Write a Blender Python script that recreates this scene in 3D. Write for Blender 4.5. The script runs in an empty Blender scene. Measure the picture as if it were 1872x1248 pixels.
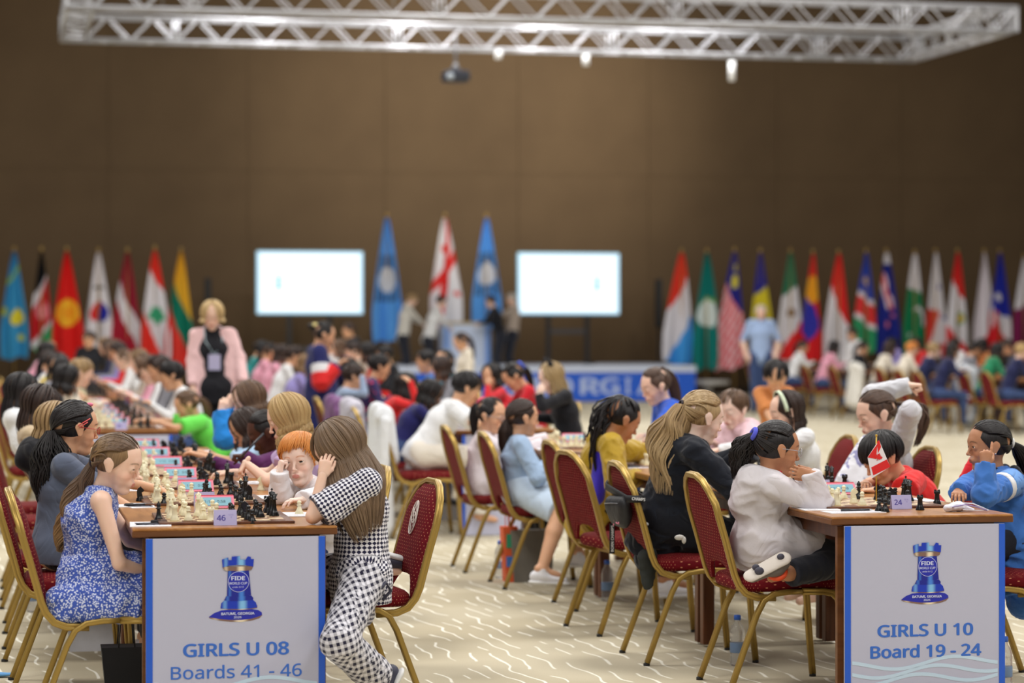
import bpy, math, random
import numpy as np
import openvdb
from mathutils import Vector, Matrix, Euler

random.seed(7)
rng = np.random.default_rng(7)
SC = bpy.context.scene
COL = SC.collection
PI = math.pi

# ------------------------------------------------------------------ camera, world, lights, exposure
YAW = math.radians(11.71)          # the camera looks this far to the right of the table rows (rows run along +Y)
SA, CA = math.sin(YAW), math.cos(YAW)
F = 4420.0                         # focal length in pixels of the 1872 px frame
CAMH = 1.475
cam_data = bpy.data.cameras.new('camera')
cam = bpy.data.objects.new('camera', cam_data)
COL.objects.link(cam)
cam.location = (0, 0, CAMH)
cam.rotation_euler = (PI / 2, 0, -YAW)
cam_data.sensor_width = 36.0
cam_data.lens = F / 1872 * 36.0
cam_data.shift_y = -24.0 / 1872
cam_data.clip_end = 200
cam_data.dof.use_dof = True
cam_data.dof.focus_distance = 9.6
cam_data.dof.aperture_fstop = 2.1
SC.camera = cam

world = bpy.data.worlds.new('hall_ambient')
SC.world = world
world.use_nodes = True
bg = world.node_tree.nodes['Background']
bg.inputs[0].default_value = (1.0, 0.97, 0.92, 1)
bg.inputs[1].default_value = 0.24

def area_light(name, loc, size, power, color=(1, 1, 1), aim=None, sy=None):
    L = bpy.data.lights.new(name, 'AREA')
    L.shape = 'RECTANGLE'
    L.size = size
    L.size_y = sy or size
    L.energy = power
    L.color = color
    o = bpy.data.objects.new(name, L)
    COL.objects.link(o)
    o.location = loc
    if aim is not None:
        d = Vector(aim) - Vector(loc)
        o.rotation_euler = d.to_track_quat('-Z', 'Y').to_euler()
    return o

for iy, y in enumerate((3, 12, 21, 30, 39)):
    for x in (-3, 5, 13):
        area_light('ceiling_panel_light', (x, y, 8.9), 2.6, 430 if y < 35 else 150, (1.0, 0.98, 0.945))
area_light('front_rig_light', (-4.5, -1.0, 6.0), 2.2, 80, (1.0, 0.98, 0.95), aim=(3, 10, 0.8))

def spot(name, loc, aim, power, deg, color=(1, 0.93, 0.8), blend=0.9, rad=0.25):
    L = bpy.data.lights.new(name, 'SPOT')
    L.energy = power
    L.spot_size = math.radians(deg)
    L.spot_blend = blend
    L.color = color
    L.shadow_soft_size = rad
    o = bpy.data.objects.new(name, L)
    COL.objects.link(o)
    o.location = loc
    o.rotation_euler = (Vector(aim) - Vector(loc)).to_track_quat('-Z', 'Y').to_euler()
    return o

spot('wall_wash_light', (11.2, 44.0, 8.8), (10.2, 52.5, 6.6), 3600, 76)
spot('wall_wash_light', (15.0, 44.0, 8.8), (17.0, 52.5, 5.5), 620, 84)
spot('wall_wash_light', (4.0, 44.0, 8.8), (3.0, 52.5, 6.0), 620, 84)

vs = SC.view_settings
vs.view_transform = 'Standard'
vs.look = 'None'
vs.exposure = 0.0
vs.gamma = 1.0
vs.use_curve_mapping = False
SC.cycles.max_bounces = 6
SC.cycles.diffuse_bounces = 3
SC.cycles.transparent_max_bounces = 8

# ------------------------------------------------------------------ pixel <-> world
def W(px, py, D):
    """world point seen at pixel (px,py) at camera depth D"""
    Xc = (px - 936.0) / F * D
    z = CAMH - (py - 600.0) / F * D
    return Vector((Xc * CA + D * SA, -Xc * SA + D * CA, z))

def WZ(px, py, z):
    """world point seen at pixel (px,py) at height z"""
    return W(px, py, F * (CAMH - z) / (py - 600.0))

def WY(px, py, y):
    k = (px - 936.0) / F
    return W(px, py, y / (CA - k * SA))

# ------------------------------------------------------------------ materials
MATS = {}
def lin(c):
    return tuple((v / 12.92 if v <= 0.04045 else ((v + 0.055) / 1.055) ** 2.4) for v in c)

def rgb(r, g, b):
    return lin((r / 255.0, g / 255.0, b / 255.0))

def mat(name, col=(0.5, 0.5, 0.5), rough=0.6, metal=0.0, spec=0.5, emit=None, es=1.0, trans=0.0, alpha=1.0, sheen=0.0, ior=1.45):
    if name in MATS:
        return MATS[name]
    m = bpy.data.materials.new(name)
    m.use_nodes = True
    b = m.node_tree.nodes['Principled BSDF']
    b.inputs['Base Color'].default_value = (*col, 1)
    b.inputs['Roughness'].default_value = rough
    b.inputs['Metallic'].default_value = metal
    b.inputs['Specular IOR Level'].default_value = spec
    b.inputs['IOR'].default_value = ior
    if emit:
        b.inputs['Emission Color'].default_value = (*emit, 1)
        b.inputs['Emission Strength'].default_value = es
    if trans:
        b.inputs['Transmission Weight'].default_value = trans
    if alpha < 1:
        b.inputs['Alpha'].default_value = alpha
    if sheen:
        b.inputs['Sheen Weight'].default_value = sheen
    MATS[name] = m
    return m

class NT:
    """small helper to write node trees"""
    def __init__(s, m):
        s.t = m.node_tree; s.n = s.t.nodes; s.l = s.t.links
        s.b = s.n['Principled BSDF']
    def node(s, kind, **kw):
        n = s.n.new('ShaderNode' + kind)
        for k, v in kw.items():
            if k.startswith('i_'):
                key = k[2:]
                key = int(key) if key.isdigit() else key
                s.put(n.inputs[key], v)
            else:
                setattr(n, k, v)
        return n
    def put(s, sock, v):
        if isinstance(v, bpy.types.NodeSocket):
            s.l.new(v, sock)
        elif isinstance(v, (tuple, list)) and len(v) == 3 and sock.type == 'RGBA':
            sock.default_value = (*v, 1)
        else:
            sock.default_value = v
    def math(s, op, a, b=0.0, c=None):
        n = s.node('Math', operation=op)
        s.put(n.inputs[0], a); s.put(n.inputs[1], b)
        if c is not None: s.put(n.inputs[2], c)
        return n.outputs[0]
    def mix(s, f, a, b):
        n = s.node('Mix', data_type='RGBA')
        s.put(n.inputs[0], f); s.put(n.inputs[6], a); s.put(n.inputs[7], b)
        return n.outputs[2]
    def ramp(s, f, lo, hi):
        n = s.node('MapRange', interpolation_type='SMOOTHSTEP')
        s.put(n.inputs[0], f); s.put(n.inputs[1], lo); s.put(n.inputs[2], hi)
        return n.outputs[0]
    def noise(s, scale, detail=2.0, vec=None, dist=0.0):
        n = s.node('TexNoise'); s.put(n.inputs['Scale'], scale); s.put(n.inputs['Detail'], detail)
        s.put(n.inputs['Distortion'], dist)
        if vec is not None: s.put(n.inputs['Vector'], vec)
        return n.outputs['Fac']
    def obj(s):
        return s.node('TexCoord').outputs['Object']
    def uv(s):
        return s.node('TexCoord').outputs['UV']
    def sep(s, v):
        n = s.node('SeparateXYZ'); s.put(n.inputs[0], v); return n.outputs
    def comb(s, x, y, z=0.0):
        n = s.node('CombineXYZ'); s.put(n.inputs[0], x); s.put(n.inputs[1], y); s.put(n.inputs[2], z); return n.outputs[0]
    def bump(s, h, strength=0.3, dist=0.01):
        n = s.node('Bump'); s.put(n.inputs['Height'], h); n.inputs['Strength'].default_value = strength
        n.inputs['Distance'].default_value = dist
        s.l.new(n.outputs[0], s.b.inputs['Normal'])
    def color(s, c):
        s.put(s.b.inputs['Base Color'], c)
    def attr(s, name):
        return s.node('Attribute', attribute_name=name)

def variant(name, col, rough=0.6, scale=6.0, amt=0.12, bump=0.0, bscale=60.0, **kw):
    """plain surface with a gentle procedural variation of tone"""
    if name in MATS: return MATS[name]
    m = mat(name, col, rough, **kw)
    n = NT(m)
    v = n.obj()
    f = n.noise(scale, 3.0, v)
    dark = tuple(c * (1 - amt) for c in col); light = tuple(min(1, c * (1 + amt)) for c in col)
    n.color(n.mix(n.ramp(f, 0.3, 0.7), dark, light))
    if bump: n.bump(n.noise(bscale, 3.0, v), bump, 0.004)
    return m

# carpet: beige with broken wandering white strokes
def carpet():
    m = mat('carpet', (0.5, 0.45, 0.35), 0.95, spec=0.1); n = NT(m)
    x, y, z = n.sep(n.obj())
    w1 = n.noise(0.55, 1.0, n.comb(x, n.math('MULTIPLY', y, 0.6), 0.0))
    w2 = n.noise(3.6, 1.0, n.comb(x, n.math('MULTIPLY', y, 0.8), 3.0))
    ph = n.math('ADD', n.math('MULTIPLY', x, 10.5), n.math('ADD', n.math('MULTIPLY', w1, 3.4), n.math('MULTIPLY', w2, 1.5)))
    ph = n.math('ADD', ph, n.math('MULTIPLY', y, 0.9))
    fr = n.math('ABSOLUTE', n.math('SUBTRACT', n.math('FRACT', ph), 0.5))
    line = n.math('SUBTRACT', 1.0, n.ramp(fr, 0.035, 0.085))
    cell = n.math('FLOOR', ph)
    br = n.noise(1.0, 0.0, n.comb(n.math('MULTIPLY', cell, 7.31), n.math('MULTIPLY', y, 3.4), 0.0))
    line = n.math('MULTIPLY', line, n.ramp(br, 0.44, 0.49))
    tone = n.noise(0.55, 2.0, n.comb(x, n.math('MULTIPLY', y, 2.2), 9.0))
    fine = n.noise(160.0, 2.0, n.obj())
    base = n.mix(n.ramp(tone, 0.35, 0.65), rgb(188, 177, 152), rgb(203, 193, 169))
    base = n.mix(n.math('MULTIPLY', fine, 0.35), base, rgb(160, 148, 124))
    n.color(n.mix(line, base, rgb(240, 236, 222)))
    n.bump(fine, 0.35, 0.004)
    return m

def wood(name, c1, c2, rough=0.35, axis=1):
    if name in MATS: return MATS[name]
    m = mat(name, c1, rough); n = NT(m)
    x, y, z = n.sep(n.obj())
    v = n.comb(n.math('MULTIPLY', x, 1.0 if axis == 0 else 14.0), n.math('MULTIPLY', y, 1.0 if axis == 1 else 14.0), n.math('MULTIPLY', z, 1.0 if axis == 2 else 14.0))
    g = n.noise(2.2, 5.0, v, 0.6)
    n.color(n.mix(n.ramp(g, 0.3, 0.7), c1, c2))
    n.bump(g, 0.08, 0.003)
    return m

def chair_fabric(name='red_chair_fabric'):
    if name in MATS: return MATS[name]
    m = mat(name, rgb(120, 20, 30), 0.8, spec=0.15); n = NT(m)
    u, v, _ = n.sep(n.uv())
    a = n.math('MULTIPLY', n.math('ADD', u, v), 40.0); b = n.math('MULTIPLY', n.math('SUBTRACT', u, v), 40.0)
    fa = n.math('SUBTRACT', n.math('FRACT', a), 0.5); fb = n.math('SUBTRACT', n.math('FRACT', b), 0.5)
    d = n.math('SQRT', n.math('ADD', n.math('MULTIPLY', fa, fa), n.math('MULTIPLY', fb, fb)))
    dot = n.math('SUBTRACT', 1.0, n.ramp(d, 0.07, 0.14))
    w = n.noise(40.0, 2.0, n.uv())
    base = n.mix(w, rgb(78, 10, 18), rgb(122, 18, 30))
    n.color(n.mix(dot, base, rgb(214, 150, 110)))
    n.bump(n.math('ADD', dot, w), 0.15, 0.003)
    return m

GOLD = mat('gold_painted_metal', rgb(168, 138, 70), 0.36, metal=0.5)
BLACKR = mat('black_rubber', (0.02, 0.02, 0.02), 0.7)
FAB = chair_fabric()
TOPW = wood('table_top_wood', rgb(150, 98, 50), rgb(176, 122, 68), 0.28, 1)
EDGEW = wood('table_edge_wood', rgb(104, 62, 30), rgb(122, 76, 40), 0.35, 0)
LEGW = wood('table_leg_wood', rgb(84, 46, 24), rgb(112, 66, 38), 0.4, 2)
WHITEP = mat('white_panel', rgb(186, 187, 208), 0.45)
BLUEP = mat('blue_border', rgb(36, 92, 204), 0.45)
BLUET = mat('blue_letter', rgb(56, 108, 200), 0.5)
PAPER = mat('paper', rgb(238, 236, 240), 0.7)
INK = mat('ink', rgb(70, 70, 90), 0.7)
PVIO = mat('violet_ink', rgb(80, 72, 160), 0.6)

# ------------------------------------------------------------------ mesh builder
class MB:
    def __init__(s):
        s.v = []; s.f = []; s.mi = []; s.uv = {}; s.sm = []
        s.mats = []
    def m(s, material):
        if material not in s.mats: s.mats.append(material)
        return s.mats.index(material)
    def add(s, verts, faces, material, smooth=False, uvs=None):
        o = len(s.v); k = s.m(material)
        s.v.extend([tuple(v) for v in verts])
        for i, f in enumerate(faces):
            s.f.append(tuple(o + j for j in f)); s.mi.append(k); s.sm.append(smooth)
            if uvs is not None: s.uv[len(s.f) - 1] = [uvs[j] for j in f]
        return s
    def box(s, c, d, material, rot=None, bevel=0.0):
        x, y, z = d[0] / 2, d[1] / 2, d[2] / 2
        R = rot if rot is not None else Matrix.Identity(3)
        C = Vector(c)
        if bevel <= 0:
            pts = [(-x, -y, -z), (x, -y, -z), (x, y, -z), (-x, y, -z), (-x, -y, z), (x, -y, z), (x, y, z), (-x, y, z)]
            return s.add([C + R @ Vector(p) for p in pts], [(0, 3, 2, 1), (4, 5, 6, 7), (0, 1, 5, 4), (1, 2, 6, 5), (2, 3, 7, 6), (3, 0, 4, 7)], material)
        b = min(bevel, x * 0.9, y * 0.9, z * 0.9)
        pts = []
        idx = {}
        for sx in (-1, 1):
            for sy in (-1, 1):
                for sz in (-1, 1):
                    for a in range(3):
                        p = [sx * (x - b), sy * (y - b), sz * (z - b)]
                        p[a] = (sx * x, sy * y, sz * z)[a]
                        idx[(sx, sy, sz, a)] = len(pts); pts.append(p)
        fs = []
        for a in range(3):
            for sg in (-1, 1):
                o1, o2 = [k for k in range(3) if k != a]
                q = []
                for (u, w) in ((-1, -1), (1, -1), (1, 1), (-1, 1)):
                    t = [0, 0, 0]; t[a] = sg; t[o1] = u; t[o2] = w
                    q.append(idx[(t[0], t[1], t[2], a)])
                flip = (sg < 0) != (a == 1)
                fs.append(tuple(reversed(q)) if flip else tuple(q))
        for a in range(3):
            o1, o2 = [k for k in range(3) if k != a]
            for u in (-1, 1):
                for w in (-1, 1):
                    def kk(sa, ax):
                        t = [0, 0, 0]; t[a] = sa; t[o1] = u; t[o2] = w
                        return idx[(t[0], t[1], t[2], ax)]
                    q = (kk(-1, o1), kk(1, o1), kk(1, o2), kk(-1, o2))
                    fs.append(q)
        for sx in (-1, 1):
            for sy in (-1, 1):
                for sz in (-1, 1):
                    fs.append((idx[(sx, sy, sz, 0)], idx[(sx, sy, sz, 1)], idx[(sx, sy, sz, 2)]))
        # orient outward
        out = []
        for f in fs:
            P = [Vector(pts[i]) for i in f]
            nrm = (P[1] - P[0]).cross(P[2] - P[0]); cc = sum(P, Vector()) / len(P)
            out.append(f if nrm.dot(cc) > 0 else tuple(reversed(f)))
        return s.add([C + R @ Vector(p) for p in pts], out, material)
    def tube(s, path, r, material, seg=8, cap=True, prof=None, closed=False, up=None):
        P = [Vector(p) for p in path]; n = len(P)
        rr = r if callable(r) else (lambda t: r)
        T = []
        for i in range(n):
            a = P[i - 1] if (i > 0 or closed) else P[i]
            b = P[(i + 1) % n] if (i < n - 1 or closed) else P[i]
            d = b - a
            T.append(d.normalized() if d.length > 1e-9 else Vector((0, 0, 1)))
        ref = Vector(up) if up else (Vector((0, 0, 1)) if abs(T[0].z) < 0.9 else Vector((0, 1, 0)))
        N = (ref - T[0] * ref.dot(T[0])).normalized()
        vs, fs = [], []
        prof = prof or [(math.cos(2 * PI * k / seg), math.sin(2 * PI * k / seg)) for k in range(seg)]
        seg = len(prof)
        for i in range(n):
            if up:
                N = (ref - T[i] * ref.dot(T[i]))
                N = N.normalized() if N.length > 1e-6 else Vector((0, 0, 1))
            else:
                N = (N - T[i] * N.dot(T[i])).normalized()
            B = T[i].cross(N)
            q = rr(i / max(1, n - 1))
            for (cx, cy) in prof:
                vs.append(P[i] + N * cx * q + B * cy * q)
        m = n if closed else n - 1
        for i in range(m):
            for k in range(seg):
                a = i * seg + k; b = i * seg + (k + 1) % seg
                c = ((i + 1) % n) * seg + (k + 1) % seg; d = ((i + 1) % n) * seg + k
                fs.append((a, b, c, d))
        if cap and not closed:
            fs.append(tuple(reversed(range(seg)))); fs.append(tuple(range((n - 1) * seg, n * seg)))
        return s.add(vs, fs, material, True)
    def lathe(s, prof, c, material, seg=16, smooth=True):
        vs, fs = [], []
        C = Vector(c); n = len(prof)
        for (r, z) in prof:
            for k in range(seg):
                a = 2 * PI * k / seg
                vs.append(C + Vector((r * math.cos(a), r * math.sin(a), z)))
        for i in range(n - 1):
            for k in range(seg):
                a = i * seg + k; b = i * seg + (k + 1) % seg
                fs.append((a, b, b + seg, a + seg))
        fs.append(tuple(reversed(range(seg)))); fs.append(tuple(range((n - 1) * seg, n * seg)))
        return s.add(vs, fs, material, smooth)
    def prism(s, poly, M, th, material, uvs=False):
        """poly in local xy (ccw), M a 4x4 placing it, thickness along local +z"""
        n = len(poly)
        vs = [M @ Vector((p[0], p[1], 0)) for p in poly] + [M @ Vector((p[0], p[1], th)) for p in poly]
        fs = [tuple(reversed(range(n))), tuple(range(n, 2 * n))] + [(k, (k + 1) % n, n + (k + 1) % n, n + k) for k in range(n)]
        return s.add(vs, fs, material)
    def ball(s, c, r, material, seg=10, rings=7):
        C = Vector(c); R = r if isinstance(r, (tuple, list)) else (r, r, r)
        vs, fs = [], []
        for i in range(rings + 1):
            t = PI * i / rings
            for k in range(seg):
                a = 2 * PI * k / seg
                vs.append(C + Vector((R[0] * math.sin(t) * math.cos(a), R[1] * math.sin(t) * math.sin(a), -R[2] * math.cos(t))))
        for i in range(rings):
            for k in range(seg):
                a = i * seg + k; b = i * seg + (k + 1) % seg
                fs.append((a, b, b + seg, a + seg))
        return s.add(vs, fs, material, True)
    def mesh(s, name):
        me = bpy.data.meshes.new(name)
        me.from_pydata(s.v, [], s.f)
        for m in s.mats: me.materials.append(m)
        me.polygons.foreach_set('material_index', s.mi)
        me.polygons.foreach_set('use_smooth', s.sm)
        if s.uv:
            uvl = me.uv_layers.new(name='UVMap')
            dat = np.zeros((len(me.loops), 2), np.float32)
            li = 0
            for fi, f in enumerate(s.f):
                if fi in s.uv:
                    for j, q in enumerate(s.uv[fi]): dat[li + j] = q
                li += len(f)
            uvl.data.foreach_set('uv', dat.ravel())
        me.update()
        return me
    def obj(s, name, parent=None, label=None, cat=None, group=None, kind=None, loc=None, rotz=0.0):
        return link(name, s.mesh(name), parent, label, cat, group, kind, loc, rotz)

def link(name, data, parent=None, label=None, cat=None, group=None, kind=None, loc=None, rotz=0.0):
    o = bpy.data.objects.new(name, data)
    COL.objects.link(o)
    if parent: o.parent = parent
    if loc is not None: o.location = loc
    if rotz: o.rotation_euler = (0, 0, rotz)
    tag(o, label, cat, group, kind)
    return o

def tag(o, label=None, cat=None, group=None, kind=None):
    if label: o['label'] = label
    if cat: o['category'] = cat
    if group: o['group'] = group
    if kind: o['kind'] = kind
    return o

def thing(name, label, cat, loc=(0, 0, 0), rotz=0.0, group=None):
    return link(name, None, None, label, cat, group, None, loc, rotz)

def dup(root, loc, rotz=0.0, label=None, group=None, skip=()):
    r = root.copy(); COL.objects.link(r); r.location = loc; r.rotation_euler = (0, 0, rotz)
    if label: r['label'] = label
    if group: r['group'] = group
    for ch in list(root.children):
        if ch.name.split('.')[0] in skip: continue
        c = ch.copy(); COL.objects.link(c); c.parent = r
        for g in ch.children:
            d = g.copy(); COL.objects.link(d); d.parent = c
    return r

import os
UIFONT = None
for _p in (bpy.utils.resource_path('LOCAL'), bpy.utils.resource_path('SYSTEM')):
    _f = os.path.join(_p or '', 'datafiles', 'fonts', 'NotoSansHebrew-Regular.woff2')   # typeface bundled with Blender itself
    if _p and os.path.exists(_f) and UIFONT is None:
        try: UIFONT = bpy.data.fonts.load(_f)
        except Exception: UIFONT = None
def text_mesh(txt, size, material, bold=0.0, align='CENTER', ext=0.0008):
    c = bpy.data.curves.new('lettering', 'FONT')
    c.body = txt; c.size = size; c.align_x = align; c.align_y = 'CENTER'
    if UIFONT: c.font = UIFONT
    c.extrude = ext; c.resolution_u = 3
    o = bpy.data.objects.new('lettering', c); COL.objects.link(o)
    dg = bpy.context.evaluated_depsgraph_get()
    me = bpy.data.meshes.new_from_object(o.evaluated_get(dg))
    bpy.data.objects.remove(o); bpy.data.curves.remove(c)
    if bold:                                   # heavier strokes: the same outline laid beside itself
        n = len(me.vertices); co = np.empty(n * 3, np.float32); me.vertices.foreach_get('co', co); co = co.reshape(-1, 3)
        fs = [tuple(p.vertices) for p in me.polygons]; P, Q = [], []
        for k, (dx, dy) in enumerate(((-1, 0), (1, 0), (0, .6), (0, -.6))):
            P += [tuple(v) for v in co + np.array((dx * bold, dy * bold, .00004 * k))]; Q += [tuple(i + k * n for i in f) for f in fs]
        bpy.data.meshes.remove(me); me = bpy.data.meshes.new('lettering'); me.from_pydata(P, [], Q)
    me.materials.clear(); me.materials.append(material)
    me.name = 'lettering'
    return me

def put_text(txt, size, material, M, parent, name='lettering', bold=0.0, width=None, align='CENTER', ext=0.0008):
    me = text_mesh(txt, size, material, bold, align, ext)
    co = np.empty(len(me.vertices) * 3, np.float32); me.vertices.foreach_get('co', co); co = co.reshape(-1, 3)
    if width and len(co):
        w = co[:, 0].max() - co[:, 0].min(); co[:, 0] *= width / max(w, 1e-6)
    Mn = np.array(M); co = co @ Mn[:3, :3].T + Mn[:3, 3]
    me.vertices.foreach_set('co', co.astype(np.float32).ravel()); me.update()
    return link(name, me, parent)

def facing(c, nrm, up=(0, 0, 1)):
    """4x4: local x = right as read, y = up, z = outward normal"""
    z = Vector(nrm).normalized(); y = Vector(up); y = (y - z * y.dot(z)).normalized(); x = y.cross(z)
    M = Matrix((x, y, z)).transposed().to_4x4(); M.translation = Vector(c)
    return M
# ------------------------------------------------------------------ the hall
WALLY = 52.6
MB().box((9, 26, -0.05), (60, 64, 0.1), carpet()).obj('floor', kind='structure')

def wall_mat():
    m = mat('brown_wall_panel', rgb(92, 72, 48), 0.75, spec=0.3); n = NT(m)
    x, y, z = n.sep(n.obj())
    g = n.noise(1.6, 4.0, n.comb(n.math('MULTIPLY', x, 0.5), y, n.math('MULTIPLY', z, 0.5)))
    w = n.noise(5.0, 3.0, n.comb(n.math('MULTIPLY', x, 10.0), y, n.math('MULTIPLY', z, 2.0)))
    c = n.mix(g, rgb(84, 66, 46), rgb(106, 86, 62))
    n.color(n.mix(n.math('MULTIPLY', w, 0.35), c, rgb(70, 54, 36)))
    return m
WALLM = wall_mat()
wall = MB().box((9, WALLY + 0.2, 4.9), (60, 0.3, 9.8), WALLM).obj('wall_back', kind='structure')
pan = None
for ix in range(-6, 12):
    for iz in range(2):
        if pan is None:
            me = MB().box((0, 0, 0), (2.994, 0.03, 4.888), WALLM, bevel=0.003).mesh('panel')
        o = link('panel', me, wall, loc=(ix * 3.0 + 0.55, WALLY + 0.035, 2.45 + iz * 4.892))
        pan = o
MB().box((9, WALLY - 0.01, 0.07), (60, 0.04, 0.14), mat('dark_skirting', rgb(50, 36, 26), 0.5)).obj('baseboard_back', kind='structure')

# ---- stage with its lettered front
ST_Y0, ST_X0, ST_X1, ST_Z = 47.3, 7.15, 13.62, 0.72
stage = thing('stage', 'low stage with white top and blue lettered front below the flags', 'stage', (0, 0, 0))
STW = mat('stage_white', rgb(214, 222, 240), 0.5)
STB = mat('stage_blue', rgb(34, 96, 214), 0.5)
MB().box(((ST_X0 + ST_X1) / 2, ST_Y0 + 1.85, ST_Z - 0.03), (ST_X1 - ST_X0, 3.7, 0.06), STW).obj('platform', stage)
MB().box(((ST_X0 + ST_X1) / 2, ST_Y0 + 0.03, 0.30), (ST_X1 - ST_X0 - 0.02, 0.04, 0.58), STB).obj('front_panel', stage)
MB().box(((ST_X0 + ST_X1) / 2, ST_Y0 + 0.02, 0.64), (ST_X1 - ST_X0, 0.05, 0.10), STW).obj('front_band', stage)
MB().box((ST_X1 - 0.03, ST_Y0 + 1.85, 0.34), (0.04, 3.6, 0.66), STB).obj('side_panel', stage)
MB().box((ST_X0 + 0.03, ST_Y0 + 1.85, 0.34), (0.04, 3.6, 0.66), STB).obj('side_panel', stage)
LTR = mat('stage_letter', rgb(190, 205, 240), 0.6)
LXS = {'G': 932, 'E': 986, 'O': 1030, 'R': 1076, 'G2': 1115, 'I': 1148, 'A': 1182, 'N': 1220}
for ch, px in LXS.items():
    p = WY(px, 703, ST_Y0)
    put_text(ch[0], 0.56, LTR, facing((p.x, ST_Y0 + 0.008, 0.325), (0, -1, 0)), stage, name='letter', bold=0.018, ext=0.004,
             width=0.12 if ch == 'I' else 0.40)
white_tables = []
PODW = mat('podium_white', rgb(206, 218, 240), 0.5)
pc = WY(850, 620, 48.6)
pod = thing('podium', 'pale blue and white podium standing on the stage under the flags', 'podium', (pc.x, 48.6, ST_Z))
MB().box((0, 0, 0.42), (0.98, 0.5, 0.84), PODW, bevel=0.01).obj('body', pod)
MB().box((0, 0, 0.865), (1.04, 0.56, 0.05), wood('podium_top', rgb(190, 170, 130), rgb(200, 180, 140), 0.4, 0), bevel=0.01).obj('top', pod)
MB().box((-0.42, -0.256, 0.42), (0.10, 0.01, 0.82), mat('podium_blue', rgb(120, 165, 235), 0.5)).obj('stripe', pod)
MB().box((0.42, -0.256, 0.42), (0.10, 0.01, 0.82), mat('podium_blue', rgb(120, 165, 235), 0.5)).obj('stripe', pod)
p = WY(1285, 700, 48.0)
rt = thing('round_riser', 'low round pale table beside the right end of the stage', 'table', (p.x + 0.1, 48.0, 0))
MB().lathe([(0.10, 0.02), (0.10, 0.3), (0.45, 0.33), (0.45, 0.40), (0.1, 0.41)], (0, 0, 0), mat('pale_laminate', rgb(190, 186, 180), 0.5), 24).obj('top', rt)
MB().lathe([(0.28, 0.0), (0.28, 0.03), (0.05, 0.05), (0.05, 0.3)], (0, 0, 0), mat('pale_laminate', rgb(190, 186, 180), 0.5), 20).obj('base', rt)

# ---- the two lit screens
def screen(px, label, logo_u, zb=0.0):
    p = WY(px, 515, 49.6)
    t = thing('display_screen', label, 'screen', (p.x, 49.6, zb))
    z0, w, h = 1.78 - zb, 2.17, 1.27
    DK = mat('screen_black', (0.015, 0.015, 0.017), 0.4)
    MB().box((0, 0.04, z0 + h / 2), (w + 0.05, 0.07, h + 0.05), mat('screen_rim', rgb(170, 215, 230), 0.4), bevel=0.02).obj('bezel', t)
    m = mat('screen_image', (0.8, 0.9, 1.0), 0.4)
    if 'done' not in m:
        n = NT(m); x, y, z = n.sep(n.node('TexCoord').outputs['Generated'])
        ex = n.math('ABSOLUTE', n.math('SUBTRACT', x, 0.5)); ez = n.math('ABSOLUTE', n.math('SUBTRACT', z, 0.5))
        e = n.math('MAXIMUM', n.ramp(ex, 0.44, 0.5), n.ramp(ez, 0.42, 0.5))
        col = n.mix(e, (0.93, 0.98, 1.0), (0.50, 0.80, 1.0))
        n.put(n.b.inputs['Emission Color'], col); n.b.inputs['Emission Strength'].default_value = 1.25
        n.color((0.1, 0.1, 0.1)); m['done'] = 1
    MB().box((0, 0.0, z0 + h / 2), (w, 0.012, h), m).obj('display', t)
    lg = mat('screen_logo', rgb(90, 170, 200), 0.5, emit=rgb(110, 190, 220), es=0.8)
    x = (logo_u - 0.5) * w
    MB().prism([(-.06, 0), (.06, 0), (.045, .05), (.03, .2), (.05, .22), (.05, .27), (-.05, .27), (-.05, .22), (-.03, .2), (-.045, .05)], facing((x, -0.007, z0 + 0.5), (0, -1, 0)), 0.002, lg).obj('rook_logo', t)
    tl = MB()
    for i, (a, b) in enumerate(((0.75, 0.5), (0.62, 0.7), (0.5, 0.4))):
        tl.box((-(logo_u - 0.5) * 0.9, -0.007, z0 + h * a), (b, 0.002, 0.03), mat('screen_text', rgb(200, 225, 245), 0.5, emit=rgb(205, 228, 250), es=1.0))
    tl.obj('slide_text', t)
    for s in (-1, 1):
        MB().box((s * 0.42, 0.12, (z0 + .02) / 2), (0.09, 0.06, z0 + .02), DK).obj('leg', t)
        MB().box((s * 0.42, 0.0, 0.02), (0.08, 0.8, 0.04), DK).obj('foot', t)
    MB().box((0, 0.12, 1.05 - zb * .5), (0.86, 0.03, 0.10), mat('screen_shelf', rgb(70, 66, 66), 0.5)).obj('cross_bar', t)
screen(567, 'left lit white display screen on black stand, beyond the woman in navy coat', 0.2)
o_ = screen(1040, 'right lit white display screen on black legs behind the stage front', 0.78, ST_Z)

# ---- column loudspeakers
for px, y0, y1, lab in ((380, 508, 565, 'slim black column loudspeaker by the yellow, green and red flag'), (1204, 510, 598, 'slim black column loudspeaker left of the red, white and light blue flag')):
    p = WY(px, y0, 51.2); q = WY(px, y1, 51.2)
    t = thing('column_loudspeaker', lab, 'loudspeaker', (p.x, 51.2, 0))
    DK = mat('speaker_black', (0.02, 0.02, 0.022), 0.5)
    MB().box((0, 0, (p.z + q.z) / 2), (0.14, 0.16, p.z - q.z), DK, bevel=0.02).obj('cabinet', t)
    MB().box((0, -0.085, (p.z + q.z) / 2), (0.11, 0.01, p.z - q.z - 0.06), mat('speaker_grille', (0.035, 0.035, 0.035), 0.8)).obj('grille', t)
    MB().tube([(0, 0, 0.05), (0, 0, q.z)], 0.025, DK).obj('pole', t)
    MB().lathe([(0.3, 0), (0.3, 0.02), (0.04, 0.05)], (0, 0, 0), DK, 20).obj('base', t)

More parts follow.
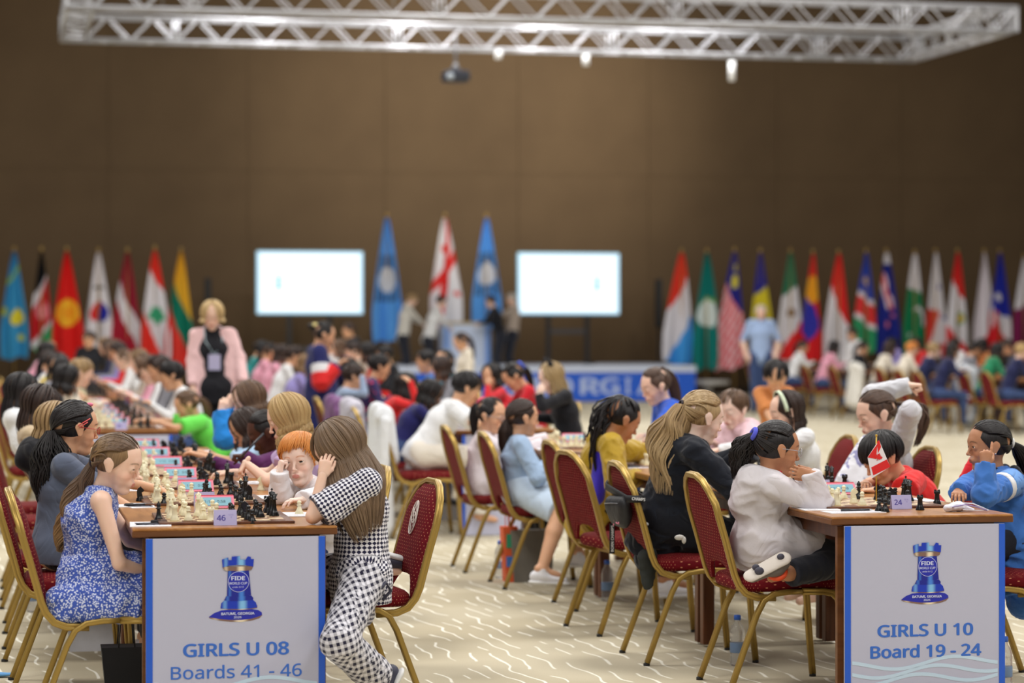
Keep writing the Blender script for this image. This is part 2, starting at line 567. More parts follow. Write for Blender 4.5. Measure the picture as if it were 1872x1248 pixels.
# ------------------------------------------------------------------ flags: draped cloth, pattern as dyed cloth colours
R_, W_, B_, G_, Y_, K_ = rgb(226, 44, 40), rgb(228, 224, 230), rgb(38, 40, 150), rgb(20, 120, 82), rgb(236, 200, 50), rgb(22, 22, 26)
def band(u, v, a, b): return v < a + b * (u - 0.5)
def disc(u, v, cu, cv, r, asp=0.27): return ((u - cu) * asp) ** 2 + (v - cv) ** 2 < r * r
def kaz(u, v):
    if disc(u, v, .62, .62, .075): return rgb(226, 212, 60)
    if band(u, v, .24, -.16) and not band(u, v, .19, -.16): return rgb(150, 190, 100)
    if v > .76 and disc(u, v, .75, .82, .035): return rgb(200, 205, 70)
    if u < .15 and .52 < v < .6: return rgb(190, 200, 80)
    return rgb(60, 150, 200)
def ken(u, v):
    if v < .33 - .22 * (u - .5): return K_
    if v < .42 - .35 * (u - .5): return W_
    if v < .80 - .30 * (u - .5):
        if disc(u, v, .55, .58, .10) and not disc(u, v, .5, .50, .05): return rgb(235, 140, 150)
        return rgb(200, 34, 40)
    if v < .86 - .35 * (u - .5): return W_
    return rgb(60, 160, 100)
def kyr(u, v):
    if disc(u, v, .5, .56, .125): return rgb(240, 160, 40) if disc(u, v, .5, .56, .06) else rgb(246, 186, 50)
    return rgb(224, 36, 34)
def kor(u, v):
    if disc(u, v, .52, .60, .105):
        return rgb(220, 40, 44) if v < .62 - .13 * math.sin((u - .5) * 6) + .1 * (u - .5) * -1 else rgb(40, 44, 160)
    if .32 < v < .38 and .2 < u < .8 and int(v * 90) % 2 == 0: return rgb(60, 60, 64)
    return W_
def lat(u, v):
    if band(u, v, .47, .42): return rgb(150, 30, 54)
    if band(u, v, .70, .50): return W_
    return rgb(170, 34, 54)
def leb(u, v):
    if band(u, v, .27, .20): return rgb(230, 48, 42)
    if v > .50 and v < .66 and abs(u - .55) < .28 * (v - .42) / .16 and not (v > .63 and abs(u - .55) > .1): return rgb(60, 165, 120)
    if band(u, v, .83, .55): return W_
    return rgb(230, 60, 50)
def lit(u, v):
    if band(u, v, .42, .34): return rgb(226, 176, 50)
    if band(u, v, .70, .50): return rgb(20, 122, 100)
    return rgb(226, 60, 50)
def lux(u, v):
    if band(u, v, .37, -.32): return rgb(230, 60, 44)
    if band(u, v, .80, -.50): return W_
    return rgb(70, 160, 236)
def mac(u, v):
    if disc(u, v, .5, .52, .12): return rgb(220, 230, 226)
    if disc(u, v, .55, .52, .145) and v < .44: return rgb(120, 170, 80)
    return rgb(20, 124, 116)
def mal(u, v):
    if band(u, v, .40, .28):
        if disc(u, v, .62, .25, .06): return rgb(236, 222, 60)
        if disc(u, v, .6, .13, .03): return rgb(220, 205, 70)
        return rgb(44, 46, 140)
    return rgb(226, 70, 80) if int((v + .55 * u) * 22) % 2 == 0 else rgb(240, 205, 210)
def bar(u, v):
    if band(u, v, .36, -.10): return rgb(46, 48, 150)
    if disc(u, v, .5, .62, .05): return rgb(60, 60, 50)
    if v < .8: return rgb(222, 206, 54)
    return rgb(46, 48, 150)
def mex(u, v):
    if band(u, v, .35, -.12): return rgb(40, 120, 90)
    if disc(u, v, .5, .56, .045): return rgb(140, 110, 90)
    if band(u, v, .78, -.36): return W_
    return rgb(226, 44, 44)
def mon(u, v):
    if disc(u, v, .48, .33, .13, .20): return rgb(244, 176, 48)
    if v > .28 + .50 * (u) * .75 and v < .83 - .2 * abs(u - .3) and u < .92: return rgb(64, 64, 180)
    return rgb(226, 40, 44)
def mco(u, v):
    if band(u, v, .50, .42): return rgb(222, 42, 42)
    return W_
def nam(u, v):
    if disc(u, v, .45, .28, .05): return rgb(240, 200, 60)
    if band(u, v, .44, .12): return rgb(54, 76, 176)
    if band(u, v, .49, .12): return W_
    if band(u, v, .68, .14): return rgb(222, 60, 60)
    if band(u, v, .73, .14): return W_
    return rgb(50, 150, 100)
def nzl(u, v):
    if .20 < v < .54 and u < .82:
        k = (u - .4) - (v - .37) * 1.9
        if abs(k) < .10: return rgb(220, 60, 70)
        if abs(k) < .26: return rgb(235, 215, 225)
    if disc(u, v, .45, .68, .025): return rgb(226, 120, 140)
    if disc(u, v, .75, .60, .02): return rgb(226, 120, 140)
    if v < .1: return W_
    return rgb(36, 46, 140)
def pak(u, v):
    if v < .36 + .06 * (u - .5): return W_
    if disc(u, v, .68, .63, .10) and not disc(u, v, .52, .66, .095): return W_
    if disc(u, v, .25, .80, .03): return W_
    return rgb(22, 130, 84)
def pan(u, v):
    if disc(u, v, .65, .33, .03): return rgb(60, 60, 160)
    if u > .45 + (v - .6) * -1.4 and band(u, v, .56, .1): return W_
    if v > .54 and u < .66 - (v - .54) * 1.3: return rgb(222, 66, 54)
    if v > .86 and u > .6: return rgb(222, 66, 70)
    if v > .5 and v < .64 and u > .82: return rgb(60, 60, 160)
    return W_
def per(u, v):
    if band(u, v, .36, .22): return rgb(222, 40, 44)
    if disc(u, v, .62, .62, .06): return rgb(230, 190, 90) if disc(u, v, .66, .62, .035) else rgb(110, 160, 110)
    if band(u, v, .80, .26): return W_
    return rgb(222, 44, 48)
def pol(u, v):
    if band(u, v, .86, -.34): return rgb(228, 220, 228)
    return rgb(222, 40, 54)
def pue(u, v):
    if disc(u, v, .4, .45, .045): return W_
    if band(u, v, .62, .06): return rgb(40, 50, 170)
    if u > .35 and v < .70 + .35 * (u - .35): return W_
    return rgb(214, 40, 40)
def qat(u, v):
    return W_ if band(u, v, .45, -.1) else rgb(130, 34, 84)
def fide(u, v):
    if disc(u, v, .50, .50, .105): return rgb(206, 208, 216)
    if .31 < v < .68 and abs(u - .5) < .45 and int((u * 16 + v * 4)) % 2 == 0: return rgb(54, 52, 70)
    return rgb(92, 160, 232)
def geo(u, v):
    if abs(u - .52 + (v - .5) * .5) < .13 - .03 * v: return rgb(226, 48, 44)
    if abs(v - (.50 - .30 * (u - .5))) < .055: return rgb(226, 48, 44)
    if disc(u, v, .42, .28, .035) or disc(u, v, .85, .72, .03): return rgb(226, 80, 70)
    return rgb(232, 230, 234)

FLM = mat('flag_cloth', (0.8, 0.8, 0.8), 0.8, spec=0.2)
_n = NT(FLM); _n.color(_n.attr('cloth_colour').outputs['Color'])
def flag(px, ytop, ybot, wpx, fn, label, y=50.3, base=0.0, tilt=0.0, seed=0, group='flags on poles along the wall'):
    top = WY(px, ytop, y); D = 4420.0 * (CAMH - top.z) / (ytop - 600.0); s = F / D
    t = thing('flag', label, 'flag', (top.x, y, base), 0, group)
    ztop = top.z - base
    GP = mat('flag_pole_brass', rgb(170, 140, 80), 0.35, metal=0.6)
    MB().tube([(0, 0, 0.03), (0, 0, ztop)], 0.016, GP, 8).obj('pole', t)
    MB().ball((0, 0, ztop + 0.02), (0.035, 0.035, 0.06), GP, 10, 8).obj('finial', t)
    MB().lathe([(0.20, 0), (0.20, 0.03), (0.05, 0.06), (0.03, 0.12)], (0, 0, 0), GP, 20).obj('base', t)
    L = (ybot - ytop) / s; wd = wpx / s
    r = random.Random(seed)
    ph = [r.uniform(0, 6.28) for _ in range(4)]; lean = r.uniform(-0.05, 0.05) + tilt
    nu, nv = 28, 64
    vs, fs, cols = [], [], []
    for j in range(nv + 1):
        v = j / nv
        w = wd * (0.10 + 0.90 * min(1.0, v * 1.35) ** 0.85)
        if v > .93: w *= 1 - (v - .93) * 1.0
        for i in range(nu + 1):
            u = i / nu
            x = (u - 0.5) * w + lean * v
            fold = 0.055 * math.sin(u * 11 + ph[0] + v * 1.5) * (0.35 + v) + 0.03 * math.sin(u * 23 + ph[1] - v * 2)
            zb = (u - .5) * 0.10 * math.sin(ph[2]) * v + 0.03 * math.sin(u * 9 + ph[3]) * v
            vs.append((x, -0.03 + fold, ztop - 0.03 - v * L + zb))
            cols.append(fn(u, v))
    for j in range(nv):
        for i in range(nu):
            a = j * (nu + 1) + i
            fs.append((a, a + 1, a + nu + 2, a + nu + 1))
    n0 = len(vs)
    vs2 = vs + [(x, y_ + 0.006, z) for (x, y_, z) in vs]
    fs2 = fs + [tuple(reversed([q + n0 for q in f])) for f in fs]
    me = bpy.data.meshes.new('cloth'); me.from_pydata(vs2, [], fs2); me.materials.append(FLM)
    me.polygons.foreach_set('use_smooth', [True] * len(fs2))
    ca = me.color_attributes.new('cloth_colour', 'FLOAT_COLOR', 'POINT')
    ca.data.foreach_set('color', np.array([(*c, 1) for c in cols + cols], np.float32).ravel())
    link('cloth', me, t)

FL = [
 (26, 457, 652, 50, kaz, 'light blue flag with a yellow sun, leftmost in the row of flags'),
 (76, 457, 640, 40, ken, 'black, red and green flag with white edges, second from the left'),
 (122, 457, 656, 56, kyr, 'red flag with a yellow sun disc'),
 (180, 459, 640, 50, kor, 'white flag with a red and blue disc'),
 (233, 459, 650, 52, lat, 'dark red flag with a white diagonal stripe'),
 (283, 455, 656, 54, leb, 'red and white flag with a green tree'),
 (331, 458, 672, 52, lit, 'yellow, green and red flag beside the woman in pink blazer'),
 (1246, 460, 662, 58, lux, 'red, white and light blue flag above the right end of the stage'),
 (1292, 460, 672, 56, mac, 'teal green flag with a white flower'),
 (1343, 458, 672, 56, mal, 'flag with red and white stripes and a blue corner'),
 (1390, 460, 650, 44, bar, 'blue and yellow flag behind the man in the polo shirt'),
 (1445, 460, 655, 52, mex, 'green, white and red flag with a small brown emblem'),
 (1486, 462, 655, 40, mon, 'red flag with yellow emblem and blue patch'),
 (1533, 462, 660, 54, mco, 'plain red over white flag'),
 (1583, 460, 640, 44, nam, 'blue, red and green flag with a small yellow sun'),
 (1620, 460, 650, 46, nzl, 'dark blue flag with a red cross in its corner'),
 (1672, 462, 645, 44, pak, 'green flag with white top, crescent and star'),
 (1710, 460, 650, 46, pan, 'white and red flag with blue stars, between green flag and red-topped one'),
 (1750, 460, 655, 42, per, 'red and white flag with a green and gold crest'),
 (1799, 460, 640, 46, pol, 'plain white flag with a red lower edge'),
 (1828, 460, 640, 44, pue, 'blue, white and red flag with a single white star'),
 (1872, 470, 660, 46, qat, 'white and maroon flag at the far right edge'),
]
for i, (px, a, b, w, fn, lab) in enumerate(FL):
    flag(px, a, b, w, fn, lab, seed=i, tilt={7: -0.12, 8: 0.05, 9: -0.1}.get(i, 0))
flag(707, 396, 620, 56, fide, 'light blue flag with white emblem, left of the three tall stage flags', y=49.9, base=ST_Z - 0.0, seed=41, group=None)
flag(813, 396, 592, 62, geo, 'white flag with red crosses, the middle one of the tall stage flags', y=49.9, base=ST_Z, seed=42, group=None)
flag(889, 396, 600, 56, fide, 'light blue flag with white emblem, right of the three tall stage flags', y=49.9, base=ST_Z, seed=43, group=None)

# ------------------------------------------------------------------ lighting truss
ALU = mat('aluminium_truss', rgb(176, 176, 180), 0.38, metal=0.35)
TR = thing('lighting_truss', 'rectangular aluminium box truss hanging above the hall', 'truss', (0, 0, 0))
TRZ = 5.78
pf0 = W(112, 72, 36.0); pf1 = W(1690, 108, 38.6)
TX0, TX1 = pf0.x, pf1.x; TYF = (pf0.y + pf1.y) / 2; TYN = TYF - 3.36; TS = 0.35
def chord(a, b, name='chord', r=0.026):
    MB().tube([a, b], r, ALU, 8).obj(name, TR)
rail_braces = {}
def brace(a, b):
    a = Vector(a); b = Vector(b); d = b - a; L = d.length
    key = round(L, 3)
    if key not in rail_braces:
        rail_braces[key] = MB().tube([(0, 0, -L / 2), (0, 0, L / 2)], 0.013, ALU, 5, cap=False).mesh('brace')
    o = link('brace', rail_braces[key], TR)
    o.location = (a + b) / 2; o.rotation_euler = d.to_track_quat('Z', 'Y').to_euler()
def box_truss(A, B, side, nb):
    A = Vector(A); B = Vector(B); S = Vector(side) * TS; U = Vector((0, 0, TS)); d = (B - A) / nb
    for q in (Vector(), S, U, S + U): chord(A + q, B + q)
    stuff = MB()
    for k in range(nb):
        a, b = A + d * k, A + d * (k + 1)
        for q in (Vector(), S):
            if k % 2: brace(a + q, b + q + U)
            else: brace(a + q + U, b + q)
        for q in (Vector(), U):
            if k % 2: stuff.tube([a + q, b + q + S], 0.013, ALU, 5, cap=False)
            else: stuff.tube([a + q + S, b + q], 0.013, ALU, 5, cap=False)
        if k % 10 == 5:
            for dx in (-0.05, 0.05):
                stuff.tube([a + d * dx * 2, a + d * dx * 2 + U], 0.016, ALU, 6)
                stuff.tube([a + d * dx * 2 + S, a + d * dx * 2 + S + U], 0.016, ALU, 6)
    o = stuff.obj('cross_bracing', TR, kind='stuff')
box_truss((TX0, TYF, TRZ), (TX1, TYF, TRZ), (0, 1, 0), 40)
box_truss((TX0, TYN, TRZ), (TX1, TYN, TRZ), (0, -1, 0), 40)
box_truss((TX0, TYN, TRZ), (TX0, TYF, TRZ), (1, 0, 0), 12)
box_truss((TX1, TYN, TRZ), (TX1, TYF, TRZ), (-1, 0, 0), 12)
for x, y in ((TX0, TYF), (TX1, TYF), (TX0, TYN), (TX1, TYN)):
    MB().box((x, y + (0.17 if y == TYF else -0.17), TRZ + 0.175), (0.05, 0.36, 0.38), ALU).obj('corner_plate', TR)
for k, x in enumerate(np.linspace(TX0 + 1.5, TX1 - 1.5, 4)):
    MB().tube([(x, TYF + 0.17, TRZ + 0.4), (x, TYF + 0.17, 9.2)], 0.008, mat('steel_cable', (0.3, 0.3, 0.3), 0.4, metal=0.8), 5).obj('hanging_cable', TR)
    MB().tube([(x, TYN - 0.17, TRZ + 0.4), (x, TYN - 0.17, 9.2)], 0.008, mat('steel_cable', (0.3, 0.3, 0.3), 0.4, metal=0.8), 5).obj('hanging_cable', TR)
# bright lamps above the truss lights its chords
for px in (400, 720, 1020, 1290):
    q = WY(px, 60, TYF)
    area_light('truss_lamp', (q.x, TYF - 0.5, TRZ + 1.3), 0.5, 90, (1, 1, 1), aim=(q.x, TYF + 0.1, TRZ))

p = WY(833, 140, TYF)
pr = thing('projector', 'dark projector hanging on a thin pole below the truss', 'projector', (p.x, TYF, p.z))
PD = mat('projector_body', rgb(38, 40, 48), 0.4)
MB().box((0, 0, 0), (0.40, 0.34, 0.17), PD, bevel=0.03).obj('body', pr)
MB().lathe([(0.05, 0), (0.055, 0.05), (0.045, 0.06)], (0, 0, 0), mat('projector_lens', (0.3, 0.33, 0.36), 0.15), 14).obj('lens', pr)
pr.children[-1].rotation_euler = (PI / 2, 0, 0); pr.children[-1].location = (-0.12, -0.17, -0.02)
MB().tube([(0, 0, 0.08), (0, 0, TRZ + 0.2 - p.z)], 0.02, mat('mount_grey', (0.12, 0.12, 0.13), 0.4), 8).obj('mount_pole', pr)
MB().lathe([(0.10, 0.085), (0.03, 0.19), (0.02, 0.22)], (0, 0, 0), mat('mount_grey', (0.12, 0.12, 0.13), 0.4), 12).obj('mount_cone', pr)
for px, py, h, lab in ((1338, 130, 0.30, 'small white cylinder hanging under the truss at right'), (1071, 110, 0.16, 'short white fixture under the truss right of the projector'), (911, 100, 0.13, 'tiny pale fixture under the truss just right of the projector')):
    p = WY(px, py, TYF)
    t = thing('hanging_sensor', lab, 'fixture', (p.x, TYF, p.z))
    MB().lathe([(0.01, -h / 2 - 0.01), (0.055, -h / 2), (0.055, h / 2), (0.02, h / 2 + 0.01)], (0, 0, 0), mat('white_plastic', rgb(225, 225, 225), 0.4), 14).obj('housing', t)
    MB().tube([(0, 0, h / 2), (0, 0, TRZ - p.z)], 0.006, mat('mount_grey'), 5).obj('cable', t)
# ------------------------------------------------------------------ banquet chair (faces +x)
def arc(c, r, a0, a1, n=6):
    return [(c[0] + r * math.cos(a0 + (a1 - a0) * k / n), c[1] + r * math.sin(a0 + (a1 - a0) * k / n)) for k in range(n + 1)]
TPROF = [(1, .55), (.75, .8), (.25, .8), (.05, .62), (-.05, .62), (-.25, .8), (-.75, .8), (-1, .55), (-1, -.55), (-.75, -.8), (-.25, -.8), (-.05, -.62), (.05, -.62), (.25, -.8), (.75, -.8), (1, -.55)]
def seat_uv_panel(mb, xs, outline, th, crown, material, top_uv=True):
    """cushion: grid between -w..w for each x station: outline(x)->half width"""
    pass

def make_chair(name, label, group=None, emblem=False):
    t = thing(name, label, 'chair', (0, 0, 0), 0, group)
    r = 0.0135
    # back frame: from under the seat, up one side, over the peaked top and down the other
    side = [(-0.05, .385), (-0.13, .388), (-.175, .405), (-.205, .44), (-.222, .48), (-.26, .62), (-.288, .715)]
    top = [(-.300, .765), (-.317, .815), (-.330, .855), (-.340, .875)]
    hw = [(.200), (.165), (.115), (.055)]
    path = [(x, .205, z) for x, z in side] + [(x, w, z) for (x, z), w in zip(top, hw)]
    path += [(x, -y, z) for x, y, z in reversed(path)]
    f = MB()
    f.tube(path, r, GOLD, prof=[(a, b) for a, b in TPROF])
    f.tube([(-.19, -.2, .42), (-.19, .2, .42)], .009, GOLD, 6)
    f.obj('back_frame', t)
    # rails and legs
    for s in (1, -1):
        y = s * .21
        rear = [(-.245, y * 1.02, 0.012), (-.19, y, .16), (-.13, y, .32), (-.10, y, .375), (-.06, y, .400), (0, y, .408), (.06, y, .409)]
        MB().tube(rear, r, GOLD, prof=TPROF).obj('leg', t)
        front = [(.06, y, .409), (.15, y, .407), (.19, y, .400), (.215, y, .375), (.222, y, .34), (.235, y, .16), (.25, y * 1.02, 0.012)]
        MB().tube(front, r, GOLD, prof=TPROF).obj('leg', t)
    g = MB()
    g.box((.19, 0, .395), (.02, .40, .02), GOLD); g.box((-.09, 0, .385), (.02, .40, .02), GOLD)
    g.obj('seat_frame', t)
    ft = MB()
    for s in (1, -1):
        ft.lathe([(.0150, 0), (.0150, .010), (.012, .013)], (-.247, s * .214, 0), BLACKR, 8)
        ft.lathe([(.0150, 0), (.0150, .010), (.012, .013)], (.25, s * .214, 0), BLACKR, 8)
    ft.obj('rubber_feet', t)
    # seat cushion
    n = 12; nz = 5
    vs, fs, uvs = [], [], []
    def ring(fr, z):
        pts = []
        hwx, hwy, rc = .225 * fr, .205 * fr, .05
        cx = .02
        for k in range(32):
            a = 2 * PI * k / 32
            ca, sa = math.cos(a), math.sin(a)
            e = 0.32
            pts.append((cx + hwx * math.copysign(abs(ca) ** e, ca), hwy * math.copysign(abs(sa) ** e, sa), z))
        return pts
    rings = [(.93, .408), (.985, .416), (1.0, .435), (.985, .452), (.93, .464), (.8, .470), (.5, .475), (.2, .477)]
    acc = 0; last = None
    for i, (fr, z) in enumerate(rings):
        for k, p in enumerate(ring(fr, z)):
            vs.append(p)
            if i < 4: uvs.append((k / 32 * 1.5, z))
            else: uvs.append((p[0], p[1]))
    for i in range(len(rings) - 1):
        for k in range(32):
            a = i * 32 + k; b = i * 32 + (k + 1) % 32
            fs.append((a, b, b + 32, a + 32))
    fs.append(tuple(range((len(rings) - 1) * 32, len(rings) * 32))); fs.append(tuple(reversed(range(32))))
    MB().add(vs, fs, FAB, True, uvs).obj('seat', t)
    # backrest panel
    def bx(z):
        P = side[3:] + top
        for (x0, z0), (x1, z1) in zip(P, P[1:]):
            if z0 <= z <= z1: return x0 + (x1 - x0) * (z - z0) / (z1 - z0)
        return P[-1][0] if z > P[-1][1] else P[0][0]
    def hwz(z):
        if z < .74: return .192
        if z < .845: return .192 - (z - .74) / .105 * .074
        return max(.03, .118 - (z - .845) / .020 * .055)
    nv, nu = 16, 12
    grid = []
    for side_ in (1, -1):
        vs, fs, uvs = [], [], []
        for j in range(nv + 1):
            for i in range(nu + 1):
                u = -1 + 2 * i / nu
                zb = .435 + .085 * max(0, 1 - (abs(u) * 1.25) ** 4) * (1 if abs(u) < .8 else 0)
                z = zb + (.862 - zb) * (j / nv)
                w = hwz(z)
                edge = max(abs(u), 0)
                prof = (1 - edge ** 6) * min(1, (1 - abs(2 * j / nv - 1) ** 8) + .0)
                th = .006 + (.020 if side_ > 0 else .008) * prof
                vs.append((bx(z) + side_ * th + .004, u * w, z)); uvs.append((u * w, z))
        for j in range(nv):
            for i in range(nu):
                a = j * (nu + 1) + i
                q = (a, a + 1, a + nu + 2, a + nu + 1)
                fs.append(q if side_ > 0 else tuple(reversed(q)))
        grid.append((vs, fs, uvs))
    m = MB()
    for vs, fs, uvs in grid: m.add(vs, fs, FAB, True, uvs)
    # rim
    def border():
        idx = [i for i in range(nu + 1)] + [j * (nu + 1) + nu for j in range(1, nv + 1)] + [nv * (nu + 1) + i for i in range(nu - 1, -1, -1)] + [j * (nu + 1) for j in range(nv - 1, 0, -1)]
        return idx
    b = border(); A, B = grid[0][0], grid[1][0]
    vs = [A[i] for i in b] + [B[i] for i in b]; n = len(b)
    m.add(vs, [(k, n + k, n + (k + 1) % n, (k + 1) % n) for k in range(n)], FAB, False, [(p[1], p[2]) for p in vs])
    bk = m.obj('backrest', t)
    if emblem:
        e = MB(); EW = mat('emblem_thread', rgb(226, 214, 206), 0.8)
        zc = .735; sl = -.30 / 1.0
        def P(y, z): return (bx(z) + .034, y, z)
        ov = [P(.036 * math.cos(a), zc + .064 * math.sin(a)) for a in np.linspace(0, 2 * PI, 25)[:-1]]
        e.tube(ov, .0026, EW, 5, closed=True)
        for pts in ([(0, .062), (.024, 0), (0, -.062), (-.024, 0), (0, .062)], [(-.028, .038), (.028, -.038)], [(.028, .038), (-.028, -.038)], [(-.034, 0), (0, .022), (.034, 0), (0, -.022), (-.034, 0)]):
            e.tube([P(a, zc + c) for a, c in pts], .0022, EW, 4)
        e.obj('emblem', bk)
    return t

# ------------------------------------------------------------------ chess set
CW = mat('ivory_plastic', rgb(234, 226, 192), 0.35)
CB = mat('black_plastic', rgb(22, 22, 24), 0.28)
def prof_piece(kind):
    b = [(0.0175, 0), (0.0180, .004), (0.0155, .008), (0.0160, .011), (0.0115, .017)]
    if kind == 'pawn': return b + [(.0075, .028), (.0065, .034), (.0105, .036), (.0105, .038), (.006, .040), (.0088, .045), (.0088, .049), (.005, .0535), (.001, .0545)]
    if kind == 'rook': return b + [(.0105, .024), (.0095, .042), (.0125, .046), (.0130, .048), (.0130, .058), (.0095, .058), (.0090, .054), (.001, .054)]
    if kind == 'bishop': return b + [(.0085, .028), (.0065, .046), (.0115, .049), (.0115, .051), (.006, .053), (.0085, .060), (.0075, .066), (.003, .072), (.003, .074), (.001, .076)]
    if kind == 'queen': return [(x * 1.12, z) for x, z in b] + [(.0095, .03), (.0075, .060), (.0125, .063), (.0125, .065), (.007, .068), (.0120, .082), (.0085, .083), (.0045, .087), (.0035, .090), (.001, .091)]
    if kind == 'king': return [(x * 1.15, z) for x, z in b] + [(.0098, .03), (.0078, .064), (.0130, .067), (.0130, .069), (.0078, .072), (.0120, .086), (.0045, .090), (.001, .091)]
    if kind == 'knight': return b + [(.012, .020), (.0, .021)]
PM = {}
for kind in ('pawn', 'rook', 'bishop', 'queen', 'king', 'knight'):
    for cn, cm in (('white', CW), ('black', CB)):
        m = MB(); m.lathe(prof_piece(kind), (0, 0, 0), cm, 12)
        if kind == 'king':
            m.box((0, 0, .096), (.0035, .003, .013), cm); m.box((0, 0, .097), (.010, .003, .0035), cm)
        if kind == 'rook':
            for k in range(4):
                a = k * PI / 2 + .4; m.box((.0112 * math.cos(a), .0112 * math.sin(a), .0595), (.005, .005, .004), cm, rot=Matrix.Rotation(a, 3, 'Z'))
        if kind == 'queen':
            for k in range(6):
                a = k * PI / 3; m.ball((.0108 * math.cos(a), .0108 * math.sin(a), .0835), .002, cm, 5, 4)
        if kind == 'knight':
            hd = [(-.012, .018), (.011, .018), (.009, .030), (.006, .037), (.013, .040), (.0165, .045), (.0145, .051), (.006, .058), (.003, .064), (-.001, .060), (-.009, .054), (-.0135, .042), (-.013, .030)]
            M = Matrix(((1, 0, 0, 0), (0, 0, 1, -.006), (0, 1, 0, 0), (0, 0, 0, 1)))
            hh = [(x, z) for x, z in hd]
            m.prism(hh, M, .012, cm)
            m.prism([(x * .8 - .0005, .018 + (z - .018) * .93) for x, z in hd], Matrix(((1, 0, 0, 0), (0, 0, 1, -.0085), (0, 1, 0, 0), (0, 0, 0, 1))), .017, cm)
        PM[(cn, kind)] = m.mesh(kind)

def piece(cn, kind, x, y, z, where, rz=0.0, lab=None, grp=None):
    o = link('chess_' + kind, PM[(cn, kind)], None, lab or '%s chess %s among the pieces on %s' % ({'white': 'ivory', 'black': 'black'}[cn], kind, where), 'chess piece',
             grp, None, (x, y, z), rz)
    return o

SQ1 = mat('board_light_square', rgb(216, 190, 150), 0.4); SQ2 = mat('board_dark_square', rgb(128, 84, 56), 0.4)
def make_board():
    m = MB(); W = wood('board_walnut', rgb(92, 58, 42), rgb(112, 72, 52), 0.35, 1)
    m.box((0, 0, .005), (.50, .50, .010), W, bevel=.002)
    return m
BOARD_ME = None
def chess_board(x, y, z, label, full=True):
    t = thing('chess_board', label, 'chess board', (x, y, z), 0)
    global BOARD_ME
    if BOARD_ME is None: BOARD_ME = make_board().mesh('board_frame')
    link('board_frame', BOARD_ME, t)
    if full:
        global SQM
        try: SQM
        except NameError:
            SQM = [MB().box((0, 0, 0), (.0535, .0535, .002), q).mesh('square') for q in (SQ1, SQ2)]
        for i in range(8):
            for j in range(8):
                link('square', SQM[(i + j) % 2], t, loc=((i - 3.5) * .0545, (j - 3.5) * .0545, .0106))
    else:
        m = MB()
        for i in range(8):
            for j in range(8):
                m.box(((i - 3.5) * .0545, (j - 3.5) * .0545, .0106), (.0535, .0535, .002), (SQ1, SQ2)[(i + j) % 2])
        m.obj('squares', t)
    return t

def random_game(r, white_left=True):
    """plausible middlegame: list of (colour, kind, rank 0..7 across the table, file 0..7 along it)"""
    back = ['rook', 'knight', 'bishop', 'queen', 'king', 'bishop', 'knight', 'rook']
    occ = {}
    for f, k in enumerate(back):
        occ[(0, f)] = ('white', k); occ[(1, f)] = ('white', 'pawn'); occ[(7, f)] = ('black', k); occ[(6, f)] = ('black', 'pawn')
    def mv(a, b):
        if a in occ and b not in occ: occ[b] = occ.pop(a)
    for f in r.sample(range(8), 4): mv((1, f), (r.choice((2, 3)), f))
    for f in r.sample(range(8), 4): mv((6, f), (r.choice((5, 4)), f))
    mv((0, 1), (2, 2)); mv((0, 6), (2, 5)); mv((7, 1), (5, 2)); mv((7, 6), (5, 5))
    mv((0, 5), (r.choice((2, 3)), r.choice((2, 3)))); mv((7, 2), (r.choice((5, 4)), r.choice((4, 6))))
    if r.random() < .5: mv((0, 3), (r.choice((1, 2)), 4))
    for k in r.sample(sorted(occ), r.randint(2, 5)):
        if occ[k][1] != 'king': del occ[k]
    return [(c, k, a, b) for (a, b), (c, k) in occ.items()]

NTH = ['first', 'second', 'third', 'fourth', 'fifth', 'sixth', 'seventh', 'eighth']
def set_pieces(x, y, z, where, seed, stuff=None):
    r = random.Random(seed)
    for c, k, a, b in random_game(r):
        px = x + (a - 3.5) * .0545 + r.uniform(-.006, .006); py = y + (b - 3.5) * .0545 + r.uniform(-.006, .006)
        if stuff is None: piece(c, k, px, py, z, where, rz=(0 if c == 'white' else PI) + r.uniform(-.4, .4), lab='%s %s, %s, %s square across, %s back' % ({'white': 'ivory', 'black': 'black'}[c], k, where, NTH[a], NTH[b]), grp='%s %ss on %s' % (c, k, where))
        else: stuff.append((PM[(c, k)], px, py, z))

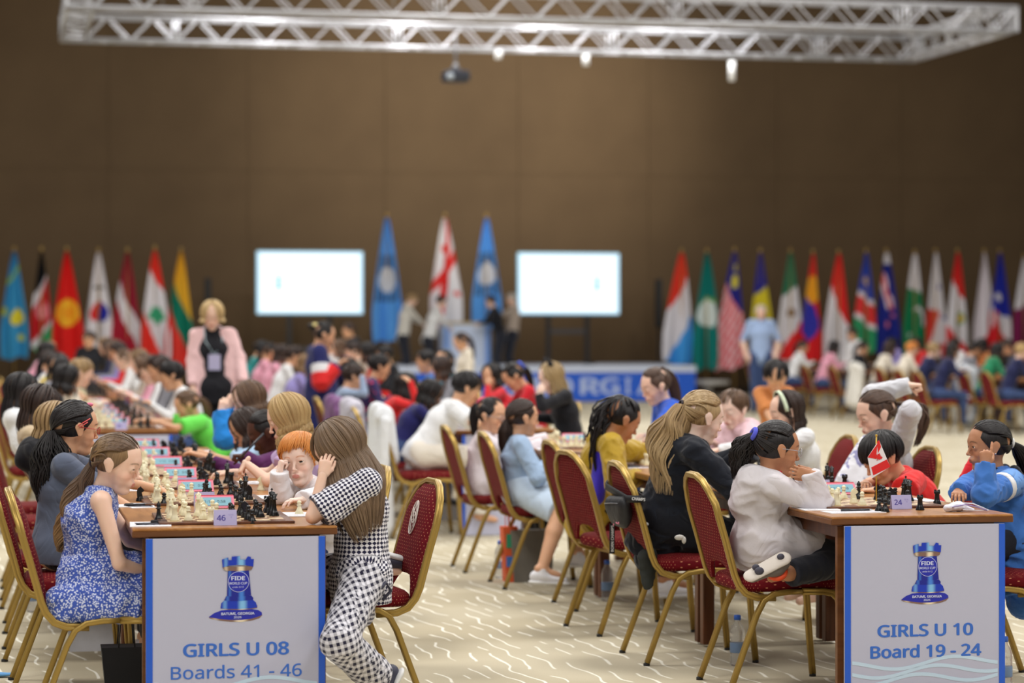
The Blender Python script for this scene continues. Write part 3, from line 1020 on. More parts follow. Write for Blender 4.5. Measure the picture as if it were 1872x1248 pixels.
PINKF = mat('clock_pink', rgb(226, 130, 150), 0.4); REDF = mat('clock_red', rgb(190, 40, 54), 0.4)
LCD = mat('clock_display', rgb(134, 176, 190), 0.25, emit=rgb(110, 160, 175), es=0.12)
def make_clock(label, loc, group=None):
    t = thing('chess_clock', label, 'clock', loc, 0, group)
    th = math.radians(62)
    body = MB(); pr = [(-.045, 0), (.045, 0), (.045, .018), (-.006, .058), (-.022, .058)]
    # body wedge: profile in (y,z) extruded along x
    M = Matrix(((0, 0, 1, -.075), (1, 0, 0, 0), (0, 1, 0, 0), (0, 0, 0, 1)))
    body.prism([(-p[0], p[1]) for p in reversed(pr)] and [(-.045, 0), (.045, 0), (.045, .018), (.012, .062), (-.004, .062), (-.045, .02)], M, .15, mat('clock_white', rgb(232, 226, 232), .4))
    body.obj('body', t)
    a = Vector((0, -.045, .02)); b = Vector((0, -.004, .062)); mid = (a + b) / 2; d = (b - a).normalized(); n = Vector((0, -d.z, d.y))
    Mf = facing(mid, n, d)
    MB().prism([(-.075, -.031), (.075, -.031), (.075, .031), (-.075, .031)], Mf @ Matrix.Translation((0, 0, .0005)), .004, PINKF).obj('front_rim', t)
    MB().prism([(-.064, -.021), (.064, -.021), (.064, .021), (-.064, .021)], Mf @ Matrix.Translation((0, 0, .0045)), .002, LCD).obj('display', t)
    put_text('1:12   0:58', .022, mat('lcd_ink', rgb(70, 90, 100), .5), Mf @ Matrix.Translation((0, 0, .0068)), t, 'digits', ext=.0003)
    MB().box((0, .004, .066), (.15, .012, .006), REDF, bevel=.002).obj('lever', t)
    return t

def name_plate(num, loc, label, group=None):
    t = thing('board_number_plate', label, 'number plate', loc, 0, group)
    PL = mat('plate_lavender', rgb(188, 184, 226), .3)
    th = math.radians(14)
    Mf = facing((0, -.006, .0285), (0, -math.cos(th), math.sin(th)))
    MB().prism([(-.042, -.029), (.042, -.029), (.042, .029), (-.042, .029)], Mf, .0015, PL).obj('front_card', t)
    Mb = facing((0, .007, .0285), (0, math.cos(th), math.sin(th)))
    MB().prism([(-.042, -.029), (.042, -.029), (.042, .029), (-.042, .029)], Mb, .0015, PL).obj('back_card', t)
    if num:
        put_text(num, .036, PVIO, Mf @ Matrix.Translation((-.015, .000, .0018)), t, 'digits', bold=.0008, ext=.0002)
        put_text('12.10\n  U', .009, mat('pale_violet', rgb(140, 134, 200), .6), Mf @ Matrix.Translation((.020, .006, .0018)), t, 'small_print', ext=.0002)
    return t

def sheet(x, y, z, w, d, rz, label, pen=False, name='score_sheet', cat='paper'):
    t = thing(name, label, cat, (x, y, z), rz)
    MB().box((0, 0, .0015), (w, d, .003), PAPER).obj('paper', t)
    m = MB()
    for k in range(6): m.box((0, -d * .38 + k * d * .14, .0032), (w * .8, .0012, .0004), mat('print_grey', rgb(150, 150, 165), .7))
    m.obj('printed_lines', t)
    return t
def pen(x, y, z, rz, label, col=(0.05, 0.05, 0.06)):
    t = thing('pen', label, 'pen', (x, y, z + .0045), rz)
    m = mat('pen_%d' % int(col[0] * 100), col, .3)
    MB().tube([(-.065, 0, 0), (.055, 0, 0)], .0042, m, 8).obj('barrel', t)
    MB().tube([(.055, 0, 0), (.07, 0, 0)], lambda q: .004 - .003 * q, mat('pen_tip', (.5, .5, .5), .3, metal=.8), 6).obj('tip', t)
    MB().box((-.045, 0, .005), (.035, .003, .0015), m).obj('clip', t)
    return t

WTR = mat('clear_bottle_plastic', (0.93, 0.95, 0.98), 0.08, trans=0.85, ior=1.25, alpha=0.65)
def bottle(loc, label, group=None):
    t = thing('water_bottle', label, 'bottle', loc, 0, group)
    prof = [(.028, .0), (.032, .006), (.032, .02)]
    for k in range(7):
        z = .024 + k * .017; prof += [(.0305, z), (.0325, z + .006), (.0325, z + .011)]
    prof += [(.032, .150), (.026, .172), (.014, .190), (.013, .205)]
    MB().lathe(prof, (0, 0, 0), WTR, 18).obj('bottle_body', t)
    MB().lathe([(.0325, .058), (.0332, .060), (.0332, .098), (.0325, .10)], (0, 0, 0), mat('bottle_label', rgb(120, 150, 190), .5, alpha=.75), 18).obj('wrap_label', t)
    MB().lathe([(.0155, .200), (.0155, .218), (.013, .221)], (0, 0, 0), mat('blue_cap', rgb(50, 100, 200), .4), 14).obj('cap', t)
    return t

# ------------------------------------------------------------------ tables
def make_table(x0, y0, w, L, label, group=None, front=False):
    t = thing('banquet_table', label, 'table', (x0 + w / 2, y0 + L / 2, 0), 0, group)
    MB().box((0, 0, .745), (w, L - .004, .010), TOPW, bevel=.003).obj('table_top', t)
    MB().box((0, 0, .7295), (w + .002, L - .003, .023), EDGEW, bevel=.003).obj('edge_band', t)
    MB().box((0, 0, .69), (w - .12, L - .10, .058), LEGW).obj('apron', t)
    for sx in (-1, 1):
        for sy in (-1, 1):
            if front and sy < 0: continue
            MB().box((sx * (w / 2 - .075), sy * (L / 2 - .045), .36), (.055, .055, .70), LEGW, bevel=.004).obj('leg', t)
    if front:
        MB().box((0, -L / 2 + .055, .36), (w - .075, .025, .70), EDGEW).obj('end_board', t)
    return t

# the blue rook emblem printed on the end panels
def rook_logo(M, parent, s):
    """M places local xy plane; s = logo width"""
    def m(name, c1, c2, vert=False):
        mm = mat(name, c1, .35); n = NT(mm)
        x, y, z = n.sep(n.node('TexCoord').outputs['Generated'])
        # a printed metallic sheen: vertical highlight stripe of the artwork
        a = n.math('ABSOLUTE', n.math('SUBTRACT', x, .60)); b = n.math('ABSOLUTE', n.math('SUBTRACT', x, .12))
        k = n.math('MAXIMUM', n.math('SUBTRACT', 1.0, n.ramp(a, .02, .17)), n.math('MULTIPLY', n.math('SUBTRACT', 1.0, n.ramp(b, .0, .1)), .6))
        n.color(n.mix(k, c1, c2)); return mm
    B1 = m('logo_blue', rgb(24, 34, 146), rgb(70, 130, 220)); B2 = m('logo_blue_bright', rgb(24, 56, 184), rgb(130, 190, 236)); BD = mat('logo_navy', rgb(36, 44, 170), .35)
    GO = m('logo_gold', rgb(130, 100, 90), rgb(236, 220, 190)); LT = mat('logo_white', rgb(214, 220, 244), .5)
    S = s / 780.0
    def P(px, py): return ((px - 545) * S, -(py - 610) * S)
    def shape(pts, th, z, mt, name):
        poly = [P(*p) for p in pts]
        a = sum(poly[i][0] * poly[(i + 1) % len(poly)][1] - poly[(i + 1) % len(poly)][0] * poly[i][1] for i in range(len(poly)))
        if a < 0: poly.reverse()
        MB().prism(poly, M @ Matrix.Translation((0, 0, z)), th, mt).obj(name, parent)
    def ell(cx, cy, rx, ry, a0=0, a1=360, n=36):
        return [(cx + rx * math.cos(math.radians(a0 + (a1 - a0) * k / n)), cy - ry * math.sin(math.radians(a0 + (a1 - a0) * k / n))) for k in range(n + (0 if a1 - a0 >= 360 else 1))]
    # hat-like base
    base = [(150, 1005), (230, 950), (330, 915), (540, 900), (760, 905), (860, 920), (915, 955), (920, 990), (880, 1030), (780, 1060), (620, 1078), (460, 1072), (300, 1050), (190, 1025)]
    rim = [(x, y + 10) for x, y in base]
    shape(rim, .0004, 0, GO, 'logo_base_rim'); shape(base[:8] + [(870, 1015), (770, 1043), (620, 1058), (460, 1054), (300, 1036), (190, 1016)], .0004, .0004, BD, 'logo_base')
    shape([(320, 880), (430, 905), (580, 912), (740, 908), (850, 890), (850, 850), (320, 850)], .0004, .0006, GO, 'logo_band')
    shape([(318, 885), (330, 810), (380, 765), (780, 765), (830, 810), (850, 880), (760, 895), (580, 900), (420, 895)], .0004, .0010, B2, 'logo_foot')
    shape([(370, 770), (400, 710), (760, 705), (795, 745), (785, 772), (600, 785), (450, 782)], .0004, .0014, B1, 'logo_collar')
    shape([(412, 710), (425, 320), (725, 320), (760, 700), (600, 725)], .0004, .0018, B1, 'logo_tower')
    shape([(345, 285), (790, 285), (770, 330), (720, 345), (570, 350), (420, 345), (370, 330)], .0004, .0022, GO, 'logo_ledge')
    crown = [(340, 180), (430, 150), (432, 190), (480, 190), (480, 140), (600, 135), (600, 185), (680, 188), (712, 140), (755, 148), (757, 180), (800, 180), (790, 290), (680, 268), (560, 262), (440, 270), (350, 295)]
    shape(crown, .0004, .0026, B2, 'logo_crown')
    shape(ell(580, 505, 152, 150), .0003, .0024, LT, 'logo_ring'); shape(ell(580, 505, 146, 144), .0003, .0028, BD, 'logo_disc')
    def T(txt, px, py, size, wpx, bold=0.0):
        q = P(px, py); put_text(txt, size, LT, M @ Matrix.Translation((q[0], q[1], .0034)), parent, 'lettering', bold, width=wpx * S, ext=.0002)
    T('FIDE', 572, 450, 100 * S, 200, .004 * s); T('WORLD CUP', 572, 525, 60 * S, 262, .001 * s); T('under 8-12', 570, 580, 40 * S, 165)
    T('BATUMI, GEORGIA', 565, 962, 62 * S, 480, .002 * s); T('2026', 565, 1016, 50 * S, 112, .001 * s)

def end_panel(x0, w, y, l1, l2, label, bold2):
    t = thing('end_panel_sign', label, 'sign', (x0 + w / 2, y, 0), 0)
    z0, z1 = .005, .715
    MB().box((0, 0, (z0 + z1) / 2), (w, .010, z1 - z0), WHITEP).obj('board', t)
    for s in (-1, 1):
        MB().box((s * (w / 2 - .012), -.006, (z0 + z1) / 2), (.024, .003, z1 - z0), BLUEP).obj('blue_border', t)
    SW = mat('pale_blue_swirl', rgb(196, 218, 238), .5)
    for k in range(3):
        pts = [(x, -.10 - .03 * k + .018 * math.sin(x * 14 + k) + .03 * x) for x in np.linspace(-w / 2 + .03, w / 2 - .03, 24)]
        poly = pts[::1] + [(x, y_ - .014) for x, y_ in reversed(pts)]
        poly.reverse()
        MB().prism(poly, facing((0, -.0055, .29), (0, -1, 0)), .0006, SW).obj('swirl', t)
    rook_logo(facing((.0, -.0055, .528), (0, -1, 0)), t, .196)
    put_text(l1, .078, BLUET, facing((0, -.0056, .311), (0, -1, 0)), t, 'lettering', .0022, width=.385 if 'U 08' in l1 else .392)
    put_text(l2, .078, BLUET, facing((0, -.0056, .230), (0, -1, 0)), t, 'lettering', .0022 if bold2 else .0006, width=.475 if not bold2 else .455)
    return t
# ------------------------------------------------------------------ people: one blended surface per body, clothes as layers over it
def V(*a): return np.array(a[0] if len(a) == 1 else a, float)
def unit(v):
    n = np.linalg.norm(v); return v / n if n > 1e-9 else v

def cap_(a, b, ra, rb=None, flat=None, cuta=False, cutb=False, k=None, lab=0):
    return dict(a=V(a), b=V(b), ra=ra, rb=ra if rb is None else rb, flat=flat, cuta=cuta, cutb=cutb, k=k, lab=lab)

def prim_dist(P, p):
    a, b = p['a'], p['b']; ba = b - a; L2 = max(float(ba @ ba), 1e-10)
    q = P - a
    t = np.clip((q @ ba) / L2, 0, 1)
    r = q - t[..., None] * ba
    if p['flat'] is not None:
        w, k = p['flat']; w = unit(V(w))
        r = r + (r @ w)[..., None] * w * (1.0 / k - 1.0)
    d = np.sqrt((r * r).sum(-1)) - (p['ra'] + (p['rb'] - p['ra']) * t)
    u = ba / math.sqrt(L2)
    if p['cutb']: d = np.maximum(d, (P - b) @ u)
    if p['cuta']: d = np.maximum(d, -((P - a) @ u))
    return d

def sdf_mesh(prims, vox, k=0.02, infl=0.0, wrinkle=0.0, wfreq=38.0, cuts=(), subs=(), seed=0, want_label=False, wscale=(1, 1, 1)):
    """blend the primitives into one surface. returns verts, quads, labels"""
    lo = np.min([np.minimum(p['a'], p['b']) - max(p['ra'], p['rb']) * 1.6 for p in prims], axis=0) - infl - 3 * vox
    hi = np.max([np.maximum(p['a'], p['b']) + max(p['ra'], p['rb']) * 1.6 for p in prims], axis=0) + infl + 3 * vox
    n = np.ceil((hi - lo) / vox).astype(int) + 1
    BIG = 3.0 * vox + 0.03
    D = np.full(n, BIG, np.float32)
    LB = np.zeros(n, np.uint8) if want_label else None
    DM = np.full(n, BIG, np.float32) if want_label else None
    ax = [lo[i] + np.arange(n[i]) * vox for i in range(3)]
    for p in prims:
        R = max(p['ra'], p['rb']) * (1.6 if p['flat'] is not None else 1.0) + infl + k + 2 * vox + 0.01
        pl = np.maximum(((np.minimum(p['a'], p['b']) - R - lo) / vox).astype(int), 0)
        ph = np.minimum(((np.maximum(p['a'], p['b']) + R - lo) / vox).astype(int) + 2, n)
        if (ph <= pl).any(): continue
        g = np.stack(np.meshgrid(ax[0][pl[0]:ph[0]], ax[1][pl[1]:ph[1]], ax[2][pl[2]:ph[2]], indexing='ij'), -1)
        d = (prim_dist(g, p) - infl).astype(np.float32)
        s = (slice(pl[0], ph[0]), slice(pl[1], ph[1]), slice(pl[2], ph[2]))
        c = D[s]; kk = p['k'] if p['k'] is not None else k
        h = np.clip(kk - np.abs(c - d), 0, None) / kk
        D[s] = np.minimum(c, d) - h * h * kk * 0.25
        if want_label:
            m = d < DM[s]; DM[s] = np.where(m, d, DM[s]); LB[s] = np.where(m, p['lab'], LB[s])
    G = None
    if wrinkle or cuts or subs:
        msk = np.abs(D) < (0.05 + 2 * vox)
        idx = np.nonzero(msk)
        G = np.stack([ax[i][idx[i]] for i in range(3)], -1)
        d = D[msk]
        if wrinkle:
            x, y, z = G[:, 0] * wscale[0], G[:, 1] * wscale[1], G[:, 2] * wscale[2]
            f = wfreq; s = seed * 1.7
            w = np.sin(f * (z + .5 * x) + 2.2 * np.sin(f * .43 * (x + y * .6) + s) + s) * .6
            w += .55 * np.sin(f * 1.7 * (z * .6 - y * .8) + 1.9 * np.sin(f * .6 * (x - z) + 2 * s))
            w += .35 * np.sin(f * 2.6 * (x * .7 + y) + 2.1 * np.sin(f * .9 * z + s * 3))
            d = d + wrinkle * (np.abs(w) - .6)
        for (c, nrm) in cuts: d = np.maximum(d, (G - V(c)) @ unit(V(nrm)))
        for sp in subs:
            e = prim_dist(G, sp); kk = sp['k'] or .004
            h = np.clip(kk - np.abs(d + e), 0, None) / kk
            d = np.maximum(d, -e) + h * h * kk * .25
        D[msk] = d
    grid = openvdb.FloatGrid(BIG)
    grid.copyFromArray(D)
    pts, quads = grid.convertToQuads(isovalue=0.0)
    lab = None
    if want_label and len(pts):
        i = np.clip(np.rint(pts).astype(int), 0, n - 1)
        lab = LB[i[:, 0], i[:, 1], i[:, 2]]
    return pts * vox + lo, quads[:, ::-1], lab

class Surf:
    """collects numpy pieces and makes one mesh"""
    def __init__(s): s.p = []; s.q = []; s.mi = []; s.at = {}; s.n = 0; s.mats = []; s.cnt = []
    def add(s, pts, quads, mi, attrs=None):
        if len(pts) == 0: return
        s.p.append(pts); s.q.append(np.asarray(quads) + s.n)
        s.mi.append(np.full(len(quads), mi, np.int32) if np.isscalar(mi) else mi)
        s.cnt.append((s.n, len(pts), attrs or {})); s.n += len(pts)
    def mesh(s, name, mats, smooth=True):
        P = np.concatenate(s.p).astype(np.float32); n = len(P)
        me = bpy.data.meshes.new(name)
        me.vertices.add(n); me.vertices.foreach_set('co', P.ravel())
        Q4 = [q for q in s.q]
        tot = sum(q.size for q in Q4); nf = sum(len(q) for q in Q4)
        me.loops.add(tot); me.polygons.add(nf)
        me.loops.foreach_set('vertex_index', np.concatenate([q.ravel() for q in Q4]).astype(np.int32))
        tl = np.concatenate([np.full(len(q), q.shape[1], np.int32) for q in Q4])
        st = np.concatenate([[0], np.cumsum(tl)[:-1]]).astype(np.int32)
        me.polygons.foreach_set('loop_start', st)
        me.polygons.foreach_set('material_index', np.concatenate(s.mi).astype(np.int32))
        me.polygons.foreach_set('use_smooth', np.ones(nf, bool))
        for m in mats: me.materials.append(m)
        keys = set(k for c in s.cnt for k in c[2])
        for k in keys:
            dim = 3
            A = np.zeros((n, 3), np.float32)
            for (o, m_, at) in s.cnt:
                if k in at: A[o:o + m_] = at[k]
            a = me.attributes.new(k, 'FLOAT_VECTOR', 'POINT'); a.data.foreach_set('vector', A.ravel())
        me.update(calc_edges=True); me.validate(clean_customdata=False)
        return me

# ---- head (unit: metres, child head; x forward, y left, z up, origin between the ears)
def head_prims():
    P = [
        dict(a=V(-.018, 0, .030), b=V(.010, 0, .034), ra=.078, rb=.072, flat=((0, 1, 0), .92), cuta=False, cutb=False, k=.03, lab=0),
        cap_((.012, 0, -.018), (.032, 0, -.054), .055, .031, flat=((0, 1, 0), .96), k=.03),
        cap_((.034, -.008, -.079), (.034, .008, -.079), .018, k=.03),
        cap_((.056, -.006, -.083), (.056, .006, -.083), .0120, k=.02),
        cap_((.044, .029, -.026), (.042, .026, -.040), .025, .022, k=.02), cap_((.044, -.029, -.026), (.042, -.026, -.040), .025, .022, k=.02),
        cap_((.066, -.018, .028), (.066, .018, .028), .0135, k=.018),
        cap_((.0765, 0, .010), (.0885, 0, -.022), .0052, .0066, k=.010),
        cap_((.0905, 0, -.0235), (.0908, 0, -.0232), .0062, k=.006),
        cap_((.082, .0080, -.027), (.083, .0078, -.027), .0045, k=.005), cap_((.082, -.0080, -.027), (.083, -.0078, -.027), .0045, k=.005),
        cap_((.069, -.012, -.050), (.0695, .012, -.050), .0115, k=.014),
        cap_((.0788, -.0085, -.0490), (.0802, 0, -.0485), .0030, .0036, k=.005), cap_((.0802, 0, -.0485), (.0788, .0085, -.0490), .0036, .0030, k=.005),
        cap_((.0778, -.0065, -.0572), (.0778, .0065, -.0572), .0042, k=.005),
        cap_((.0655, .0295, .0060), (.0657, .0295, .0060), .0142, k=.006), cap_((.0655, -.0295, .0060), (.0657, -.0295, .0060), .0142, k=.006),
    ]
    for s in (1, -1):
        P.append(cap_((-.006, s * .074, .010), (-.002, s * .072, -.014), .0215, .0125, flat=((.25, s, 0), .32), k=.006))
    return P
def head_subs(openness=.66):
    S = []
    for s in (1, -1):
        S.append(dict(a=V(.0805, s * .0215, .0055), b=V(.0785, s * .0385, .0065), ra=.0052 * openness + .0008, rb=.0042 * openness + .0008, flat=((1, 0, 0), 2.0), cuta=False, cutb=False, k=.003, lab=0))
        S.append(cap_((.001, s * .0835, .008), (.003, s * .082, -.006), .0100, .006, flat=((.25, s, 0), .55), k=.004))
        S.append(cap_((.087, s * .0042, -.0320), (.089, s * .0040, -.0315), .0016, k=.002))
    S.append(cap_((.0845, -.013, -.0528), (.0845, .013, -.0528), .0016, k=.002))
    return S
HEADC = {}
def head_mesh(vox, mouth_open=False, op=.66):
    key = (vox, mouth_open, op)
    if key not in HEADC:
        pr = head_prims() + [cap_((-.020, 0, -.045), (-.034, 0, -.125), .038, .037, cutb=True, k=.02)]
        sb = head_subs(op) if vox < .004 else []
        if mouth_open: sb.append(cap_((.084, -.008, -.0535), (.084, .008, -.0535), .0036, k=.003))
        p, q, _ = sdf_mesh(pr, vox, k=.02, subs=sb)
        x, y, z = p[:, 0], p[:, 1], p[:, 2]
        lips = np.clip(1.3 - np.maximum(np.abs(y) / .0135, np.abs(z + .0530) / np.maximum(.0092 - .30 * np.abs(y), .001)), 0, .3) / .3 * (x > .070)
        arch = .030 + .006 * np.cos((np.abs(y) - .028) * 90) - .006
        brow = np.clip(1 - np.abs(z - arch) / .0042, 0, 1) * np.clip((.047 - np.abs(y)) / .006, 0, 1) * np.clip((np.abs(y) - .011) / .004, 0, 1) * (x > .045)
        ey = np.abs(np.abs(y) - .0300)
        lash = np.clip(1 - np.abs(z - (.0056 + .0080 * op - .0030 * (ey / .010) ** 2)) / .0022, 0, 1) * (ey < .0115) * (x > .060) * (vox < .004)
        blush = np.exp(-(((np.abs(y) - .036) / .018) ** 2 + ((z + .026) / .018) ** 2)) * (x > .03) + .8 * np.exp(-((y / .008) ** 2 + ((z + .026) / .009) ** 2)) * (x > .08)
        HEADC[key] = (p, q, np.stack([lips, np.maximum(brow, lash * 1.2), blush], -1))
    return HEADC[key]

# ---- hands: palm in the xy plane, fingers to +x, thumb to +y, palm facing -z  (a right hand seen from its back)
HANDC = {}
def hand_mesh(pose, vox=.0024):
    key = (pose, vox)
    if key not in HANDC:
        curls = {'flat': (4, 6, 4), 'relaxed': (22, 30, 20), 'cup': (30, 40, 25), 'fist': (70, 85, 45), 'pinch': (38, 45, 25), 'point': (10, 12, 8)}[pose]
        pr = [cap_((-.020, 0, 0), (.006, 0, 0), .0165, .0165, flat=((0, 0, 1), .72), k=.012),
              cap_((.010, .008, 0), (.048, .016, 0), .0145, .0115, flat=((0, 0, 1), .75), k=.010),
              cap_((.010, -.006, 0), (.046, -.016, 0), .0145, .0105, flat=((0, 0, 1), .75), k=.010),
              cap_((.012, 0, 0), (.050, 0, .001), .0145, .0110, flat=((0, 0, 1), .75), k=.010)]
        for i, (y, L, r) in enumerate(((.0195, .052, .0062), (.0065, .058, .0064), (-.0065, .054, .0061), (-.0185, .043, .0054))):
            c = list(curls)
            if pose == 'point' and i > 0: c = [68, 80, 40]
            if pose == 'pinch' and i > 1: c = [a * 1.3 for a in c]
            p0 = V(.050 - (.004 if i in (0, 3) else 0) - (.004 if i == 3 else 0), y, .001); ang = 0
            spread = math.radians((i - 1.5) * (-5 if pose in ('flat', 'relaxed') else -2))
            for seg, fr in enumerate((.44, .31, .25)):
                ang += math.radians(c[seg])
                d = V(math.cos(ang) * math.cos(spread), math.cos(ang) * math.sin(spread), -math.sin(ang))
                p1 = p0 + d * L * fr
                pr.append(cap_(p0, p1, r * (1 - .07 * seg), r * (1 - .07 * (seg + 1)), k=.0025)); p0 = p1
        th = {'flat': (50, 0), 'relaxed': (38, 18), 'cup': (30, 30), 'fist': (40, 60), 'pinch': (22, 40), 'point': (40, 50)}[pose]
        a = math.radians(th[0]); b = math.radians(th[1])
        d = V(math.cos(a) * math.cos(b * .5), math.sin(a) * math.cos(b * .5), -math.sin(b * .5))
        p0 = V(.006, .012, -.003); p1 = p0 + d * .028; pr.append(cap_(p0, p1, .0105, .0078, k=.008))
        a2 = a - math.radians(18 if pose == 'flat' else 30); d = V(math.cos(a2) * math.cos(b), math.sin(a2) * math.cos(b), -math.sin(b))
        p2 = p1 + d * .020; pr.append(cap_(p1, p2, .0076, .0066, k=.003))
        p3 = p2 + unit(d + V(.3, -.1, 0)) * .016; pr.append(cap_(p2, p3, .0066, .0056, k=.003))
        p, q, _ = sdf_mesh(pr, vox, k=.004)
        HANDC[key] = (p, q)
    return HANDC[key]

def skin_mat(name, col, lip, brow=(0.05, 0.03, 0.02)):
    key = 'skin_' + name
    if key in MATS: return MATS[key]
    m = mat(key, col, .48, spec=.4); n = NT(m)
    x, y, z = n.sep(n.attr('face').outputs['Vector'])
    f = n.noise(30.0, 3.0, n.obj())
    c = n.mix(n.math('MULTIPLY', f, .18), col, tuple(v * .72 for v in col))
    c = n.mix(n.math('MULTIPLY', z, .35), c, (min(1, col[0] * 1.02), col[1] * .62, col[2] * .55))
    c = n.mix(n.math('MULTIPLY', x, .75), c, lip)
    c = n.mix(n.math('MULTIPLY', n.math('MINIMUM', y, 1.0), .8), c, brow)
    n.color(c)
    n.b.inputs['Subsurface Weight'].default_value = 0.12
    n.b.inputs['Subsurface Scale'].default_value = 0.012
    n.b.inputs['Subsurface Radius'].default_value = (1.0, 0.35, 0.2)
    return m
SK = {
 'fair': dict(col=rgb(240, 200, 178), lip=rgb(196, 98, 92)),
 'pale': dict(col=rgb(248, 216, 200), lip=rgb(206, 116, 108)),
 'tan': dict(col=rgb(220, 170, 136), lip=rgb(168, 88, 78)),
 'olive': dict(col=rgb(216, 164, 128), lip=rgb(176, 92, 82)),
 'brown': dict(col=rgb(188, 134, 100), lip=rgb(128, 66, 58)),
 'dark': dict(col=rgb(84, 50, 38), lip=rgb(92, 44, 42)),
}
EYEW = mat('eye_white', rgb(226, 222, 218), .2)
def iris_mat(n, c): return mat('iris_' + n, c, .12)
PUPIL = mat('pupil', (.01, .01, .01), .1)

def eyeball(r=.0124):
    """sphere looking to +x as quads with material split by angle"""
    rings = [0, 17, 40, 50, 65, 90, 120]; seg = 14
    vs, fs, mi = [], [], []
    for a in rings:
        for k in range(seg):
            t = math.radians(a); b = 2 * PI * k / seg
            vs.append((r * math.cos(t), r * math.sin(t) * math.cos(b), r * math.sin(t) * math.sin(b)))
    for i in range(len(rings) - 1):
        for k in range(seg):
            fs.append((i * seg + k, i * seg + (k + 1) % seg, (i + 1) * seg + (k + 1) % seg, (i + 1) * seg + k)); mi.append(3 if i == 0 else (2 if i == 1 or i == 2 - 0 and rings[i + 1] <= 40 and False else 1))
    mi = [3 if i < seg else (2 if i < 2 * seg + seg * 0 else 1) for i in range(len(fs))]
    # pupil ring 0-11, iris 11-24 (+24-32 blended), rest white
    return np.array(vs), np.array(fs), np.array(mi)

def hair_mat(name, c1, c2, rough=.42, tip=None):
    key = 'hair_' + name
    if key in MATS: return MATS[key]
    m = mat(key, c1, rough, spec=.45); n = NT(m)
    x, y, z = n.sep(n.attr('strand').outputs['Vector'])      # x random per lock, y along, z around
    st = n.noise(1.0, 3.0, n.comb(n.math('MULTIPLY', x, 60.0), n.math('MULTIPLY', y, 3.0), n.math('MULTIPLY', z, 9.0)))
    c = n.mix(n.ramp(st, .34, .66), c1, c2)
    if tip: c = n.mix(n.ramp(y, .25, 1.0), c, tip)
    c = n.mix(n.math('MULTIPLY', x, .35), c, tuple(v * .55 for v in c1))
    n.color(c)
    n.bump(n.noise(1.0, 2.0, n.comb(n.math('MULTIPLY', x, 90.0), n.math('MULTIPLY', y, 2.0), n.math('MULTIPLY', z, 14.0))), .5, .002)
    return m
HR = {
 'black': (rgb(18, 15, 16), rgb(40, 33, 34)), 'dark': (rgb(38, 27, 24), rgb(70, 50, 42)), 'brown': (rgb(84, 60, 44), rgb(124, 94, 70)),
 'lbrown': (rgb(112, 84, 58), rgb(160, 128, 92)), 'blond': (rgb(170, 134, 84), rgb(214, 184, 130)), 'dblond': (rgb(140, 110, 74), rgb(196, 164, 116)),
 'ginger': (rgb(206, 118, 44), rgb(238, 164, 84)), 'grey': (rgb(180, 170, 160), rgb(220, 214, 206)),
}

HC = V(-.008, 0, .028); HRR = V(.094, .082, .090)      # hair ellipsoid in head space
def hsurf(d, off=1.0):
    d = unit(V(d)); return HC + d * HRR * off
def slerp(a, b, t):
    a = unit(V(a)); b = unit(V(b)); w = math.acos(max(-1, min(1, float(a @ b))))
    if w < 1e-4: return a
    return (math.sin((1 - t) * w) * a + math.sin(t * w) * b) / math.sin(w)

class Locks:
    def __init__(s): s.v = []; s.f = []; s.at = []; s.n = 0
    def lock(s, path, w, th, up=None, seg=5, taper=True, rnd=None, tip=.15, root=.5):
        P = np.array(path, float); n = len(P)
        T = np.gradient(P, axis=0); T /= np.maximum(np.linalg.norm(T, axis=1)[:, None], 1e-9)
        rnd = rng.random() if rnd is None else rnd
        U = np.array(up if up is not None else [0, 0, 1.0], float)
        if U.ndim == 1: U = np.tile(U, (n, 1))
        N = U - T * (U * T).sum(1)[:, None]; N /= np.maximum(np.linalg.norm(N, axis=1)[:, None], 1e-6)
        B = np.cross(T, N)
        t = np.linspace(0, 1, n)
        k = np.minimum(1, root + (1 - root) * t / .15) * np.where(t > .7, 1 - (1 - tip) * ((t - .7) / .3) ** 1.5, 1) if taper else np.ones(n)
        for j in range(seg):
            a = 2 * PI * j / seg
            s.v.append(P + N * (math.sin(a) * th * k)[:, None] + B * (math.cos(a) * w * k)[:, None])
            s.at.append(np.stack([np.full(n, rnd), t, np.full(n, abs(j / seg * 2 - 1))], -1))
        for j in range(seg):
            a = s.n + j * n; b = s.n + ((j + 1) % seg) * n
            i = np.arange(n - 1)
            s.f.append(np.stack([a + i, a + i + 1, b + i + 1, b + i], -1))
        s.n += n * seg
    def surf(s, S, mi=0):
        if s.v: S.add(np.concatenate(s.v), np.concatenate(s.f), mi, {'strand': np.concatenate(s.at)})

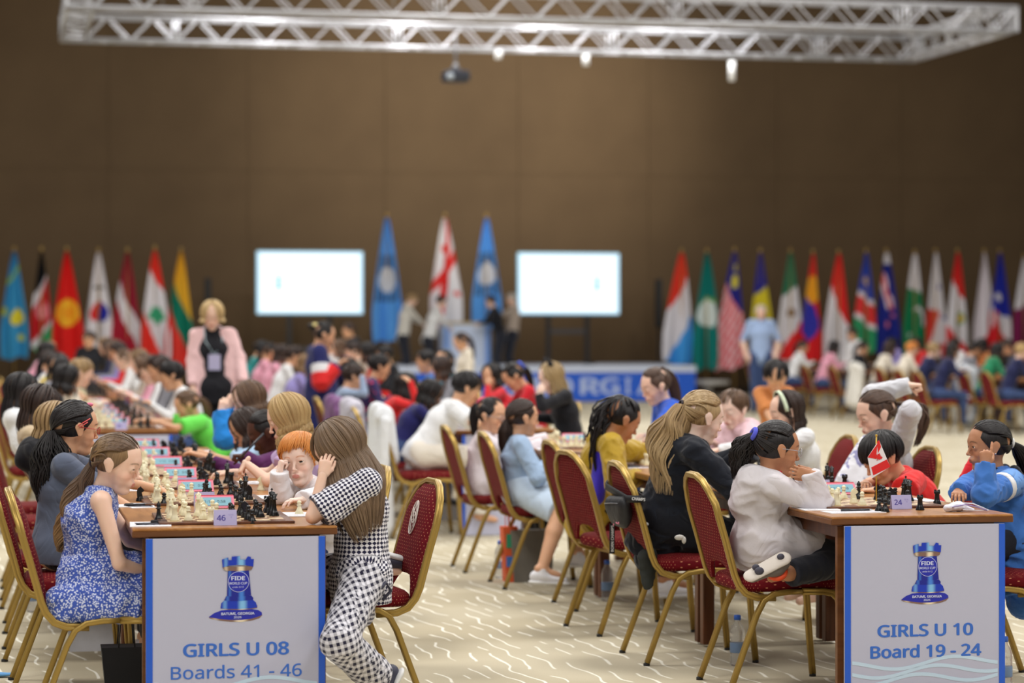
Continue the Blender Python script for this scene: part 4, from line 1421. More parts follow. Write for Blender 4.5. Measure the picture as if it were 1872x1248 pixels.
def hair_cap(S, Mh, vox, low, mi=0, ears=True, infl=0.0, face=1.0, side=True):
    pr = [dict(a=HC + V(-.004, 0, 0), b=HC + V(.004, 0, 0), ra=.0835 + infl, rb=.0835 + infl, flat=((0, 1, 0), .955), cuta=False, cutb=False, k=.01, lab=0)]
    subs = [dict(a=V(.098, 0, -.045), b=V(.092, 0, .000), ra=.058, rb=.056 * face, flat=((0, 1, 0), 1.22), cuta=False, cutb=False, k=.012, lab=0),
            dict(a=V(.070, 0, -.11), b=V(.066, 0, -.03), ra=.06, rb=.055, flat=((0, 1, 0), 1.5), cuta=False, cutb=False, k=.012, lab=0)]
    if ears:
        for s in ((1, -1) if side else ()): subs.append(cap_((.062, s * .074, .002), (.050, s * .080, -.04), .018, .032, k=.012))
        for s in (1, -1): subs.append(cap_((.010, s * .092, -.004), (.020, s * .092, -.05), .017, .028, k=.01))
    cuts = [((-.05, 0, low), (.42, 0, -1.0))]
    if ears or face > .94: cuts.append(((.018, 0, .002), (1.0, 0, -.80)))
    p, q, _ = sdf_mesh(pr, vox, k=.01, subs=subs, cuts=cuts)
    x, y, z = (p - HC).T
    az = np.arctan2(y, x) / PI; el = np.arctan2(z, np.hypot(x, y)) / PI
    S.add(xf(p, Mh), q, mi, {'strand': np.stack([np.full(len(p), .3), el + .5, az * 5 % 1.0], -1)})

def xf(p, M): return p @ M[:3, :3].T + M[:3, 3]

def frame(o, f, up, s=1.0):
    x = unit(V(f)); z = V(up); z = unit(z - x * (z @ x)); y = np.cross(z, x)
    M = np.eye(4); M[:3, 0] = x * s; M[:3, 1] = y * s; M[:3, 2] = z * s; M[:3, 3] = V(o)
    return M

def nrm_up(path, c):
    return np.array([unit(p - c) for p in path])

def make_hair(Mh, spec, parent, res, hs):
    """spec: style, color, and style parameters. Works in head space then to the world."""
    st = spec['style']; cn = spec['col']
    c1, c2 = HR[cn]
    mt = hair_mat(spec.get('mat', cn), *(spec.get('cols') or (c1, c2)), tip=spec.get('tip'))
    S = Surf(); L = Locks(); r = np.random.default_rng(spec.get('seed', 3))
    dens = spec.get('dens', 1.0) * (1.9 if res < .009 else (.5 if res < .014 else .25))
    cv = .0035 if res < .009 else (.006 if res < .014 else .009)
    w0 = .0030 * (1.0 if res < .009 else (1.4 if res < .014 else 2.0))
    def toW(path): return xf(np.array(path), Mh)
    cW = xf(HC[None], Mh)[0]
    down = V(0, 0, -1)
    if st == 'pony' or st == 'bun' or st == 'braids':
        hair_cap(S, Mh, cv, -.045, infl=-.003, side=st != 'braids')
        tie = unit(V(spec.get('tie', (-.95, 0, .15)))); tw = hsurf(tie, 1.05)
        N = int(150 * dens)
        for i in range(N):
            u = (i + .5) / N
            if u < .62:   # perimeter roots, face edge then behind the ears to the nape
                s = r.choice((-1, 1)); a = r.random()
                if a < .6: d = slerp((.78, s * .04, .62), (.30, s * .86, .36), a / .6)
                else: d = slerp((-.12, s * .98, -.10), (-.62, s * .35, -.62), (a - .6) / .4)
            else:
                d = unit(V(r.normal(0, 1), r.normal(0, 1), abs(r.normal(0, 1)) + .2))
                if d[0] > .6: d[0] = .5
                if d[2] < .45 and d[0] > -.2: d[2] = .6
            n = 9; ts = np.linspace(0, 1, n)
            if spec.get('part') and abs(d[1]) < .25: pass
            sd = 1 if d[1] >= 0 else -1; via = unit(V(-.15, sd * max(.15, abs(d[1])), .36)); vw = 1.0 if (tie[2] < .12 and d[0] > -.15) else 0.0
            path = (lambda t: unit((1 - t) ** 2 * d + 2 * t * (1 - t) * via * 1.1 + t * t * tie)) if vw else (lambda t: slerp(d, tie, t))
            lay = .01 * r.random(); p = [hsurf(path(t), .965 + .05 * min(1, t * 5) + .02 * math.sin(PI * t) + lay) for t in ts]
            pw = toW(p)
            L.lock(pw, w0 * hs * 1.25, .0018 * hs, up=nrm_up(pw, cW), tip=.7, root=.15)
        tW = toW([tw])[0]; out = unit(toW([tw + tie])[0] - tW)
        if st == 'bun':
            for i in range(int(40 * dens)):
                a = r.uniform(0, 2 * PI); R = .026 * hs; b = r.uniform(-1, 1)
                c = tW + out * .018 * hs
                e1 = unit(np.cross(out, V(0, 0, 1) + out * .01)); e2 = np.cross(out, e1)
                p = [c + (e1 * math.cos(a + t) + e2 * math.sin(a + t)) * R * math.cos(b * 1.2) + out * R * math.sin(b * 1.2) for t in np.linspace(0, 2.4, 8)]
                L.lock(p, w0 * hs * 1.3, .003 * hs, up=nrm_up(p, c))
            pp, qq, _ = sdf_mesh([cap_(tW + out * .012 * hs, tW + out * .022 * hs, .024 * hs)], .005)
            S.add(pp, qq, 0, {'strand': np.tile(V(.3, .5, .5), (len(pp), 1))})
        else:
            end = V(spec['end']); mid = V(spec['mid']) if 'mid' in spec else tW + out * .05 * hs + (end - tW) * .35
            nb = int(spec.get('n', 90) * dens) + 6; wv = spec.get('wave', .0); wf = spec.get('wfreq', 3.0); R = spec.get('rad', .03) * hs
            e1 = unit(np.cross(unit(end - tW), V(.3, .9, .1))); e2 = np.cross(unit(end - tW), e1)
            if st == 'braids': nb = spec.get('n', 26)
            for i in range(nb):
                a = r.uniform(0, 2 * PI); q = math.sqrt(r.random()); ph = r.uniform(0, 6.28) if spec.get('curly') or st == 'braids' else r.uniform(-.5, .5) + 2 * a
                le = 1 - .30 * r.random() ** 2
                n = 16 if res < .009 else 9
                p = []
                for t in np.linspace(0, 1, n) * le:
                    b = (1 - t) ** 2 * tW + 2 * t * (1 - t) * mid + t * t * end
                    rr = R * q * (.28 + min(1, t * 3.2) * .72) * (1 - .5 * max(0, t - .6) / .4)
                    wob = wv * math.sin(wf * t * 6.28 + ph) * min(1, t * 4)
                    p.append(b + e1 * (rr * math.cos(a) + wob) + e2 * (rr * math.sin(a) + wob * .5 * math.cos(ph)))
                if st == 'braids': 
                    # each braid is a plaited rope: radius pulses along its length
                    P = np.array(p); m2 = 34; tt = np.linspace(0, n - 1, m2); P2 = np.stack([np.interp(tt, np.arange(n), P[:, k]) for k in range(3)], -1)
                    L2 = P2 + np.stack([.0022 * np.sin(tt * 5 + i), .0022 * np.cos(tt * 5 + i), 0 * tt], -1)
                    L.lock(L2, .0055, .0055, taper=False, seg=5)
                else:
                    L.lock(p, w0 * hs * r.uniform(.7, 1.3), .0018 * hs, up=e2, root=.8)
    elif st in ('long', 'bob'):
        hair_cap(S, Mh, cv, -.055, ears=False, infl=-.002, face=spec.get('face', .92))
        N = int(spec.get('n', 240) * dens); Lh = spec.get('length', .3); drift = V(spec.get('drift', (0, 0, 0)))
        wv = spec.get('wave', .0); wf = spec.get('wfreq', 2.0); side = spec.get('partside', 0.0); flare = spec.get('flare', .02)
        gather = spec.get('gather', None)
        maxaz = spec.get('maxaz', 2.55); minaz = spec.get('minaz', .62)
        for i in range(N):
            s = r.choice((-1, 1)); az = minaz + (PI - minaz) * r.random() ** .9
            # start on the parting, go down to direction az
            f = 1 - (az / PI)
            top = unit(V(.75 * (f * 2 - .9), .06 * s + side * .25, 1.0 - .2 * abs(f * 2 - .9)))
            low = V(math.cos(az) * 1.0, s * math.sin(az) * 1.0, -.38 - .25 * (az / PI))
            n1 = 7; lay = 1.0 + .09 * r.random()
            p = [hsurf(slerp(top, low, t), lay + .02 * math.sin(PI * t)) for t in np.linspace(.0, 1, n1)]
            pw = list(toW(p)); last = pw[-1]
            outd = last - cW; outd[2] = 0; outd = unit(outd)
            n2 = 11 if res < .009 else 6; le = Lh * (1 - .22 * r.random()); ph = r.uniform(-.6, .6) + az * 2 + (3 if s > 0 else 0)
            for t in np.linspace(0, 1, n2 + 1)[1:]:
                q = last + V(0, 0, -1) * le * t + outd * flare * math.sin(PI * min(1, t * .9)) + drift * t ** 1.3
                if gather is not None:
                    g = V(gather); g = V(g[0], g[1], q[2]); kk = spec.get('gk', .5) * t ** 1.2; q = q * (1 - kk) + g * kk + V(0, 0, 0)
                wob = wv * math.sin(wf * t * 6.28 + ph) * min(1, t * 3)
                q = q + outd * wob + np.cross(outd, V(0, 0, 1)) * wob * .7
                pw.append(q)
            ups = nrm_up(pw, cW); ups[n1:] = outd
            L.lock(pw, w0 * hs * 1.25, .0022 * hs, up=ups, root=.7, tip=.2)
        if spec.get('fringe'):
            for i in range(int(46 * dens)):
                y = r.uniform(-.75, .75); a = unit(V(.25, y * .5, 1)); b = unit(V(.93, y * .75, spec['fringe']))
                p = toW([hsurf(slerp(a, b, t), 1.03 + .02 * r.random() - .02 * t) for t in np.linspace(0, 1, 8)])
                L.lock(p, w0 * hs * 1.1, .002 * hs, up=nrm_up(p, cW))
    elif st == 'short':
        hair_cap(S, Mh, cv, -.045, ears=spec.get('ears', True), infl=0.0, face=spec.get('face', 1.0))
        N = int(230 * dens); fz = spec.get('fringe', .25); crown = unit(V(-.45, .05, .95)); sw = spec.get('sweep', .0)
        for i in range(N):
            az = r.uniform(-PI, PI); a = abs(az)
            zl = fz if a < .75 else (fz + (-.05 - fz) * min(1, (a - .75) / .5) if a < 1.25 else (-.12 if a < 1.75 else -.45 - .2 * r.random()))
            low = V(math.cos(az), math.sin(az), zl + .06 * r.normal())
            st0 = unit(slerp(crown, low, r.uniform(0, .45)) + V(r.normal(0, .08), r.normal(0, .08), 0)); lay = 1.0 + .07 * r.random()
            p = []
            for t in np.linspace(0, 1, 8):
                d = slerp(st0, low, t); d = unit(d + V(0, sw * t * (1 if math.cos(az) > 0 else 0), 0))
                p.append(hsurf(d, lay + .03 * math.sin(PI * t)))
            pw = toW(p); L.lock(pw, w0 * hs * 1.2, .002 * hs, up=nrm_up(pw, cW), tip=.25)
    L.surf(S)
    me = S.mesh('hair', [mt])
    return link('hair', me, parent)

# ---- cloth materials
def cloth(name, col=(.5, .5, .5), kind='plain', c2=None, rough=.85, scale=1.0):
    key = 'cloth_' + name
    if key in MATS: return MATS[key]
    m = mat(key, col, rough, spec=.25, sheen=.15); n = NT(m)
    o = n.obj(); base = col
    f = n.noise(9.0, 3.0, o)
    c = n.mix(n.math('MULTIPLY', f, .22), col, tuple(v * .78 for v in col))
    if kind == 'floral':
        vv = n.node('TexVoronoi', i_Scale=125.0); n.put(vv.inputs['Vector'], o)
        d = vv.outputs['Distance']; w = n.noise(160.0, 2.0, o)
        k = n.math('SUBTRACT', 1.0, n.ramp(n.math('ADD', d, n.math('MULTIPLY', w, .35)), .56, .66))
        c = n.mix(k, c, c2)
    elif kind in ('check', 'gingham'):
        u, v, _ = n.sep(n.attr('wrap').outputs['Vector'])
        if kind == 'check':
            k = 1.0 / .0225
            a = n.math('MULTIPLY', n.math('ADD', u, v), k * .7071); b = n.math('MULTIPLY', n.math('SUBTRACT', u, v), k * .7071)
            fa = n.math('GREATER_THAN', n.math('FRACT', a), .5); fb = n.math('GREATER_THAN', n.math('FRACT', b), .5)
            x = n.math('ABSOLUTE', n.math('SUBTRACT', fa, fb))
            c = n.mix(x, col, c2)
        else:
            k = 1.0 / .0245
            nx, ny, nz = [n.math('ABSOLUTE', q) for q in n.sep(n.node('NewGeometry').outputs['Normal'])]; ox, oy, oz = n.sep(o)
            sx = n.math('GREATER_THAN', nx, n.math('MAXIMUM', ny, nz)); sz = n.math('GREATER_THAN', nz, n.math('MAXIMUM', ny, nx))
            u = n.math('ADD', n.math('MULTIPLY', ox, n.math('SUBTRACT', 1.0, sx)), n.math('MULTIPLY', oy, sx)); v = n.math('ADD', n.math('MULTIPLY', oz, n.math('SUBTRACT', 1.0, sz)), n.math('MULTIPLY', oy, sz))
            u, v = n.math('ADD', n.math('MULTIPLY', u, .97), n.math('MULTIPLY', v, .24)), n.math('SUBTRACT', n.math('MULTIPLY', v, .97), n.math('MULTIPLY', u, .24))
            fa = n.math('GREATER_THAN', n.math('FRACT', n.math('MULTIPLY', u, k)), .5); fb = n.math('GREATER_THAN', n.math('FRACT', n.math('MULTIPLY', v, k)), .5)
            x = n.math('MULTIPLY', n.math('ADD', fa, fb), .5)
            c = n.mix(n.ramp(x, .1, 1.0), c2, col)
    elif kind == 'knit':
        w = n.node('TexWave', i_Scale=55.0, i_Distortion=1.0); n.put(w.inputs['Vector'], o)
        c = n.mix(n.math('MULTIPLY', w.outputs['Fac'], .15), c, tuple(v * .7 for v in col))
    elif kind == 'print':
        v = n.noise(24.0, 1.0, o); x, y, z = n.sep(o)
        c = n.mix(n.ramp(v, .60, .64), c, c2)
    n.color(c)
    w1 = n.noise(6.0, 1.5, o, 1.4); rid = n.math('ABSOLUTE', n.math('SUBTRACT', w1, .5))
    h = n.math('ADD', n.math('MULTIPLY', rid, 5.0), n.math('MULTIPLY', n.noise(220.0 * scale, 2.0, o), .10))
    n.bump(h, .40, .012)
    return m

def wrap_coords(pts, prims):
    best = np.full(len(pts), 1e9); U = np.zeros((len(pts), 3), np.float32)
    for p in prims:
        d = prim_dist(pts, p); m = d < best
        a, b = p['a'], p['b']; ba = b - a; L = np.linalg.norm(ba)
        if L < 1e-6: continue
        u = ba / L; q = pts - a; t = q @ u
        e1 = unit(np.cross(u, V(.2, 1, .1))); e2 = np.cross(u, e1)
        ang = np.arctan2(q @ e2, q @ e1); r = (p['ra'] + p['rb']) / 2 + .012
        v = t + p.get('v0', 0.0)
        best = np.where(m, d, best)
        U[m, 0] = (ang * r)[m]; U[m, 1] = v[m]
    return U

def ik(S, T, l1, l2, pole):
    S, T = V(S), V(T); d = T - S; L = np.linalg.norm(d)
    if L > (l1 + l2) * .998:
        T = S + d / L * (l1 + l2) * .998; d = T - S; L = np.linalg.norm(d)
    a = (l1 * l1 - l2 * l2 + L * L) / (2 * L); h = math.sqrt(max(0, l1 * l1 - a * a))
    u = d / L; p = V(pole); p = unit(p - u * (p @ u))
    return S + u * a + p * h, T

def shoe(parent, ankle, toe_dir, s, col, sole, upn=(0, 0, 1), vox=.006):
    a = V(ankle); f = unit(V(toe_dir)); up = unit(V(upn) - f * (V(upn) @ f)); 
    h = a - up * .050 * s
    pr = [cap_(h - f * .035 * s + up * .012 * s, h + f * .020 * s + up * .010 * s, .030 * s, .030 * s, flat=(np.cross(f, up), .85), k=.02),
          cap_(h + f * .02 * s + up * .004 * s, h + f * .115 * s - up * .004 * s, .032 * s, .024 * s, flat=(up, .75), k=.02),
          cap_(a - up * .03 * s, a + up * .006 * s, .033 * s, .030 * s, cutb=True, k=.02)]
    p, q, _ = sdf_mesh(pr, vox, k=.02, cuts=[(h - up * .018 * s, -up)])
    S = Surf(); S.add(p, q, 0)
    p2, q2, _ = sdf_mesh([cap_(h - f * .035 * s - up * .018 * s, h + f * .12 * s - up * .018 * s, .036 * s, .032 * s, flat=(up, .35))], vox)
    S.add(p2, q2, 1)
    return link('shoe', S.mesh('shoe', [col, sole]), parent)

def person(label, head, pel, yaw, hyaw=0, hpitch=0, hroll=0, s=1.0, skin='fair', hair=None, top=None, pants=None, skirt=None, shoes=None,
           arms=None, legs=None, res=.007, eyes='brown', shy=None, group=None, extra=None, mouth_open=False, iris=None, adult=False, bare_legs=False, spine_out=.0, hoodie=None, neck_len=.135, sh_w=None, hs=None, name='person'):
    """head, pel: world points (head centre, pelvis centre). yaw: body heading in degrees (0 = +x). s: size, 1 = eight-year-old"""
    root = thing(name, label, 'person', (0, 0, 0), 0, group)
    H = V(head); P = V(pel); hs = hs or (1.0 + (s - 1) * .45)
    yw = math.radians(yaw); f = V(math.cos(yw), math.sin(yw), 0); l = V(-math.sin(yw), math.cos(yw), 0); z = V(0, 0, 1)
    hy = math.radians(yaw + hyaw); hp = math.radians(hpitch); hr = math.radians(hroll)
    hf = V(math.cos(hy) * math.cos(hp), math.sin(hy) * math.cos(hp), -math.sin(hp))
    hl = V(-math.sin(hy), math.cos(hy), 0); hu = np.cross(hf, hl)
    hu2 = hu * math.cos(hr) + hl * math.sin(hr)
    Mh = frame(H, hf, hu2, hs)
    root.location = (P[0], P[1], 0); off = V(P[0], P[1], 0)
    fine = res < .009
    # neck base
    nb = xf(V(-.036, 0, -.104)[None], Mh)[0]
    nb = nb + (P - nb) * 0.02
    shy_ = math.radians(shy if shy is not None else yaw); sf = V(math.cos(shy_), math.sin(shy_), 0); sl = V(-math.sin(shy_), math.cos(shy_), 0)
    spd = unit(nb - P)
    chest = P + (nb - P) * .66 - f * spine_out; waist = P + (nb - P) * .30 - f * spine_out * .6
    bx_ = unit(sf - spd * (sf @ spd))            # chest forward, perpendicular to spine
    w = (sh_w or .128) * s; sdrop = .030 * s
    shc = nb - spd * sdrop
    SL = shc + sl * w; SR = shc - sl * w
    HL = P + l * .062 * s; HRt = P - l * .062 * s
    tor = [cap_(P - l * .045 * s - z * .005, P + l * .045 * s - z * .005, .088 * s, flat=(f, .95), k=.04, lab=2),
           cap_(P, waist, .088 * s, .078 * s, flat=(l, 1.12), k=.04, lab=1),
           cap_(waist, chest, .078 * s, .085 * s, flat=(sl, 1.22), k=.04, lab=1),
           cap_(chest, shc - spd * .02 * s, .085 * s, .055 * s, flat=(sl, 1.35), k=.03, lab=1),
           cap_(SL - sl * .03 * s, SR + sl * .03 * s, .040 * s, k=.03, lab=1)]
    tor[1]['v0'] = 0; tor[2]['v0'] = float(np.linalg.norm(waist - P)); tor[3]['v0'] = float(np.linalg.norm(chest - P))
    neck = [cap_(shc, xf(V(-.026, 0, -.07)[None], Mh)[0], .034 * hs * (1.0 if not adult else 1.1), .034 * hs, k=.02, lab=0)]
    arms = arms or {}
    UA, FA = .205 * s, .185 * s
    armp = {}; hands = []
    for side, S0, sg in (('l', SL, 1), ('r', SR, -1)):
        a = dict(arms.get(side, {})) if isinstance(arms.get(side, {}), dict) else {}
        T = a.get('hand'); 
        if T is None: T = P + f * .36 * s + l * sg * .10 * s + z * .30 * s
        T = V(T)
        pole = a.get('pole', -z * 1.0 + l * sg * .6 - f * .2)
        if 'elbow' in a:
            E = V(a['elbow']); E = S0 + unit(E - S0) * min(np.linalg.norm(E - S0), UA * 1.12)
            Wp = E + unit(T - E) * min(np.linalg.norm(T - E), FA * 1.08)
        else: E, Wp = ik(S0, T, UA, FA, pole)
        armp[side] = (S0, E, Wp)
        hd = a.get('dir'); hd = unit(V(hd)) if hd is not None else unit(Wp - E)
        pn = a.get('palm', (0, 0, -1)); pn = V(pn); pn = unit(pn - hd * (pn @ hd))
        hands.append((side, Wp, hd, pn, a.get('pose', 'relaxed')))
    ap = []
    for side in 'lr':
        S0, E, Wp = armp[side]
        ap += [cap_(S0, E, .0325 * s, .0250 * s, k=.018, lab=3), cap_(E, Wp, .0255 * s, .0172 * s, k=.010, lab=4)]
    legs = legs or {}
    TH, SH = .345 * s, .345 * s
    lp = {}; lprims = []
    for side, H0, sg in (('l', HL, 1), ('r', HRt, -1)):
        g = legs.get(side, {})
        if 'knee' in g: K = V(g['knee']); K = H0 + unit(K - H0) * TH
        else: K = H0 + f * TH * .99 + l * sg * .02 * s - z * .02
        if 'foot' in g: Fp = V(g['foot']); Fp = K + unit(Fp - K) * min(SH, max(.05, np.linalg.norm(Fp - K)))
        else: Fp = K + V(0, 0, -1) * min(SH, K[2] - .075) + f * g.get('fwd', .0)
        lp[side] = (H0, K, Fp, g)
        lprims += [cap_(H0, K, .066 * s, .047 * s, k=.02, lab=5), cap_(K, K + (Fp - K) * .35, .047 * s, .046 * s, k=.015, lab=6), cap_(K + (Fp - K) * .35, Fp, .046 * s, .030 * s, k=.015, lab=6)]
        td = g.get('toe', None); td = unit(V(td)) if td is not None else f
        lprims += [cap_(Fp - td * .02 * s - z * 0, Fp + td * .09 * s - unit(V(g.get('up', (0, 0, 1)))) * .028 * s, .026 * s, .018 * s, k=.015, lab=7)]
    skm = skin_mat(skin + '_' + (hair['col'] if hair else 'x'), SK[skin]['col'], SK[skin]['lip'], HR[hair['col']][0] if hair else (.05, .03, .02))
    B = Surf()
    mats = [skm, EYEW, iris or mat('iris_brown', rgb(60, 36, 22), .12), PUPIL]
    body = tor + neck + ap + lprims
    topc = (top or {}).get('mat'); pc = (pants or {}).get('mat')
    if fine or res < .014:
        p, q, _ = sdf_mesh(body, res * 1.15, k=.02)
        B.add(p, q, 0)
    else:
        # small distant figure: one surface, clothing as regions of it
        mats += [topc or skm, pc or topc or skm, (shoes or {}).get('mat') or BLACKR]
        sl_ = (top or {}).get('sleeve', 1.0)
        for pr in body:
            if pr['lab'] in (1, 2, 3, 4, 5): pr['ra'] += .008 * s; pr['rb'] += .008 * s
        p, q, lb = sdf_mesh(body, res, k=.02, want_label=True)
        qm = lb[q[:, 0]]
        mi = np.zeros(len(q), int)
        mi[(qm == 1)] = 4; mi[(qm == 3)] = 4 if sl_ > .3 else 0; mi[(qm == 4)] = 4 if sl_ > .75 else 0
        mi[(qm == 2) | (qm == 5)] = 5; mi[(qm == 6)] = 0 if bare_legs else 5; mi[(qm == 7)] = 6
        B.add(p, q, mi)
    hv = .0026 if fine else (.0045 if res < .014 else .0075)
    hp_, hq_, hface = head_mesh(hv, mouth_open, .66 if hpitch < 8 else .34)
    B.add(xf(hp_, Mh), hq_, 0, {'face': hface})
    if res < .014:
        ev, ef, em = eyeball()
        gz = V(legs.get('gaze', (1, 0, -.25)))
        gz = unit(gz)
        for sg in (1, -1):
            Me = frame(V(0, 0, 0), gz, (0, 0, 1)); e = ev @ Me[:3, :3].T + V(.0650, sg * .0295, .0058)
            B.add(xf(e, Mh), ef, em)
    hsz = s * (.92 if s < 1.2 else .86)
    for (side, Wp, hd, pn, pose) in hands:
        hpz, hqz = hand_mesh(pose, .0026 if fine else (.004 if res < .014 else .008))
        y = np.cross(-pn, hd)                       # thumb direction for a right hand with z = back of hand
        mirror = 1.0
        thumb_for_right = y
        # right hand: thumb towards +y when back (z) is up and fingers forward -> thumb on the left = +y
        Mx = np.eye(4); Mx[:3, 0] = hd * hsz; Mx[:3, 2] = -pn * hsz; Mx[:3, 1] = np.cross(-pn, hd) * hsz; Mx[:3, 3] = Wp
        pts = hpz.copy(); qq = hqz
        if side == 'l': pts = pts * V(1, -1, 1); qq = hqz[:, ::-1]
        B.add(xf(pts, Mx), qq, 0)
    for arr in B.p: arr -= off
    link('body', B.mesh('body', mats), root)
    root['h'] = 1
    parts = {}
    def addpart(name, prims, m, infl, wr, cuts=(), vox=None, wf=38., k=.02, ws=(1, 1, 1), attr=False, subs=()):
        p, q, _ = sdf_mesh(prims, vox or res, k=k, infl=infl, wrinkle=wr, wfreq=wf, cuts=cuts, seed=len(label) % 17, wscale=ws, subs=subs)
        if len(p) == 0: return None
        S = Surf(); S.add(p - off, q, 0, {'wrap': wrap_coords(p, prims)} if attr else None)
        o = link(name, S.mesh(name, [m]), root); parts[name] = o; return o
    if res < .014:
        if pants:
            pl = []; fr = pants.get('leg', 1.0)
            for side in 'lr':
                H0, K, Fp, g = lp[side]
                if fr <= .5: E_ = H0 + (K - H0) * (fr * 2); pl.append(cap_(H0, E_, .070 * s, (.070 - .012 * fr * 2) * s, cutb=True, k=.02))
                else:
                    pl.append(cap_(H0, K, .070 * s, .052 * s, k=.02)); E_ = K + (Fp - K) * ((fr - .5) * 2 * .94)
                    pl.append(cap_(K, E_, .052 * s, pants.get('hem', .042) * s, cutb=True, k=.02)); pl[-1]['v0'] = TH
            pl.append(dict(tor[0], ra=.082 * s, rb=.082 * s)); pl.append(cap_(P, P + (waist - P) * .4, .076 * s, .070 * s, flat=(l, 1.12), cutb=True, k=.04))
            addpart(pants.get('name', 'trousers'), pl, pants['mat'], pants.get('infl', .002), pants.get('wr', .003), attr=pants.get('attr', False), ws=(1, 1, .6))
        if skirt:
            addpart('skirt', skirt['prims'], skirt['mat'], skirt.get('infl', .0), skirt.get('wr', .006), cuts=skirt.get('cuts', ()), wf=skirt.get('wf', 45), k=.05, ws=skirt.get('ws', (1, 1, .25)))
        if top:
            sl_ = top.get('sleeve', 1.0); low = top.get('low', .03)
            tp = [dict(t) for t in tor]
            hem = P - spd * low * s
            tp.append(cap_(hem - spd * .04, P, top.get('hemr', .097) * s, .095 * s, flat=(l, 1.15), k=.04))
            tp.append(cap_(shc - spd * .01 * s, nb + (V(neck[0]['b']) - nb) * .10, .047 * hs, .043 * hs, cutb=True, k=.02))
            for side in 'lr':
                S0, E, Wp = armp[side]; lo_ = top.get('loose', .008)
                if sl_ <= 0: tp[4] = cap_(SL - sl * .050 * s, SR + sl * .050 * s, .037 * s, k=.03)
                elif sl_ <= .5: tp.append(cap_(S0, S0 + (E - S0) * sl_ * 2, .032 * s + lo_, .029 * s + lo_ * 1.8, cutb=True, k=.018))
                else:
                    tp.append(cap_(S0, E, .031 * s + lo_, .025 * s + lo_, k=.018)); tp.append(cap_(E, E + (Wp - E) * (sl_ - .5) * 2 * .97, .026 * s + lo_ * 1.1, top.get('cuff', .021) * s + lo_ * .7, cutb=True, k=.012))
            if top.get('extra'): tp += top['extra'](dict(nb=nb, shc=shc, sf=sf, sl=sl, spd=spd, s=s, P=P, chest=chest, f=f, l=l))
            subs = []
            addpart(top.get('name', 'shirt'), tp, top['mat'], top.get('infl', .009), top.get('wr', .003), cuts=[(hem, -spd)] + top.get('cuts', []), wf=top.get('wf', 38.), attr=top.get('attr', False))
            if top.get('vest'):
                pass
        if shoes:
            for side in 'lr':
                H0, K, Fp, g = lp[side]
                if g.get('noshoe'): continue
                td = g.get('toe', None); td = unit(V(td)) if td is not None else f
                sh = shoe(root, Fp - off + V(0, 0, .0), td, s * 1.05, shoes['mat'], shoes.get('sole', mat('sole_white', rgb(225, 225, 225), .6)), g.get('up', (0, 0, 1)), vox=.005 if fine else .008)
    if hair:
        hh = dict(hair)
        ho = make_hair(Mh, hh, root, res, hs)
        ho.location = tuple(-off)
    info = dict(root=root, Mh=Mh, off=off, nb=nb, shc=shc, arm=armp, leg=lp, P=P, spd=spd, sf=sf, sl=sl, f=f, l=l, hs=hs, s=s, chest=chest, hands=hands)
    return info

def on_person(info, name, mb, sub=None):
    """attach an accessory built in world coordinates"""
    o = mb.obj(name, info['root'] if sub is None else sub); o.location = tuple(-info['off']); return o

def HP(info, x, y, z):
    """head-space point to world"""
    return Vector(xf(V(x, y, z)[None], info['Mh'])[0])

def glasses(info, m, lens=True):
    g = MB()
    for s in (1, -1):
        pts = [HP(info, .090 - .25 * abs(.017 * math.cos(a)) * (1 if math.cos(a) * s > 0 else .3), s * .030 + .0185 * math.cos(a), .004 + .0150 * math.sin(a)) for a in np.linspace(0, 2 * PI, 19)[:-1]]
        g.tube(pts, .0014 * info['hs'], m, 5, closed=True)
        g.tube([HP(info, .082, s * .049, .008), HP(info, .04, s * .074, .010), HP(info, -.008, s * .080, .012)], .0013 * info['hs'], m, 5)
    g.tube([HP(info, .091, -.012, .008), HP(info, .094, 0, .010), HP(info, .091, .012, .008)], .0013, m, 5)
    return on_person(info, 'glasses', g)

def ring_on(info, name, d, R, r, m, off=1.05):
    tw = hsurf(unit(V(d)), off); u = unit(V(d))
    e1 = unit(np.cross(u, V(0, 1, .01))); e2 = np.cross(u, e1)
    g = MB(); g.tube([HP(info, *(tw + (e1 * math.cos(a) + e2 * math.sin(a)) * R)) for a in np.linspace(0, 2 * PI, 17)[:-1]], lambda t: r * info['hs'], m, 7, closed=True)
    return on_person(info, name, g)
# ------------------------------------------------------------------ rows of tables
XL, XR, TW = .43, 3.09, .745
tabs = []
def table_row(x0, y0, n, where, L=2.0, first_front=False):
    for k in range(n):
        lab = '%s %s table of %s' % (('nearest', 'middle', 'farthest')[k] if n == 3 else 'long', 'brown wooden', where)
        tabs.append(make_table(x0, y0 + k * L, TW, L, lab, 'tables of ' + where, front=(k == 0)))
table_row(XL, 8.83, 3, 'the left row ending at the flowered dress girl')
table_row(XR, 8.85, 3, 'the right row ending at the grey hoodie girl')
table_row(XL, 17.4, 3, 'the row where the child in green shirt sits')
table_row(XR, 16.9, 3, 'the row where the girl with cat ears sits')
table_row(XL, 25.4, 3, 'the back row left of the woman in pink blazer')
table_row(XR, 24.9, 3, 'the back row behind the woman in navy coat')
table_row(14.0, 31.0, 3, 'the far right row under the flags')
table_row(14.0, 37.6, 3, 'the far right row nearest the flags')
table_row(18.2, 33.0, 3, 'the second far right row')

